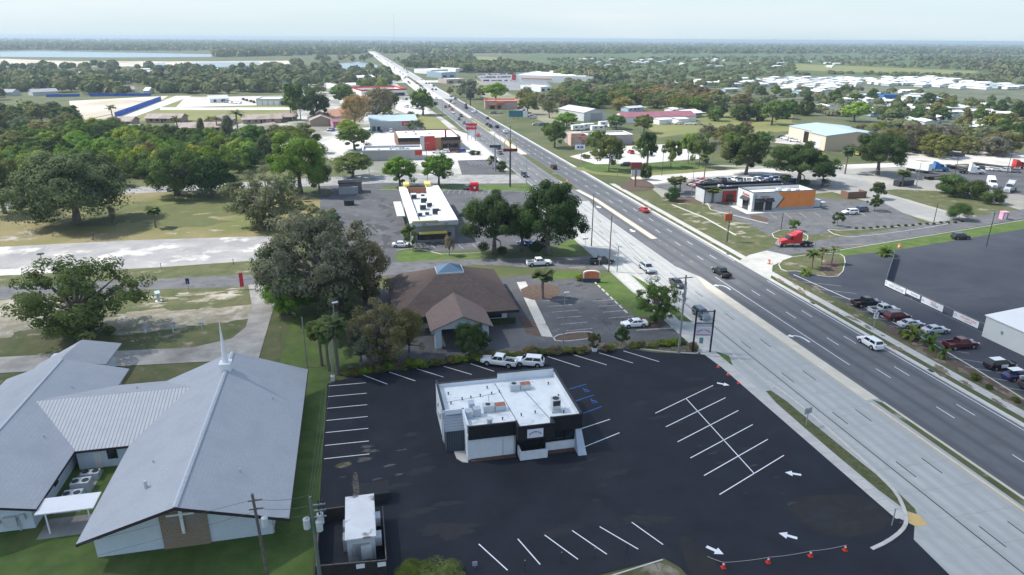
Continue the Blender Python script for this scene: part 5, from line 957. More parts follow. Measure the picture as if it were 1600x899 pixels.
def tree(px, py, wpx, hpx, kind, tint, label, group=None, name=None):
    NT[0] += 1; dp = depth(px, py); x, y = g(px, py); w_ = wpx * dp / F; h_ = hpx * dp / F / math.cos(PITCH - math.atan((449.5 - py) / F)) * .97
    s_ = random.choice((1, 2, 3)); c = hue(TINT[tint], random)
    if kind in ('sabal', 'frond', 'low'):
        sp = palm_spec(s_, kind); hh = 6.3 if kind != 'low' else 2.2; k = w_ / (3.1 if kind == 'sabal' else 4.2)
        return spawn(sp, name or ('palm_tree' if kind != 'low' else 'palm_shrub'), label, 'palm', (x, y, 0), random.uniform(0, 360), group, c, (k, k, h_ / hh))
    lod = 0 if dp < 215 else 1 if dp < 420 else 2
    if wpx > 90: lod = 0
    return spawn(tree_spec(kind, lod, s_), name or ('tree' if kind != 'bush' else 'shrub'), label, 'tree' if kind != 'bush' else 'shrub', (x, y, 0), random.uniform(0, 360), group, c, (w_ / 12, w_ / 12, h_ / 10))
for a in [
    (130, 526, 225, 132, 'airy', 'mossg', 'broad dark oak with ragged crown behind the west wing of the church'),
    (120, 350, 178, 118, 'moss', 'greygreen', 'huge moss-hung oak standing in the dry field beside a thin sapling'),
    (8, 334, 90, 96, 'moss', 'olive', 'olive-yellow oak cut by the left edge of the photo at the field'),
    (277, 306, 128, 94, 'airy', 'green', 'green spreading oak at the back edge of the field'),
    (332, 309, 76, 66, 'moss', 'deep', 'dark moss-hung oak beside the green spreading oak'),
    (415, 356, 132, 98, 'airy', 'grey', 'grey moss-covered oak at the right end of the dry field'),
    (470, 302, 106, 102, 'oak', 'bright', 'tall bright green tree right of the grey moss-covered oak'),
    (500, 300, 44, 50, 'oak', 'green', 'low green tree leaning over the path behind the burger restaurant lot'),
    (505, 480, 225, 168, 'airy', 'grey', 'enormous grey-green oak at the corner of the side street and church drive'),
    (438, 470, 96, 104, 'airy', 'greygreen', 'grey-green tree at the left flank of the enormous oak'),
    (572, 472, 104, 116, 'airy', 'greygreen', 'greyish tree at the right flank of the enormous oak, reaching the bank roof'),
    (528, 500, 84, 70, 'full', 'greygreen', 'lower leafy tree before the right side of the enormous oak'),
    (640, 562, 70, 84, 'bare', 'greygreen', 'thin grey-green tree touching the left front of the bank'),
    (452, 492, 92, 62, 'oak', 'bright', 'dense leafy green tree under the enormous grey-green oak'),
    (598, 566, 124, 104, 'airy', 'greygreen', 'open grey-green tree in front of the brown-roofed bank'),
    (565, 575, 84, 72, 'bare', 'grey', 'twiggy grey bush tree left of the open grey-green tree'),
    (735, 560, 64, 56, 'oak', 'dark', 'dark green tree before the gabled drive-through of the bank'),
    (772, 398, 112, 98, 'oak', 'deep', 'left of the two big dark trees by the burger restaurant'),
    (856, 398, 126, 118, 'oak', 'deep', 'right of the two big dark trees by the burger restaurant'),
    (815, 392, 80, 80, 'oak', 'dark', 'smaller dark tree filling the gap between the two big dark trees'),
    (1024, 504, 80, 74, 'airy', 'green', 'fresh green tree on the verge by the parked white saloon'),
    (971, 542, 28, 34, 'young', 'dark', 'small dark green tree in the hedge bed beside the white saloon'),
    (928, 548, 26, 32, 'young', 'greygreen', 'small pale-leaved tree in a white pot in the hedge bed'),
    (640, 390, 30, 42, 'young', 'green', 'slim young tree on the green island before the burger restaurant'),
    (702, 400, 20, 34, 'bare', 'grey', 'thin leafless sapling on the green island'),
    (551, 278, 76, 42, 'oak', 'green', 'leftmost of the three round street trees behind the burger restaurant'),
    (626, 293, 60, 52, 'oak', 'bright', 'middle of the three round street trees behind the burger restaurant'),
    (686, 291, 58, 52, 'oak', 'bright', 'rightmost of the three round street trees behind the burger restaurant'),
    (179, 356, 12, 40, 'bare', 'grey', 'thin sapling in the dry field beside the huge mossy oak'),
    (1165, 273, 74, 66, 'oak', 'dark', 'dark spreading oak behind the red car lot'),
    (1247, 288, 112, 66, 'oak', 'deep', 'wide black-green oak directly behind the orange shop'),
    (1285, 290, 50, 45, 'oak', 'deep', 'low dark tree joined to the wide oak behind the orange shop'),
    (1371, 273, 94, 70, 'oak', 'deep', 'dense dark oak with clear trunk left of the truck yard'),
    (951, 267, 56, 56, 'young', 'green', 'green street tree in front of the burger shop forecourt'),
    (934, 245, 44, 44, 'young', 'green', 'street tree against the wall of the burger shop'),
    (1010, 262, 36, 62, 'young', 'dark', 'tall narrow tree beside the red pylon sign'),
    (1008, 281, 24, 30, 'bush', 'deep', 'dark cone of ivy at the foot of the palm by the mulch mound'),
    (1048, 262, 40, 48, 'young', 'green', 'light green tree before the parking of the burger shop, left one'),
    (1075, 256, 38, 50, 'young', 'bright', 'light green tree before the parking of the burger shop, middle one'),
    (1092, 262, 44, 56, 'young', 'green', 'light green tree before the parking of the burger shop, right one'),
    (1000, 243, 30, 26, 'young', 'green', 'round tree right of the burger shop beside the bins'),
    (866, 231, 46, 44, 'oak', 'green', 'green tree at the highway corner left of the burger shop'),
    (885, 200, 40, 26, 'oak', 'bright', 'leafy tree between the parked cars and the steel barn'),
    (963, 202, 34, 24, 'oak', 'green', 'green tree before the white trailers'),
    (1006, 208, 36, 30, 'oak', 'olive', 'open olive tree on the lawn before the plum roof'),
    (1004, 217, 8, 10, 'bush', 'deep', 'small ball bush under the open olive tree'),
    (1051, 314, 30, 26, 'bush', 'deep', 'large round dark bush on the mulch border'),
    (1370, 311, 30, 28, 'young', 'dark', 'upper of two small dark trees by the brick bin store'),
    (1366, 330, 26, 26, 'young', 'dark', 'lower of two small dark trees, on the red mulch by the dark car'),
    (1308, 354, 22, 24, 'young', 'dark', 'small tree on the kerbed island of the grey car park'),
    (1240, 361, 22, 20, 'young', 'green', 'small tree on the corner bed above the red lorry'),
    (1497, 344, 38, 30, 'bush', 'dark', 'round dark tree on the slope beside the pale track'),
    (1485, 305, 60, 38, 'bush', 'dark', 'large dark thicket bush before the flatbed trailers'),
    (1515, 310, 50, 34, 'bush', 'dark', 'dark thicket bush between the large thicket and the white lorry'),
    (1548, 318, 40, 26, 'bush', 'dark', 'low dark thicket bush beside the parked white lorry'),
    (1305, 258, 16, 12, 'bush', 'green', 'ball-shaped bush beside the dense dark oak'),
    (455, 188, 52, 52, 'pine', 'green', 'left of the tall pines at the end of the mown field'),
    (470, 188, 40, 52, 'pine', 'green', 'middle one of the tall pines at the end of the mown field'),
    (493, 192, 56, 52, 'oak', 'deep', 'dark round tree right of the tall pines'),
    (540, 165, 46, 30, 'oak', 'deep', 'very dark tree before the terracotta hall'),
    (590, 196, 70, 60, 'bare', 'brown', 'large brown bare-looking oak left of the outlet store'),
    (555, 205, 60, 62, 'bare', 'brown', 'brown bare-looking oak behind the pink shop'),
    (600, 180, 60, 44, 'oak', 'greygreen', 'grey-green oak behind the outlet store'),
    (600, 182, 30, 18, 'oak', 'lime', 'yellow-green small tree just behind the blue roof'),
    (661, 180, 46, 42, 'oak', 'green', 'green tree beside the highway right of the outlet store'),
    (645, 188, 24, 16, 'bush', 'green', 'low tree at the right corner of the outlet store'),
    (650, 207, 30, 20, 'young', 'greygreen', 'flat-topped small tree before the outlet store, right end'),
    (555, 235, 62, 40, 'oak', 'green', 'green oak behind the round street trees, left of the stone-grey shop'),
    (545, 215, 40, 30, 'oak', 'lime', 'lime green tree below the pink shop'),
    (460, 240, 92, 50, 'oak', 'green', 'green oak crown above the tall bright green tree'),
    (395, 238, 60, 45, 'oak', 'green', 'green tree right of the motel wings'),
    (360, 235, 40, 50, 'pine', 'grey', 'tall grey pine in front of the motel wings'),
    (318, 230, 30, 42, 'pine', 'greygreen', 'tall thin tree before the motel rows'),
    (735, 155, 46, 34, 'bare', 'grey', 'grey leafless oak beside the far supermarket car park'),
    (775, 158, 50, 30, 'oak', 'lime', 'bright green tree behind the restaurant with coral awnings'),
    (1335, 190, 48, 32, 'oak', 'lime', 'vivid green tree behind the cream workshop'),
    (1206, 195, 46, 40, 'oak', 'green', 'green tree on the dry lawn left of the cream workshop'),
    (770, 263, 20, 22, 'young', 'grey', 'small ragged tree at the kerb by the golden arches'),
    (784, 268, 22, 20, 'bush', 'dark', 'dark shrub on the corner by the golden arches'),
]: tree(*a)
for a in [(503, 572, 42, 74, 'left'), (514, 580, 40, 80, 'middle'), (528, 586, 46, 98, 'right')]: tree(a[0], a[1], a[2], a[3], 'sabal', 'palm', a[4] + ' of the three tall palms beside the black car park corner', 'palms at the car park corner')
for a in [(848, 467, 42, 50, 'sabal', 'stout palm in the small bed of the bank car park'), (243, 356, 28, 36, 'sabal', 'short palm alone in the dry field'), (176, 186, 22, 22, 'frond', 'palm with drooping fronds at the corner of the construction site'), (1054, 304, 30, 28, 'sabal', 'palm above the big round dark bush'), (1062, 300, 22, 26, 'sabal', 'palm touching the red car display'), (1113, 317, 30, 26, 'sabal', 'palm before the red doorway of the car shop'), (1100, 278, 16, 38, 'sabal', 'tall palm on the yellow lawn strip'), (1320, 272, 22, 46, 'sabal', 'pale palm beside the dense dark oak'), (1409, 292, 26, 28, 'sabal', 'palm beside the dark skip at the truck yard'), (1011, 262, 32, 34, 'frond', 'palm crown rising out of the ivy cone'),
          (1268, 420, 30, 30, 'frond', 'leafy palm clump at the left of the kerbed palm island'), (1283, 414, 20, 28, 'frond', 'palm in the middle of the kerbed palm island'), (1299, 413, 20, 30, 'frond', 'wind-bent palm at the right of the kerbed palm island'), (279, 212, 22, 30, 'frond', 'left palm before the back motel row'), (331, 203, 24, 22, 'frond', 'palm left of the tan motel office'), (340, 206, 20, 24, 'frond', 'palm nearest the door of the tan motel office'), (372, 205, 28, 34, 'frond', 'palm right of the tan motel office'), (1473, 560, 22, 24, 'low', 'small palm shrub in the mulched bed by the dark red pickup')]:
    tree(*a[:5], 'palm', a[5])
for a in [(1383, 400, 32, 20, 'spiky palm shrub at the tip of the green roadside'), (1258, 430, 24, 16, 'bright low palm shrub at the foot of the palm island'), (1425, 530, 36, 28, 'palm shrub in the mulched bed behind the silver saloon'), (1452, 545, 36, 34, 'larger palm shrub in the mulched bed beside the dark red pickup')]: tree(*a[:4], 'low', 'green', a[4], 'palm shrubs')
# woods and street trees: individuals inside areas of the ground
def inside(x, y, P):
    c = False; j = len(P) - 1
    for i in range(len(P)):
        if (P[i][1] > y) != (P[j][1] > y) and x < (P[j][0] - P[i][0]) * (y - P[i][1]) / (P[j][1] - P[i][1]) + P[i][0]: c = not c
        j = i
    return c
def wood(pix, n_, kinds, tints, wr, hr_, phrase, group, seed, sep=.62, avoid=()):
    R_ = random.Random(seed); P = G(*pix); xs = [p[0] for p in P]; ys = [p[1] for p in P]; got = []; tries = 0
    while len(got) < n_ and tries < 20000:
        tries += 1; px = R_.uniform(min(p[0] for p in pix), max(p[0] for p in pix)); py = R_.uniform(min(p[1] for p in pix), max(p[1] for p in pix))
        if not inside(px, py, pix): continue
        x, y = g(px, py); w_ = R_.uniform(*wr)
        if any(math.hypot(x - a, y - b) < sep * .5 * (w_ + c) for a, b, c in got) or any(inside(px, py, av) for av in avoid): continue
        got.append((x, y, w_)); kd = R_.choice(kinds); tn = R_.choice(tints); h_ = R_.uniform(*hr_); dp = depth(px, py); NT[0] += 1
        lod = 0 if dp < 190 else 1 if dp < 380 else 2
        word = {'dark': 'dark green', 'deep': 'blackish green', 'green': 'mid green', 'bright': 'fresh green', 'lime': 'lime green', 'olive': 'olive green', 'grey': 'grey', 'greygreen': 'grey-green', 'brown': 'brownish', 'yellow': 'yellowish'}[tn]
        sp = {'oak': 'spreading tree', 'moss': 'moss-hung tree', 'airy': 'open-crowned tree', 'full': 'low-branched tree', 'bare': 'thin-leaved tree', 'pine': 'tall pine', 'young': 'small round tree'}[kd]
        c = hue(TINT[tn], R_)
        spawn(tree_spec(kd, lod, R_.choice((1, 2, 3))), 'tree', f'{word} {sp} {phrase}', 'tree', (x, y, 0), R_.uniform(0, 360), f'{word} {sp}s {group}', c, (w_ / 12, w_ / 12, h_ / 10))
wood([(-30, 236), (60, 220), (130, 214), (240, 228), (415, 236), (425, 262), (400, 280), (230, 284), (190, 290), (100, 320), (-30, 320)], 92, ['full', 'airy', 'full', 'oak'], ['green', 'bright', 'bright', 'green', 'olive', 'lime', 'dark'], (10.5, 16.5), (9, 13), 'in the green wood behind the dry field', 'in the green wood', 1, .55)
wood([(-20, 178), (60, 182), (110, 180), (125, 200), (170, 212), (230, 222), (60, 222), (-20, 235)], 22, ['full', 'airy', 'moss'], ['greygreen', 'green', 'dark', 'olive'], (12, 18), (9, 13), 'left of the construction site', 'left of the construction site', 2, .55)
wood([(865, 152), (930, 146), (1090, 148), (1140, 160), (1190, 174), (1130, 172), (1090, 178), (1000, 178), (960, 176), (900, 172), (868, 170)], 48, ['full', 'airy', 'full'], ['olive', 'greygreen', 'brown', 'green', 'olive'], (16, 24), (10, 14), 'in the olive oak belt behind the steel barn', 'in the olive oak belt', 3, .6)
wood([(790, 160), (860, 160), (900, 178), (880, 190), (840, 186), (815, 178)], 9, ['bare', 'oak'], ['olive', 'greygreen', 'grey'], (12, 18), (11, 14), 'around the parked cars by the coral-awning restaurant', 'by the coral-awning restaurant', 4)
wood([(1110, 178), (1190, 182), (1240, 176), (1290, 172), (1290, 186), (1200, 190), (1110, 190)], 10, ['full'], ['deep', 'dark', 'green'], (12, 18), (9, 12), 'in the dark row beside the dry lawn', 'in the dark row by the dry lawn', 5)
wood([(1330, 222), (1400, 216), (1500, 224), (1560, 232), (1560, 244), (1440, 246), (1360, 240)], 18, ['moss', 'airy', 'full'], ['olive', 'greygreen', 'grey', 'olive'], (13, 20), (10, 14), 'in the grey-olive grove right of the workshop', 'in the grey-olive grove', 6, .5)
wood([(1160, 150), (1300, 148), (1420, 158), (1600, 180), (1600, 222), (1480, 205), (1400, 190), (1290, 168), (1200, 162)], 30, ['full', 'pine', 'full', 'young'], ['deep', 'green', 'dark', 'olive'], (9, 16), (8, 13), 'among the mobile homes', 'among the mobile homes', 7, .9)
wood([(1095, 220), (1180, 212), (1215, 236), (1190, 262), (1120, 252)], 9, ['bare', 'oak'], ['olive', 'grey', 'green'], (9, 13), (8, 11), 'between the burger shop and the workshop', 'between the burger shop and the workshop', 8)
wood([(600, 96), (640, 98), (700, 110), (760, 112), (740, 118), (690, 116), (640, 112)], 10, ['oak', 'pine'], ['dark', 'green'], (12, 18), (9, 14), 'between the highway and the far shops', 'by the far shops', 10)
wood([(690, 150), (720, 140), (760, 150), (740, 162)], 5, ['oak', 'young'], ['green', 'olive'], (7, 11), (5, 8), 'on the dry verge below the far shops', 'on the dry verge', 11)
wood([(480, 150), (560, 140), (640, 138), (650, 144), (560, 150), (500, 170)], 12, ['oak', 'bare'], ['green', 'greygreen', 'olive', 'bright'], (10, 15), (8, 12), 'around the strip shop and terracotta hall', 'around the strip shop', 12)
print('trees', NT[0])
# hedges and low shrubs
def shrub(px, py, wpx, hpx, tint, label, group): return tree(px, py, wpx, hpx, 'bush', tint, label, group)
Rh = random.Random(8)
for i in range(44):
    t_ = i / 43; px = 545 + t_ * 520 + Rh.uniform(-4, 4)
    if 918 < px < 940 or 958 < px < 980: continue
    py = float(np.interp(px, (545, 640, 745, 850, 940, 1000, 1065), (586, 577, 563, 554, 550, 545, 537))) + Rh.uniform(-2, 1.5); w_ = Rh.uniform(16, 28) * (1 if px < 910 else .75)
    shrub(px, py, w_, w_ * Rh.uniform(.45, .7), Rh.choice(('olive', 'green', 'olive', 'lime', 'brown', 'bright')), 'low ragged shrub in the hedge row along the top of the black car park', 'hedge shrubs along the black car park')
for px, py, w_, h_, lb in ((1083, 547, 18, 14, 'rust-brown shrub between the posts of the black pylon sign'),): shrub(px, py, w_, h_, 'brown', lb, None)
for px, py, w_, h_, tn, lb in ((906, 438, 18, 12, 'lime', 'yellow-green shrub beside the orange monument sign'), (1523, 594, 20, 12, 'green', 'low green shrub before the police car'), (1545, 608, 12, 8, 'green', 'small green shrub before the navy saloon'), (1586, 628, 16, 8, 'green', 'small green shrub nearest the right edge of the mulched bed'), (1410, 524, 16, 10, 'green', 'small shrub left of the palm shrubs'), (650, 903, 70, 16, 'green', 'leafy bush at the bottom edge beside the fenced shed'), (690, 908, 80, 20, 'olive', 'leafy bush at the bottom edge before the car park'), (742, 242, 22, 8, 'deep', 'dark clipped bush by the red-panel restaurant sign'), (905, 300, 1, 1, 'green', None), (930, 243, 20, 8, 'green', 'shrub at the base of the blue and white board'), (915, 248, 16, 8, 'olive', 'olive shrub on the corner lawn by the board'), (1160, 400, 1, 1, 'green', None)):
    if lb: shrub(px, py, w_, h_, tn, lb, None)
for i in range(16): shrub(1338 + 11 * i, 358.5 - .75 * i + (i % 3) * .5, 6, 4, 'deep', 'tiny dark shrub in the row along the edge of the grey car park', 'row of tiny shrubs')
# ---- distant woodland: one mass, built where it grows (trees get sparse detail with distance)
def mass(name, pts, label, seed, tints=None, hr_=(8, 14), wr=(9, 16), nl=(46, 14), q=.34):
    rng = np.random.default_rng(seed); CC = []; NN = []; SS = []
    for x, y in pts:
        w_ = rng.uniform(*wr); h_ = rng.uniform(*hr_); far = math.hypot(x, y) > 1500; k = nl[1] if far else nl[0]
        d = rng.normal(size=(k, 3)); d[:, 2] = np.abs(d[:, 2]) - .25; d /= np.linalg.norm(d, axis=1, keepdims=True)
        lob = rng.uniform(.65, 1.05, (k, 1)); CC.append(d * lob * np.array([w_ / 2, w_ / 2, h_ * .5]) + np.array([x, y, h_ * .5])); NN.append(d + rng.normal(size=(k, 3)) * .35 + np.array([0, 0, .3])); SS.append(np.full(k, w_ * (.62 if far else q)))
    me = quads(np.concatenate(CC), np.concatenate(NN), 1.0 * np.concatenate(SS), rng, name, MASSLEAF, 1.2); o = link(name, me); return tag(o, label, 'woodland', None, 'stuff')
MASSLEAF = mat('distant_foliage', (.065, .11, .045), (.20, .21, .09), .045, rough=.85, spec=.1, c3=(.19, .175, .11), scale3=.03, lo3=.50, hi3=.66, trans=.2, detail=8)
def scatter(pix, n_, seed, avoid=(), fx=1.0):
    R_ = random.Random(seed); out = []; x0, x1 = min(p[0] for p in pix), max(p[0] for p in pix); y0, y1 = min(p[1] for p in pix), max(p[1] for p in pix); t = 0
    while len(out) < n_ and t < n_ * 30:
        t += 1; px, py = R_.uniform(x0, x1), R_.uniform(y0, y1)
        if inside(px, py, pix) and not any(inside(px, py, a) for a in avoid):
            x, y = g(px, py)
            if 50 < x < 96 and y < 3200: continue
            out.append((x, y))
    return out
lakes = [[(-10, 79), (60, 78), (335, 83), (335, 92), (-10, 92)], [(-10, 90), (455, 92), (460, 106), (-10, 106)], [(295, 96), (410, 95), (415, 105), (305, 108)], [(525, 97), (592, 97), (595, 112), (530, 112)], [(740, 86), (795, 88), (775, 103), (740, 98)]]
mass('distant_woodland', scatter([(-400, 60), (2000, 72), (2000, 86), (1500, 84), (800, 84), (600, 84), (340, 90), (335, 80), (-400, 78)], 9000, 11, lakes), 'endless dark woodland reaching the horizon', 21, wr=(14, 30), hr_=(9, 16))
mass('western_woodland', scatter([(-100, 106), (130, 106), (300, 106), (410, 108), (470, 92), (600, 90), (640, 98), (650, 112), (600, 138), (560, 138), (470, 140), (400, 147), (250, 148), (120, 148), (-100, 165)], 430, 12, lakes + [[(170, 135), (235, 135), (235, 147), (170, 147)], [(155, 113), (242, 111), (242, 119), (155, 120)], [(0, 150), (20, 144), (95, 140), (95, 152), (0, 158)]]), 'belt of mixed trees around the western houses and lakes', 22, nl=(170, 24), wr=(8, 18), hr_=(6, 13))
mass('middle_woodland', scatter([(640, 86), (740, 86), (790, 100), (900, 118), (960, 116), (980, 128), (930, 130), (800, 116), (700, 112), (640, 104)], 420, 13, lakes), 'green woodland between the highway and the far fields', 23, nl=(80, 20))
mass('eastern_scrub', scatter([(850, 92), (1600, 84), (1800, 90), (1800, 135), (1600, 132), (1330, 116), (1200, 120), (1060, 122), (960, 114), (880, 108)], 1500, 14, [[(1240, 99), (1545, 111), (1545, 118), (1240, 112)]]), 'low green scrub and bushes on the eastern flats', 24, hr_=(2, 5), wr=(6, 12), nl=(40, 18))
mass('eastern_woodland', scatter([(1430, 90), (1800, 92), (1800, 128), (1640, 128), (1560, 120), (1500, 104), (1430, 100)], 380, 15), 'dark woodland at the right beyond the mobile homes', 25, nl=(60, 24))
mass('treeline', scatter([(620, 78), (1600, 80), (1600, 86), (820, 84), (640, 82)], 500, 16), 'dark treeline between the flats and the horizon woodland', 26, hr_=(10, 17), wr=(14, 24))

mass('estate_trees', scatter([(1100, 142), (1330, 140), (1600, 160), (1600, 228), (1500, 216), (1380, 196), (1200, 172), (1100, 166)], 150, 31), 'garden trees and bushes massed between the mobile homes', 31, hr_=(3.5, 7.5), wr=(5, 11), nl=(260, 20), q=.17)
mass('roadside_trees', scatter([(860, 120), (1000, 122), (1180, 126), (1180, 140), (1060, 148), (900, 146), (862, 140)], 110, 32), 'low olive trees massed behind the supermarket and steel barn', 32, hr_=(5, 9), wr=(7, 14), nl=(220, 20), q=.18)
mass('town_shrubbery', scatter([(470, 114), (600, 116), (640, 128), (600, 140), (500, 148), (470, 140)], 60, 33), 'shrubs and small trees massed around the western shops', 33, hr_=(4, 8), wr=(6, 11), nl=(220, 20), q=.18)
mass('edge_shrubbery', scatter([(480, 300), (520, 296), (524, 360), (500, 400), (430, 420), (440, 370)], 26, 34), 'ragged undergrowth along the edge between the field and the restaurant lot', 34, hr_=(1, 2.6), wr=(2, 5), nl=(300, 20), q=.13)
# ---------------------------------------------------------------- vehicles (local frame: forward +Y)
def body_mesh(st, name='body', m=PAINT):
    q = M(); rings = []
    for (y, zb, zt, w) in st:
        zm = zb + (zt - zb) * .45
        R_ = [(-w * .82, zb), (-w * .97, zb + .12), (-w, zm), (-w * .965, zt - .10), (-w * .86, zt)]; R_ = R_ + [(-x, z) for x, z in R_[::-1]]
        rings.append([(x, y, z) for x, z in R_])
    n_ = 10
    for r in rings: q.v += r
    for i in range(len(rings) - 1):
        for j in range(n_): k = (j + 1) % n_; q.f.append((i * n_ + j, i * n_ + k, (i + 1) * n_ + k, (i + 1) * n_ + j)); q.m.append(0)
    q.f.append(tuple(range(n_ - 1, -1, -1))); q.m.append(0); q.f.append(tuple((len(rings) - 1) * n_ + j for j in range(n_))); q.m.append(0); return q
def green(q, yb0, yb1, yt0, yt1, wb, wt, zb, zt, m=0):   # cabin: base y0..y1, roof y0..y1
    V = [(-wb, yb0, zb), (wb, yb0, zb), (wb, yb1, zb), (-wb, yb1, zb), (-wt, yt0, zt - .06), (wt, yt0, zt - .06), (wt, yt1, zt - .06), (-wt, yt1, zt - .06),
         (-wt * .86, yt0 + .12, zt), (wt * .86, yt0 + .12, zt), (wt * .86, yt1 - .15, zt), (-wt * .86, yt1 - .15, zt)]
    q.add(V, [(0, 1, 5, 4), (1, 2, 6, 5), (2, 3, 7, 6), (3, 0, 4, 7), (4, 5, 9, 8), (5, 6, 10, 9), (6, 7, 11, 10), (7, 4, 8, 11), (8, 9, 10, 11)], m); return V
def pane(V, idx, u0, u1, v0, v1, out, q=None, m=0):   # inset quad on a cabin side (bilinear)
    a, b, c, d = [Vector(V[i]) for i in idx]; nrm = (b - a).cross(d - a).normalized()
    def P(u, v): return tuple(a.lerp(b, u).lerp(d.lerp(c, u), v) + nrm * out)
    q = q or M(); return q.add([P(u0, v0), P(u1, v0), P(u1, v1), P(u0, v1)], [(0, 1, 2, 3)], m)
KINDS_ = {}
def vehicle(kind, far=False):
    key = (kind, far)
    if key in KINDS_: return KINDS_[key]
    sp = dict(
        sedan=dict(st=[(-2.42, .38, .78, .72), (-2.3, .25, .95, .84), (-1.6, .2, 1.0, .9), (0, .2, .97, .91), (1.0, .2, .93, .91), (1.9, .22, .84, .87), (2.3, .28, .7, .78), (2.42, .36, .6, .68)], cab=(-1.75, 1.15, -1.0, .35, .80, .62, .93, 1.44), wy=1.42, wr=.33),
        suv=dict(st=[(-2.38, .4, 1.0, .78), (-2.3, .3, 1.12, .88), (-1.4, .24, 1.13, .94), (.8, .24, 1.10, .95), (1.3, .24, 1.06, .93), (2.0, .26, .98, .9), (2.34, .34, .82, .8), (2.42, .42, .7, .7)], cab=(-2.25, 1.25, -1.9, .45, .86, .70, 1.07, 1.72), wy=1.42, wr=.37),
        pickup=dict(st=[(-2.9, .5, .80, .90), (-2.85, .42, .82, .94), (-1.0, .36, .82, .97), (-.95, .36, 1.20, .97), (.9, .36, 1.18, .97), (1.6, .36, 1.14, .96), (2.5, .38, 1.06, .93), (2.85, .44, .9, .86), (2.92, .5, .75, .8)], cab=(-.95, 1.45, -.8, .65, .88, .73, 1.15, 1.88), wy=1.8, wr=.41))[kind]
    wy, wr = sp['wy'], sp['wr']; q = body_mesh(sp['st']); c = sp['cab']; W_ = max(s[3] for s in sp['st'])
    mats = [PAINT, GLASS, TIRE, RIM, LAMPW, LAMPR]
    V = green(q, c[0], c[1], c[2], c[3], c[4], c[5], c[6], c[7])
    sides = dict(rear=(0, 1, 5, 4), right=(1, 2, 6, 5), front=(2, 3, 7, 6), left=(3, 0, 4, 7))
    if kind == 'pickup':
        for x0, x1, y0, y1 in ((-.95, -.80, -2.86, -.95), (.80, .95, -2.86, -.95), (-.80, .80, -2.86, -2.76)): q.box(x0, x1, y0, y1, .7, 1.18)
    panes = [('windshield', pane(V, sides['front'], .06, .94, .12, .94, .012)), ('rear_window', pane(V, sides['rear'], .08, .92, .18, .92, .012))]
    for s_ in ('right', 'left'):
        cut = ((.08, .47), (.51, .90)) if s_ == 'right' else ((.10, .49), (.53, .92))
        for a, b in cut: panes.append(('side_window', pane(V, sides[s_], a, b, .15, .9, .012)))
    yf = sp['st'][-2][0]; yr = sp['st'][0][0]
    lamps = [('headlight', M().box(s_ * .72 - .17, s_ * .72 + .17, yf - .16, yf + .05, .62 if kind != 'pickup' else .8, .76 if kind != 'pickup' else .98), LAMPW) for s_ in (-1, 1)] + [('tail_light', M().box(s_ * .74 - .13, s_ * .74 + .13, yr + .02, yr + .13, .72, .92 if kind == 'sedan' else 1.05), LAMPR) for s_ in (-1, 1)]
    wheels = []
    for sx in (-1, 1):
        for y in (-wy, wy * .98): wheels.append((M().cyl((sx * (W_ - .22), y, wr), (sx * (W_ + .015), y, wr), wr, n=16), M().cyl((sx * (W_ + .015), y, wr), (sx * (W_ + .03), y, wr), wr * .62, n=12), M().cyl((sx * (W_ - .3), y, wr + .03), (sx * (W_ + .006), y, wr + .03), wr + .075, n=16)))
    if far:
        def merge(src, mi): q.add(src.v, src.f, mi)
        for _, p in panes: merge(p, 1)
        for a, b, d in wheels: merge(a, 2); merge(d, 2); merge(b, 3)
        for nme, l, mt_ in lamps: merge(l, 4 if nme == 'headlight' else 5)
        KINDS_[key] = q.mesh('car_body', mats); return KINDS_[key]
    spec = [('body', q.mesh('body', [PAINT]), [])]
    for nme, p in panes: spec.append((nme, p.mesh(nme, GLASS), []))
    for nme, l, mt_ in lamps: spec.append((nme, l.mesh(nme, mt_), []))
    for a, b, d in wheels: spec.append(('wheel', a.mesh('wheel', TIRE), [('rim', b.mesh('rim', RIM), []), ('wheel_arch', d.mesh('wheel_arch', DARKIN), [])]))
    for s_ in (-1, 1): spec.append(('mirror', M().box(s_ * (W_ + .08) - .1, s_ * (W_ + .08) + .1, c[1] - .42, c[1] - .28, c[6] + .02, c[6] + .16).mesh('mirror', PAINT), []))
    if kind == 'pickup': spec.append(('bed_liner', M().box(-.8, .8, -2.75, -.96, .78, .84).mesh('bed_liner', DARKM), []))
    spec.append(('bumper', M().box(-W_ * .85, W_ * .85, yf + .0, yf + .13, .38, .56).mesh('bumper', DARKM if kind != 'sedan' else PAINT), []))
    KINDS_[key] = spec; return spec
CC = {'white': (.78, .80, .82), 'silver': (.42, .45, .48), 'grey': (.12, .13, .15), 'black': (.010, .010, .012), 'navy': (.012, .022, .10), 'slate': (.06, .085, .13), 'maroon': (.11, .008, .012), 'red': (.45, .012, .015), 'brown': (.05, .018, .02), 'blue': (.02, .07, .25), 'charcoal': (.03, .033, .038), 'beige': (.4, .35, .27)}
NM = {'sedan': 'car', 'suv': 'car', 'pickup': 'pickup_truck'}
def car(px, py, kind, col, rz, label, group=None, far=False, pos=None):
    p = pos or g(px, py); sp = vehicle(kind, far)
    o = spawn(sp, NM[kind] if kind != 'pickup' else 'pickup_truck', label, 'car' if kind != 'pickup' else 'pickup truck', (p[0], p[1], top(p[0], p[1]) + .002), rz, group, CC[col])
    for c in o.children:
        c.color = (*CC[col], 1)
        for d in c.children: d.color = (*CC[col], 1)
    return o
RGT = -90 - 12.7; LFT = 90 - 12.7
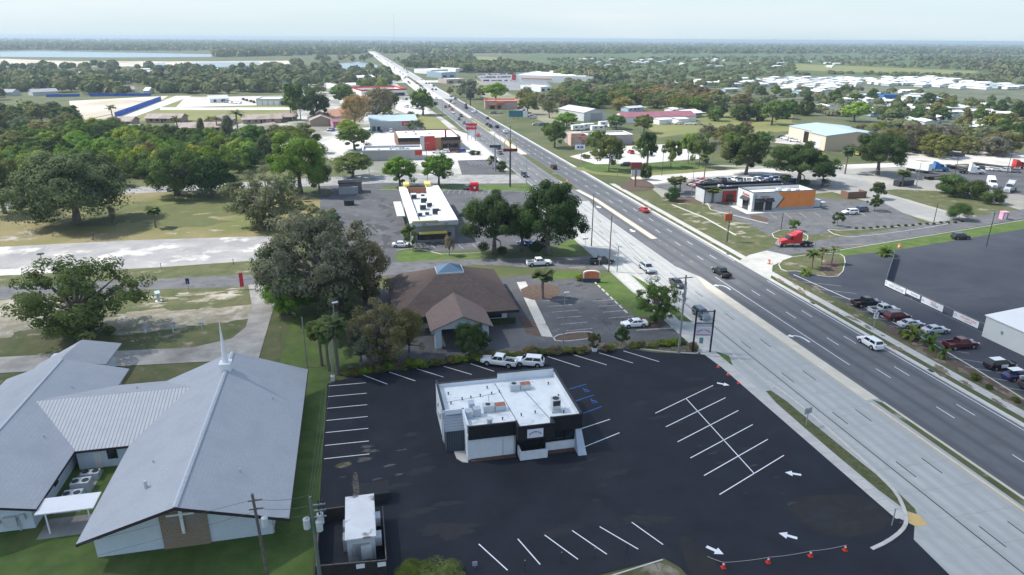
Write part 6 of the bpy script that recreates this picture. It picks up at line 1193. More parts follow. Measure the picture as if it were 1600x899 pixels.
for a in [
    (0, 0, 'suv', 'white', 0, 'white SUV driving away in the right lane of the dark carriageway', (83.0, 90.2)),
    (0, 0, 'pickup', 'black', 0, 'black pickup driving away beyond the turn arrow on the dark carriageway', (76.6, 129.4)),
    (0, 0, 'pickup', 'silver', 180, 'dark-sided silver pickup driving on the pale concrete carriageway', (61.6, 135.6)),
    (0, 0, 'sedan', 'charcoal', 180, 'dark saloon on the concrete carriageway behind the silver pickup lane', (63.9, 125.0)),
    (0, 0, 'suv', 'slate', 180, 'slate-blue SUV passing behind the black pylon sign', (60.8, 108)),
    (842, 415, 'pickup', 'white', -92, 'white pickup on the side street beside the palm'),
    (940, 412, 'pickup', 'black', -95, 'long black pickup waiting at the mouth of the side street'),
    (991, 510, 'sedan', 'white', 88, 'white saloon parked at the tree bed of the bank car park'),
    (780, 571, 'pickup', 'white', 62, 'white pickup parked at the top of the black car park'),
    (827, 571, 'suv', 'white', 68, 'white hatchback SUV parked right of the white pickup'),
    (628, 386, 'sedan', 'white', -100, 'white saloon parked beside the slim tree of the green island'),
    (865, 264, 'suv', 'brown', 0, 'burgundy SUV driving away beside the green median'),
    (1006, 331, 'sedan', 'red', 0, 'small red car at the right kerb of the highway'),
    (1328, 335, 'suv', 'white', 84, 'white car parked beside the dark SUV in the grey car park'),
    (1343, 331, 'suv', 'slate', 84, 'dark blue-grey SUV parked beside the red mulch island'),
    (1500, 374, 'suv', 'charcoal', -96, 'dark grey SUV driving on the side street at the right'),
    (0, 0, 'pickup', 'black', -92, 'black pickup parked first in the row beside the banners', (95.3, 106.6)),
    (0, 0, 'pickup', 'silver', -92, 'silver pickup parked behind the black one beside the banners', (95.9, 102.6)),
    (0, 0, 'suv', 'maroon', -92, 'dark red SUV parked next to the silver pickup', (96.2, 99.4)),
    (0, 0, 'sedan', 'silver', -92, 'silver saloon parked half behind the palm shrubs', (96.0, 95.8)),
    (0, 0, 'sedan', 'silver', -92, 'pale car almost hidden by the palm shrubs', (98.3, 92.6)),
    (0, 0, 'pickup', 'maroon', -92, 'dark red pickup parked behind the palm shrubs', (97.6, 86.4)),
    (0, 0, 'suv', 'black', -92, 'black and white police SUV with white roof', (97.4, 78.6)),
    (0, 0, 'sedan', 'navy', -92, 'navy saloon parked right of the police SUV', (97.0, 75.0)),
    (0, 0, 'pickup', 'charcoal', -92, 'dark pickup cut by the right edge of the photo', (97.2, 71.8)),
    (730, 296, 'sedan', 'charcoal', -20, 'dark car parked left of the red clothing bin'),
    (700, 381, 'sedan', 'beige', 60, 'pale car tucked in front of the burger restaurant terrace') ,
    (735, 330, 'suv', 'charcoal', 70, 'dark SUV parked beside the two big dark trees'),
    (730, 338, 'suv', 'black', 70, 'black SUV parked by the side wall of the burger restaurant'),
    (822, 384, 'sedan', 'blue', 40, 'blue car glimpsed under the two big dark trees'),
    (842, 385, 'suv', 'charcoal', 40, 'dark car glimpsed under the right big dark tree'),
]:
    if a[5].startswith('pale car tucked'): continue
    o = car(*a[:6], pos=a[6] if len(a) > 6 else None)
    if 'police' in a[5]:
        for pt in o.children:
            if pt.name.startswith('body'): link('roof_panel', M().box(-.6, .6, -1.75, .25, 1.725, 1.74).box(-.985, .985, -.6, .6, .5, 1.0).mesh('roof_panel', WHITEP), o); link('push_bar', M().box(-.5, .5, 2.45, 2.55, .5, 1.0).mesh('push_bar', DARKM), o); break
# highway traffic further away: one mesh per car, lanes known
R_ = random.Random(5)
nb = [(721, 194), (735, 205), (759, 196), (792, 200), (713, 181), (700, 170), (740, 176), (747, 175), (706, 168)]
traffic = [(727, 162, 76.4, 0, 'white'), (712, 160, 76.2, 0, 'black'), (721, 169, 80, 0, 'charcoal'), (738, 170, 80, 0, 'black'), (683, 141, 76.5, 0, 'black'), (689, 141, 80, 0, 'charcoal'), (748, 175, 83, 0, 'white'), (756, 186, 83, 0, 'charcoal'), (747, 196, 76.4, 0, 'maroon'), (775, 199, 76.4, 0, 'charcoal'), (793, 200, 79.8, 0, 'black'), (802, 208, 79.8, 0, 'white'), (752, 213, 62.8, 180, 'red'), (783, 233, 64.4, 180, 'charcoal'), (784, 241, 62.4, 180, 'charcoal'), (694, 173, 68, 180, 'red'), (703, 183, 68, 180, 'charcoal'), (704, 188, 64, 180, 'charcoal'), (725, 194, 64, 180, 'grey'), (700, 155, 68, 180, 'white'), (826, 276, 60.6, 180, 'black')]
for i, (px, py, lane, rz, col) in enumerate(traffic):
    if rz == 0: px = 0
    y = g(px or 720, py)[1] if px else None
    if y is None:
        # solve distance along the lane for this image row
        lo_, hi_ = 60, 3000
        for _ in range(40):
            mid = (lo_ + hi_) / 2
            if project(lane, mid)[1] > py: lo_ = mid
            else: hi_ = mid
        y = lo_
    car(0, 0, R_.choice(('sedan', 'suv', 'suv', 'pickup')), col, rz, f'{col} vehicle far up the highway, heading {"away" if rz == 0 else "towards the camera"}', f'{col} traffic heading {"away" if rz == 0 else "nearer"}', True, pos=(lane, y))
for k in range(52):
    lane = R_.choice((62.5, 66, 69.5, 76.8, 80.2, 83.6)); y = 480 * math.exp(R_.uniform(0, 1.45)); col = R_.choice(('white', 'silver', 'charcoal', 'black', 'grey', 'white', 'maroon', 'blue')); rz = 0 if lane > 72 else 180
    car(0, 0, R_.choice(('sedan', 'suv', 'pickup')), col, rz, f'tiny {col} vehicle in the distant queue on the highway', f'{col} vehicles in the distant highway queue', True, pos=(lane, y))
def park(pix_a, pix_b, n_, rz, phrase, seed=0, jitter=.4, skip=.1, cols=('white', 'silver', 'charcoal', 'black', 'white', 'grey', 'maroon', 'blue', 'beige')):
    Rr = random.Random(seed); A_, B_ = g(*pix_a), g(*pix_b)
    for i in range(n_):
        if Rr.random() < skip: continue
        t = (i + .5) / n_; col = Rr.choice(cols)
        car(0, 0, Rr.choice(('sedan', 'suv', 'suv', 'pickup')), col, rz + Rr.uniform(-5, 5), f'{col} vehicle parked {phrase}', f'{col} vehicles parked {phrase}', True, pos=(A_[0] + (B_[0] - A_[0]) * t + Rr.uniform(-jitter, jitter), A_[1] + (B_[1] - A_[1]) * t + Rr.uniform(-jitter, jitter)))
park((570, 207), (650, 206), 5, 0, 'along the front of the outlet store', 1, skip=0)
park((676, 240), (725, 238), 4, 80, 'before the red-panel restaurant', 2, skip=0)
park((610, 157), (650, 156), 7, 0, 'before the strip shop', 3)
park((635, 168), (660, 172), 6, 30, 'in the bright car park behind the street tree', 4)
park((640, 150), (672, 147), 7, 0, 'at the end of the strip shop', 5)
park((745, 118), (800, 116), 22, 0, 'in the supermarket car park, far rows', 6)
park((742, 122), (806, 121), 22, 0, 'in the supermarket car park, middle rows', 7)
park((752, 127), (815, 127), 20, 0, 'in the supermarket car park, near rows', 8, skip=.3)
park((765, 178), (785, 178), 2, 80, 'in front of the coral-awning restaurant', 9, skip=0)
park((812, 170), (835, 186), 12, 60, 'among the grey oaks by the highway', 10)
park((822, 162), (842, 174), 8, 60, 'behind the grey oaks by the highway', 11)
park((835, 196), (858, 197), 3, 80, 'on the dirt forecourt by the steel barn', 12, skip=0)
park((1218, 216), (1245, 223), 5, 30, 'beside the cream workshop', 13, skip=0, cols=('white', 'silver', 'charcoal'))
park((1080, 290), (1105, 300), 5, 40, 'on the car lot, left display', 14, skip=0, cols=('red', 'maroon', 'red', 'silver'))
park((1085, 283), (1115, 290), 6, 40, 'on the car lot, back display', 15, skip=0, cols=('red', 'silver', 'red', 'charcoal'))
park((1120, 284), (1190, 284), 12, 10, 'on the car lot behind the black roof', 16, cols=('white', 'silver', 'charcoal', 'grey'))
park((1190, 280), (1240, 286), 6, 70, 'behind the orange shop under the wide oak', 17, skip=0, cols=('white', 'blue', 'silver'))
park((510, 206), (545, 202), 3, 60, 'by the pink shop', 18, skip=0)
park((484, 226), (496, 214), 3, 60, 'beside the tan hall', 19, skip=0)
park((345, 160), (375, 163), 7, 60, 'in the gravel yard', 20)
park((378, 156), (400, 162), 4, 20, 'at the end of the gravel yard', 21, skip=0, cols=('black', 'charcoal'))
park((190, 221), (215, 219), 3, 60, 'before the left motel wing', 22, skip=0, cols=('black', 'charcoal'))
park((100, 233), (160, 220), 6, 60, 'in the left motel car park', 23)
park((1035, 194), (1100, 196), 4, 70, 'before the plum-roofed hall', 24, skip=0, cols=('white', 'silver'))
park((955, 262), (1000, 258), 1, 80, 'by the hedge of the burger shop', 25, skip=0, cols=('charcoal',))
park((983, 240), (987, 240), 1, 0, 'behind the burger shop', 26, skip=0, cols=('red',))
park((560, 236), (640, 234), 4, 20, 'before the stone-grey shop', 27, skip=0)
park((1395, 236), (1500, 245), 12, 60, 'in the junk row under the grey-olive grove', 28, cols=('black', 'charcoal', 'brown', 'grey', 'silver'))
park((1440, 228), (1560, 236), 10, 60, 'at the back of the junk row', 29, cols=('charcoal', 'beige', 'white', 'grey', 'silver'))
park((1480, 262), (1590, 270), 8, 40, 'between the flatbed trailers', 30, cols=('charcoal', 'grey', 'white', 'silver'))
park((700, 137), (728, 136), 5, 0, 'before the pinkish low shop', 31, skip=0)
park((680, 127), (712, 126), 8, 0, 'before the blue-glass showroom', 32)
# lorries
def tractor_spec(cc):
    key = ('tractor', cc)
    if key in KINDS_: return KINDS_[key]
    q = M(); st = [(1.2, .9, 1.9, .85), (1.4, .75, 2.0, 1.0), (2.6, .7, 1.85, .98), (3.3, .65, 1.6, .9), (3.55, .65, 1.2, .82)]
    b = body_mesh(st); q.add(b.v, b.f)
    green(q, -.2, 1.7, -.2, .95, 1.15, 1.05, 1.0, 3.0); q.box(-1.2, 1.2, -2.0, -.15, .9, 3.05); q.add([(-1.2, -2.0, 3.05), (1.2, -2.0, 3.05), (1.1, -.1, 3.05), (-1.1, -.1, 3.05), (-1.1, -2.0, 3.9), (1.1, -2.0, 3.9), (.95, -.9, 3.75), (-.95, -.9, 3.75)], [(0, 1, 5, 4), (1, 2, 6, 5), (2, 3, 7, 6), (3, 0, 4, 7), (4, 5, 6, 7)])
    sp = [('cab', q.mesh('cab', PAINT), [])]
    sp.append(('windshield', M().add([(-.95, 1.62, 2.05), (.95, 1.62, 2.05), (.9, 1.08, 2.88), (-.9, 1.08, 2.88)], [(3, 2, 1, 0)]).mesh('windshield', GLASS), []))
    sp.append(('side_window', M().add([(1.13, .3, 1.95), (1.13, 1.3, 1.95), (1.09, 1.0, 2.7), (1.09, .3, 2.7)], [(0, 1, 2, 3)]).mesh('side_window', GLASS), [])); sp.append(('side_window', M().add([(-1.13, .3, 1.95), (-1.13, 1.3, 1.95), (-1.09, 1.0, 2.7), (-1.09, .3, 2.7)], [(3, 2, 1, 0)]).mesh('side_window', GLASS), []))
    sp.append(('grille', M().box(-.5, .5, 3.5, 3.6, .8, 1.5).mesh('grille', GREYM), [])); sp.append(('bumper', M().box(-1.15, 1.15, 3.45, 3.75, .35, .75).mesh('bumper', GREYM), []))
    for s_ in (-1, 1): sp.append(('headlight', M().box(s_ * .8 - .15, s_ * .8 + .15, 3.3, 3.52, .9, 1.2).mesh('headlight', LAMPW), [])); sp.append(('fuel_tank', M().cyl((s_ * .95, -1.6, .75), (s_ * .95, -.2, .75), .32, n=12).mesh('fuel_tank', LIGHTM), []))
    sp.append(('chassis', M().box(-.45, .45, -5.6, -2.0, .7, .95).box(-.5, .5, -4.6, -3.4, .95, 1.15).mesh('chassis', DARKM), []))
    for y in (2.5, -3.2, -4.5):
        for s_ in (-1, 1): sp.append(('wheel', M().cyl((s_ * .75, y, .5), (s_ * 1.15, y, .5), .5, n=16).mesh('wheel', TIRE), [('rim', M().cyl((s_ * 1.15, y, .5), (s_ * 1.17, y, .5), .28, n=12).mesh('rim', RIM), [])]))
    KINDS_[key] = sp; return sp
def lorry(px, py, rz, col, label):
    o = spawn(tractor_spec('a'), 'lorry_tractor', label, 'lorry', (*g(px, py), top(*g(px, py)) + .002), rz, None, CC[col]); return o
CC['brightblue'] = (.02, .16, .42); CC['truckred'] = (.50, .02, .025)
lorry(1236, 385, 84, 'truckred', 'red lorry tractor without trailer at the mouth of the side street')
lorry(1466, 268, -110, 'brightblue', 'bright blue lorry tractor before the white box trailer'); lorry(1522, 272, -115, 'white', 'white lorry tractor coupled to the flatbed, in the middle of the truck yard')
lorry(1548, 293, 150, 'white', 'white lorry tractor facing the thicket bushes'); lorry(1590, 264, -100, 'truckred', 'red lorry tractor at the right edge of the truck yard'); lorry(1576, 300, 120, 'silver', 'white and dark lorry tractor with open bonnet at the right edge')
def trailer(a, b, box, label, name):
    A_, B_ = g(*a), g(*b); L_ = math.dist(A_, B_); rz = math.degrees(math.atan2(B_[1] - A_[1], B_[0] - A_[0]))
    t = T(name, label, 'trailer', (*A_, .03), rz, local=True)
    if box: t.part('box', M().box(0, L_, -1.3, 1.3, 1.2, 4.0), WHITEP); t.part('chassis', M().box(0, L_, -.5, .5, .9, 1.19), DARKM)
    else: t.part('deck', M().box(0, L_, -1.25, 1.25, 1.15, 1.35), mat('deck_wood', (.10, .075, .06), (.06, .055, .05), 1, coords='obj')); t.part('chassis', M().box(0, L_, -.5, .5, .8, 1.14), DARKM)
    for x in (L_ * .12, L_ * .12 + 1.3, L_ * .85):
        for s_ in (-1, 1): t.part('wheel', M().cyl((x, s_ * .8, .5), (x, s_ * 1.2, .5), .5, n=12), TIRE)
trailer((1416, 266), (1452, 272), True, 'white box trailer beside the bright blue tractor', 'box_trailer')
trailer((1478, 262), (1520, 269), False, 'dark flatbed trailer behind the white lorry tractor', 'flatbed_trailer'); trailer((1520, 259), (1580, 267), False, 'long brown flatbed trailer at the back of the truck yard', 'flatbed_trailer'); trailer((1445, 281), (1480, 279), False, 'low flatbed trailer by the bright blue tractor', 'flatbed_trailer')
t = T('skip', 'large dark skip beside the palm at the truck yard', 'skip', (*g(1412, 290), 0), 10, local=True); t.part('body', M().box(-4, 3.5, -1.2, 1.2, .1, 2.0), DARKM); t.part('top_rail', M().box(-4.1, 3.6, -1.3, -1.15, 2.0, 2.15).box(-4.1, 3.6, 1.15, 1.3, 2.0, 2.15), GREYM)
t = T('portable_toilet', 'pink portable toilet beside the pale track at the right', 'portable toilet', (*g(1567, 343), 0), -5, local=True); t.part('cabin', M().box(-.9, .9, -.7, .7, 0, 2.2), PINKP); t.part('roof', M().slab([(-1, -.8, 2.3), (1, -.8, 2.3), (1, .8, 2.4), (-1, .8, 2.4)], .12), PINKP); t.part('door', M().box(-.45, .3, -.74, -.7, .1, 1.95), WHITEP); t.part('side_panel', M().box(.25, .85, -.73, -.7, .1, 1.9), mat('mauve_panel', (.45, .25, .36)))
t = T('bin_store', 'brick bin store with dark ends in the corner of the grey car park', 'bin store', (*g(1338, 310), 0), 0, local=True); t.part('wall', M().box(-3.5, 3.5, -.2, 0, 0, 2.2).box(-3.5, -3.3, 0, 3.5, 0, 2.2).box(3.3, 3.5, 0, 3.5, 0, 2.2), BROWNB); t.part('gate', M().box(3.55, 3.6, 0, 3.4, .1, 2.0), DARKM)
t = T('storage_hut', 'dark box hut at the left of the burger restaurant lot', 'hut', (*g(530, 303), 0), 0, local=True); t.part('wall', M().box(0, 7.5, 0, 4.5, 0, 3.4), mat('hut_wall', (.12, .10, .10), (.16, .13, .13), 1, coords='obj')); t.part('roof', M().box(-.2, 7.7, -.2, 4.7, 3.4, 3.6), BLACKT); t.part('grey_front', M().box(0, 6.2, -1.6, -.02, 0, 2.4), GREYM)
t = T('skip', 'two-part dark skip below the dark box hut', 'skip', (*g(538, 322), 0), 0, local=True); t.part('body', M().box(0, 3, 0, 1.8, 0, 1.5), mat('dark_green_metal', (.02, .045, .04))); t.part('lid', M().slab([(-.1, -.1, 1.5), (3.1, -.1, 1.5), (3.1, 1.9, 1.9), (-.1, 1.9, 1.9)], .08), BLACKT)
t = T('clothing_bin', 'red domed donation bin beside the dark parked car', 'donation bin', (*g(741, 298), 0), 0, local=True); t.part('body', M().box(-1.4, 1.4, -1, 1, 0, 2.0), REDSIGN); t.part('lid', M().cyl((-1.4, 0, 1.9), (1.4, 0, 1.9), .98, n=16), REDSIGN); t.part('emblem', M().cyl((0, -1.02, 1.2), (0, -1.05, 1.2), .4, n=14), TXWHITE)
# small boats and machines
for i, (px, py, lb, m_) in enumerate(((1262, 241, 'red tractor-like machine parked beside the cream workshop', REDP), (1278, 244, 'orange-yellow machine left of the pale palm', YELLOWP), (1340, 243, 'orange-yellow machine right of the pale palm', YELLOWP))):
    t = T('farm_machine', lb, 'machine', (*g(px, py), 0), 20 * i, local=True); t.part('body', M().box(-2, 1.2, -.8, .8, .6, 1.7).box(-1.2, .2, -.7, .7, 1.7, 2.5), m_); t.part('arm', M().box(1.2, 3.4, -.15, .15, 1.0, 1.3).box(3.2, 3.5, -1, 1, .3, 1.2), m_)
    for x in (-1.3, .8):
        for s_ in (-1, 1): t.part('wheel', M().cyl((x, s_ * .8, .6), (x, s_ * 1.1, .6), .6, n=12), TIRE)
# ---------------------------------------------------------------- poles, wires, lamps, signs
def lamp(px, py, hpx, label, head='box', col=POLEC, group=None, r=.11):
    dp = depth(px, py); h_ = hpx * dp / F / .95; t = T('street_lamp', label, 'lamp', (*g(px, py), 0), random.uniform(-20, 20), group, local=True)
    t.part('pole', M().cyl((0, 0, 0), (0, 0, h_), r, r * .7, 8), col)
    if head == 'box': t.part('lamp_head', M().box(-.15, .75, -.2, .2, h_, h_ + .15), LIGHTM)
    elif head == 'two': t.part('lamp_head', M().box(-1.0, -.3, -.2, .2, h_, h_ + .15), GREYM); t.part('lamp_head', M().box(.3, 1.0, -.2, .2, h_, h_ + .15), GREYM); t.part('bracket', M().box(-.3, .3, -.05, .05, h_, h_ + .1), GREYM)
    return t
def pole(px, py, top_px, label, group=None, arms=(), r=.16, mt=WOOD, h=None):
    dp = depth(px, py); h_ = h or (py - top_px) * dp / F / .93; t = T('utility_pole', label, 'utility pole', (*g(px, py), 0), 0, group, local=True)
    t.part('pole', M().cyl((0, 0, 0), (0, 0, h_), r, r * .65, 8), mt); t.h = h_
    for z in arms: t.part('crossarm', M().box(-1.2, 1.2, -.06, .06, h_ - z, h_ - z + .12), WOOD)
    return t
def catenary(name, p, q, sag, label, n_=10, r=.018, mt=WIRE):
    m = M(); p = Vector(p); q = Vector(q); pts = [p.lerp(q, i / n_) - Vector((0, 0, 4 * sag * (i / n_) * (1 - i / n_))) for i in range(n_ + 1)]
    for a, b in zip(pts, pts[1:]): m.cyl(a, b, r, n=4)
    return single(name, m, mt, label, 'wire', loc=tuple(p))
lamp(530, 582, 110, 'tall lamp at the palms by the car park corner')
t = lamp(480, 574, 80, 'slim grey light pole between church lawn and palms', 'none'); lamp(880, 545, 88, 'lamp with pale head in the hedge bed below the bank car park')
lamp(853, 508, 44, 'short bare post in the planted bed of the bank', 'none', r=.07)
lamp(964, 426, 40, 'lamp at the side street corner near the orange monument sign')
lamp(736, 345, 32, 'white post in the burger restaurant lot', 'none', WHITEP); lamp(577, 272, 30, 'slim lamp left of the round street trees', 'none')
for px, py, hp, lb in ((668, 286, 58, 'tall lamp between the round street trees'), (1134, 377, 58, 'tall pole beside the orange square sign'), (1080, 311, 68, 'pale tall pole before the red car display'), (1100, 322, 30, 'short dark pole on the mulch border'), (964, 281, 38, 'pole on the lawn strip near the red pylon sign'), (1034, 275, 36, 'dark thin pole on the yellow lawn'), (1220, 360, 26, 'dark lamp pole by the corner bed'), (1458, 352, 34, 'dark lamp pole at the shrub row'), (1541, 386, 52, 'black lamp pole on the green roadside'), (1272, 392, 26, 'grey thin pole left of the palm island'), (1492, 272, 30, 'dark pole standing before the flatbed trailers'), (1573, 272, 36, 'dark pole left of the right red tractor'), (1431, 294, 38, 'white-topped pole beside the white box trailer'), (1545, 318, 0, None)):
    if lb: lamp(px, py, hp, lb, 'two' if 'lamp' in lb and hp > 40 else 'none', DARKM if 'dark' in lb or 'black' in lb else POLEC)
pts_h = [(855, 313, 48, 'first'), (830, 300, 42, 'second')]
for px, py, hp, nm_ in ((924, 385, 78, 'tall brown pole at the curb of the green corner'), (951, 425, 84, 'tall brown pole beside the waiting black pickup')):
    pole(px, py, py - hp, nm_)
for i, y in enumerate((232, 290, 350, 410, 470, 530, 600, 680, 770, 880, 1000)):
    T_ = T('light_column', 'thin light column along the left kerb of the highway' , 'lamp', (57.2, y, 0), 0, 'light columns along the highway', local=True); T_.part('pole', M().cyl((0, 0, 0), (0, 0, 11), .13, .08, 6), GREYM); T_.part('lamp_head', M().box(0, 2.0, -.1, .1, 10.9, 11.05), GREYM)
for i, y in enumerate((262, 330, 400, 480, 560, 660, 780)):
    T_ = T('light_column', 'thin light column along the right kerb of the highway', 'lamp', (87.0, y, 0), 0, 'light columns at the right kerb', local=True); T_.part('pole', M().cyl((0, 0, 0), (0, 0, 11), .13, .08, 6), GREYM); T_.part('lamp_head', M().box(-2.0, 0, -.1, .1, 10.9, 11.05), GREYM)
# big pole behind the pylon sign with transformers
t = pole(1060, 553, 0, 'concrete utility pole with hanging equipment behind the black pylon sign', h=13.8, r=.22, mt=POLEC, arms=(.5,))
for i, (dx, dz) in enumerate(((-.55, 3.2), (-.1, 3.6), (.35, 3.2), (-.6, 4.4), (.4, 4.4))): t.part('insulator', M().cyl((dx - .3, -.3, 13.8 - dz), (dx - .3, -.3, 13.8 - dz + .7), .14, n=8), GREYM)
t.part('bracket', M().box(-1.2, .6, -.36, -.28, 9.8, 9.9).box(-.08, .08, -.4, -.2, 9.0, 12.8), GREYM)
t = T('utility_pole', 'leaning dark utility pole with one pale transformer in front of the church gable', 'utility pole', (-10.6, 53.0, 0), 0, local=True)
t.part('pole', M().cyl((0, 0, 0), (-.5, .6, 11.4), .17, .12, 8), WOOD); c = t.part('transformer', M().cyl((.35, -.1, 8.4), (.35, -.1, 9.3), .28, n=14), LIGHTM); link('cap', M().cyl((.35, -.1, 9.3), (.35, -.1, 9.42), .22, .1, n=14).mesh('cap', LIGHTM), c)
for z in (9.9, 10.8): t.part('crossarm', M().box(-.9, .3, .35, .45, z, z + .1), WOOD)
t = T('utility_pole', 'grey-green pole carrying three pale transformers beside the fenced shed', 'utility pole', (-6.1, 52.5, 0), 0, local=True)
t.part('pole', M().cyl((0, 0, 0), (-.1, .2, 11.0), .19, .13, 8), mat('green_grey_pole', (.12, .15, .13), (.16, .18, .15), 2, coords='obj'))
for dx, dy, z in ((-.62, 0, 7.9), (.45, -.15, 7.6), (.55, .45, 7.9)):
    c = t.part('transformer', M().cyl((dx, dy, z), (dx, dy, z + 1.0), .3, n=14), LIGHTM); link('cap', M().cyl((dx, dy, z + 1), (dx, dy, z + 1.15), .24, .08, n=14).mesh('cap', GREYM), c)
for dx in (.5, .9):
    for z in (8.9, 9.5, 10.1): t.part('insulator', M().cyl((dx, .3, z), (dx, .3, z + .4), .07, n=6), DARKM)
t.part('crossarm', M().box(-.1, 1.1, .2, .3, 8.7, 8.8).box(-.1, 1.1, .2, .3, 9.4, 9.5).box(-.1, 1.1, .2, .3, 10.0, 10.1), GREYM)
top1 = (-11.1, 53.6); top2 = (-6.2, 52.7)
for z, dy in ((10.9, .3), (10.0, 0), (9.2, -.2)): catenary('power_line', (top1[0], top1[1], z), (top2[0], top2[1] + dy, z + .1), .35, f'slack cable between the leaning pole and the transformer pole, {"top" if z > 10.5 else "middle" if z > 9.5 else "lowest"} one')
catenary('power_line', (-11.1, 53.6, 10.8), (-75, 44, 10.5), 1.0, 'upper cable crossing the church lawn to the left edge', 16, .014)
catenary('power_line', (-11.0, 53.5, 9.6), (-75, 43, 9.2), 1.2, 'lower cable crossing the church lawn to the left edge', 16, .014)
for dx, lb in ((-.6, 'left'), (0, 'middle'), (.6, 'right')): catenary('power_line', (top2[0] + dx * .4, top2[1], 10.6), (-5.0 + dx, 99.2, 12.5), 1.6, f'{lb} of the cables running from the transformer pole up to the palms', 16, .014)
catenary('guy_wire', (-11.1, 53.6, 9.5), (-8.6, 60.5, 0), 0, 'stay wire from the leaning pole to the church corner', 2, .012)
# black pylon sign
t = T('pylon_sign', 'tall black two-post sign frame with open letter rack and small pink-white board', 'sign', (53.6, 93.9, 0), -13, local=True)
for x in (-1.45, 1.45): t.part('post', M().box(x - .12, x + .12, -.12, .12, 0, 7.6), BLACKT)
t.part('frame', M().box(-1.33, 1.33, -.06, .06, 7.3, 7.42).box(-1.33, 1.33, -.06, .06, 5.2, 5.32).box(-1.33, 1.33, -.06, .06, 3.9, 3.98), DARKM)
for i in range(9): t.part('bar', M().box(-.35 + i * .19, -.29 + i * .19, -.04, .04, 5.33, 7.29), LIGHTM)
t.part('upper_panel', M().box(-1.3, 1.3, -.04, .04, 4.6, 5.15), mat('frosted_panel', (.42, .45, .50)))
b = t.part('board', M().box(-1.32, 1.32, -.08, .08, 3.0, 4.5), mat('pinkish_board', (.66, .58, .62)))
mm = M()
for i in range(13):
    a = math.radians(150 - i * 10); cx, cz = 1.15 * math.cos(a), 3.3 + .8 * math.sin(a)
    if i != 6: mm.box(cx - .04, cx + .04, -.12, -.09, cz - .1, cz + .08)
for i in range(14): mm.box(-1.15 + i * .17, -1.05 + i * .17, -.12, -.09, 3.12, 3.26)
link('lettering', mm.mesh('lettering', TXDARK), b)
t.part('cabinet', M().box(-.3, .25, .4, .8, 1.4, 2.4), mat('teal_cabinet', (.15, .28, .30)))
# orange monument sign
t = T('monument_sign', 'orange arched monument sign with cream rim on a dark plinth at the bank entrance', 'sign', (*g(924, 441), 0), -14, local=True)
t.part('plinth', M().box(-1.9, 1.9, -.35, .35, 0, .9), SHEDWALL); arc = [(-1.8, .9)] + [(1.8 * math.cos(math.radians(a)) , 2.1 + .55 * math.sin(math.radians(a))) for a in range(180, -1, -15)] + [(1.8, .9)]
q = M(); q.v += [(x, -.25, z) for x, z in arc] + [(x, .25, z) for x, z in arc]; n_ = len(arc); q.f += [tuple(range(n_)), tuple(range(2 * n_ - 1, n_ - 1, -1))] + [(i + n_, (i + 1) % n_ + n_, (i + 1) % n_, i) for i in range(n_)]; q.m += [0] * (n_ + 2); t.part('rim', q, mat('cream_rim', (.72, .62, .50)))
q = M(); a2 = [(x * .88, .9 + (z - .9) * .86 + .06) for x, z in arc]; q.v += [(x, -.3, z) for x, z in a2]; q.f.append(tuple(range(len(a2)))); q.m.append(0); q.v += [(x, -.26, z) for x, z in a2]; t.part('face', q, mat('orange_face', (.62, .22, .10), (.52, .16, .08), 2, coords='obj'))
# golden arches, red sign, other pylon signs
def pylon(px, py, label, cat='sign', name='pylon_sign', rz=-8): return T(name, label, cat, (*g(px, py), 0), rz, local=True)
t = pylon(797, 292, 'golden arches on a dark red board on a tall single pole by the highway'); H1 = 12.5
t.part('pole', M().cyl((0, 0, 0), (0, 0, H1), .32, .28, 10).cyl((0, 0, H1), (0, 0, H1 + 8.5), .12, .1, 8), DARKM); b = t.part('board', M().box(-2.5, 2.5, -.3, .3, H1 - .2, H1 + .75), mat('dark_red_board', (.16, .03, .03)))
for s_ in (-1, 1):
    q = M(); P_ = [(s_ * (.12 + 1.0 * (1 - math.cos(t_))), H1 + .75 + 3.6 * math.sin(t_) ** .8) for t_ in np.linspace(0, math.pi, 15)]
    for a, b_ in zip(P_, P_[1:]): q.cyl((a[0], 0, a[1]), (b_[0], 0, b_[1]), .16, n=6)
    t.part('arch', q, GOLD)
t = pylon(774, 268, 'pole sign with dark bar and pale empty arch-shaped frame'); t.part('pole', M().cyl((0, 0, 0), (0, 0, 9.5), .3, n=10), GREYM); t.part('board', M().box(-2.2, 2.2, -.3, .3, 9.2, 10.2), SHEDWALL)
q = M(); P_ = [(2.0 * math.cos(a), 12.4 + 1.9 * math.sin(a)) for a in np.linspace(math.pi, 0, 13)]; P_ = [(-2, 10.2)] + P_ + [(2, 10.2)]
for a, b in zip(P_, P_[1:]): q.cyl((a[0], 0, a[1]), (b[0], 0, b[1]), .09, n=6)
t.part('arch_frame', q, LIGHTM); t.part('mesh_panel', M().box(-.05, .05, -.02, .02, 10.2, 14).box(-1.0, -.93, -.02, .02, 10.2, 13.7).box(.93, 1.0, -.02, .02, 10.2, 13.7), LIGHTM)
t = pylon(737, 220, 'red roadside sign with white script above a small white board')
for x in (-1.9, 1.9): t.part('post', M().cyl((x, 0, 0), (x, 0, 6.2), .18, n=8), GREYM)
b = t.part('board', M().box(-2.7, 2.7, -.3, .3, 5.6, 8.6), REDSIGN); text("Wendy's", 1.5, TXWHITE, b, (0, -.33, 7.1)); t.part('lower_board', M().box(-1.7, 1.7, -.2, .2, 2.6, 4.8), WHITEP)
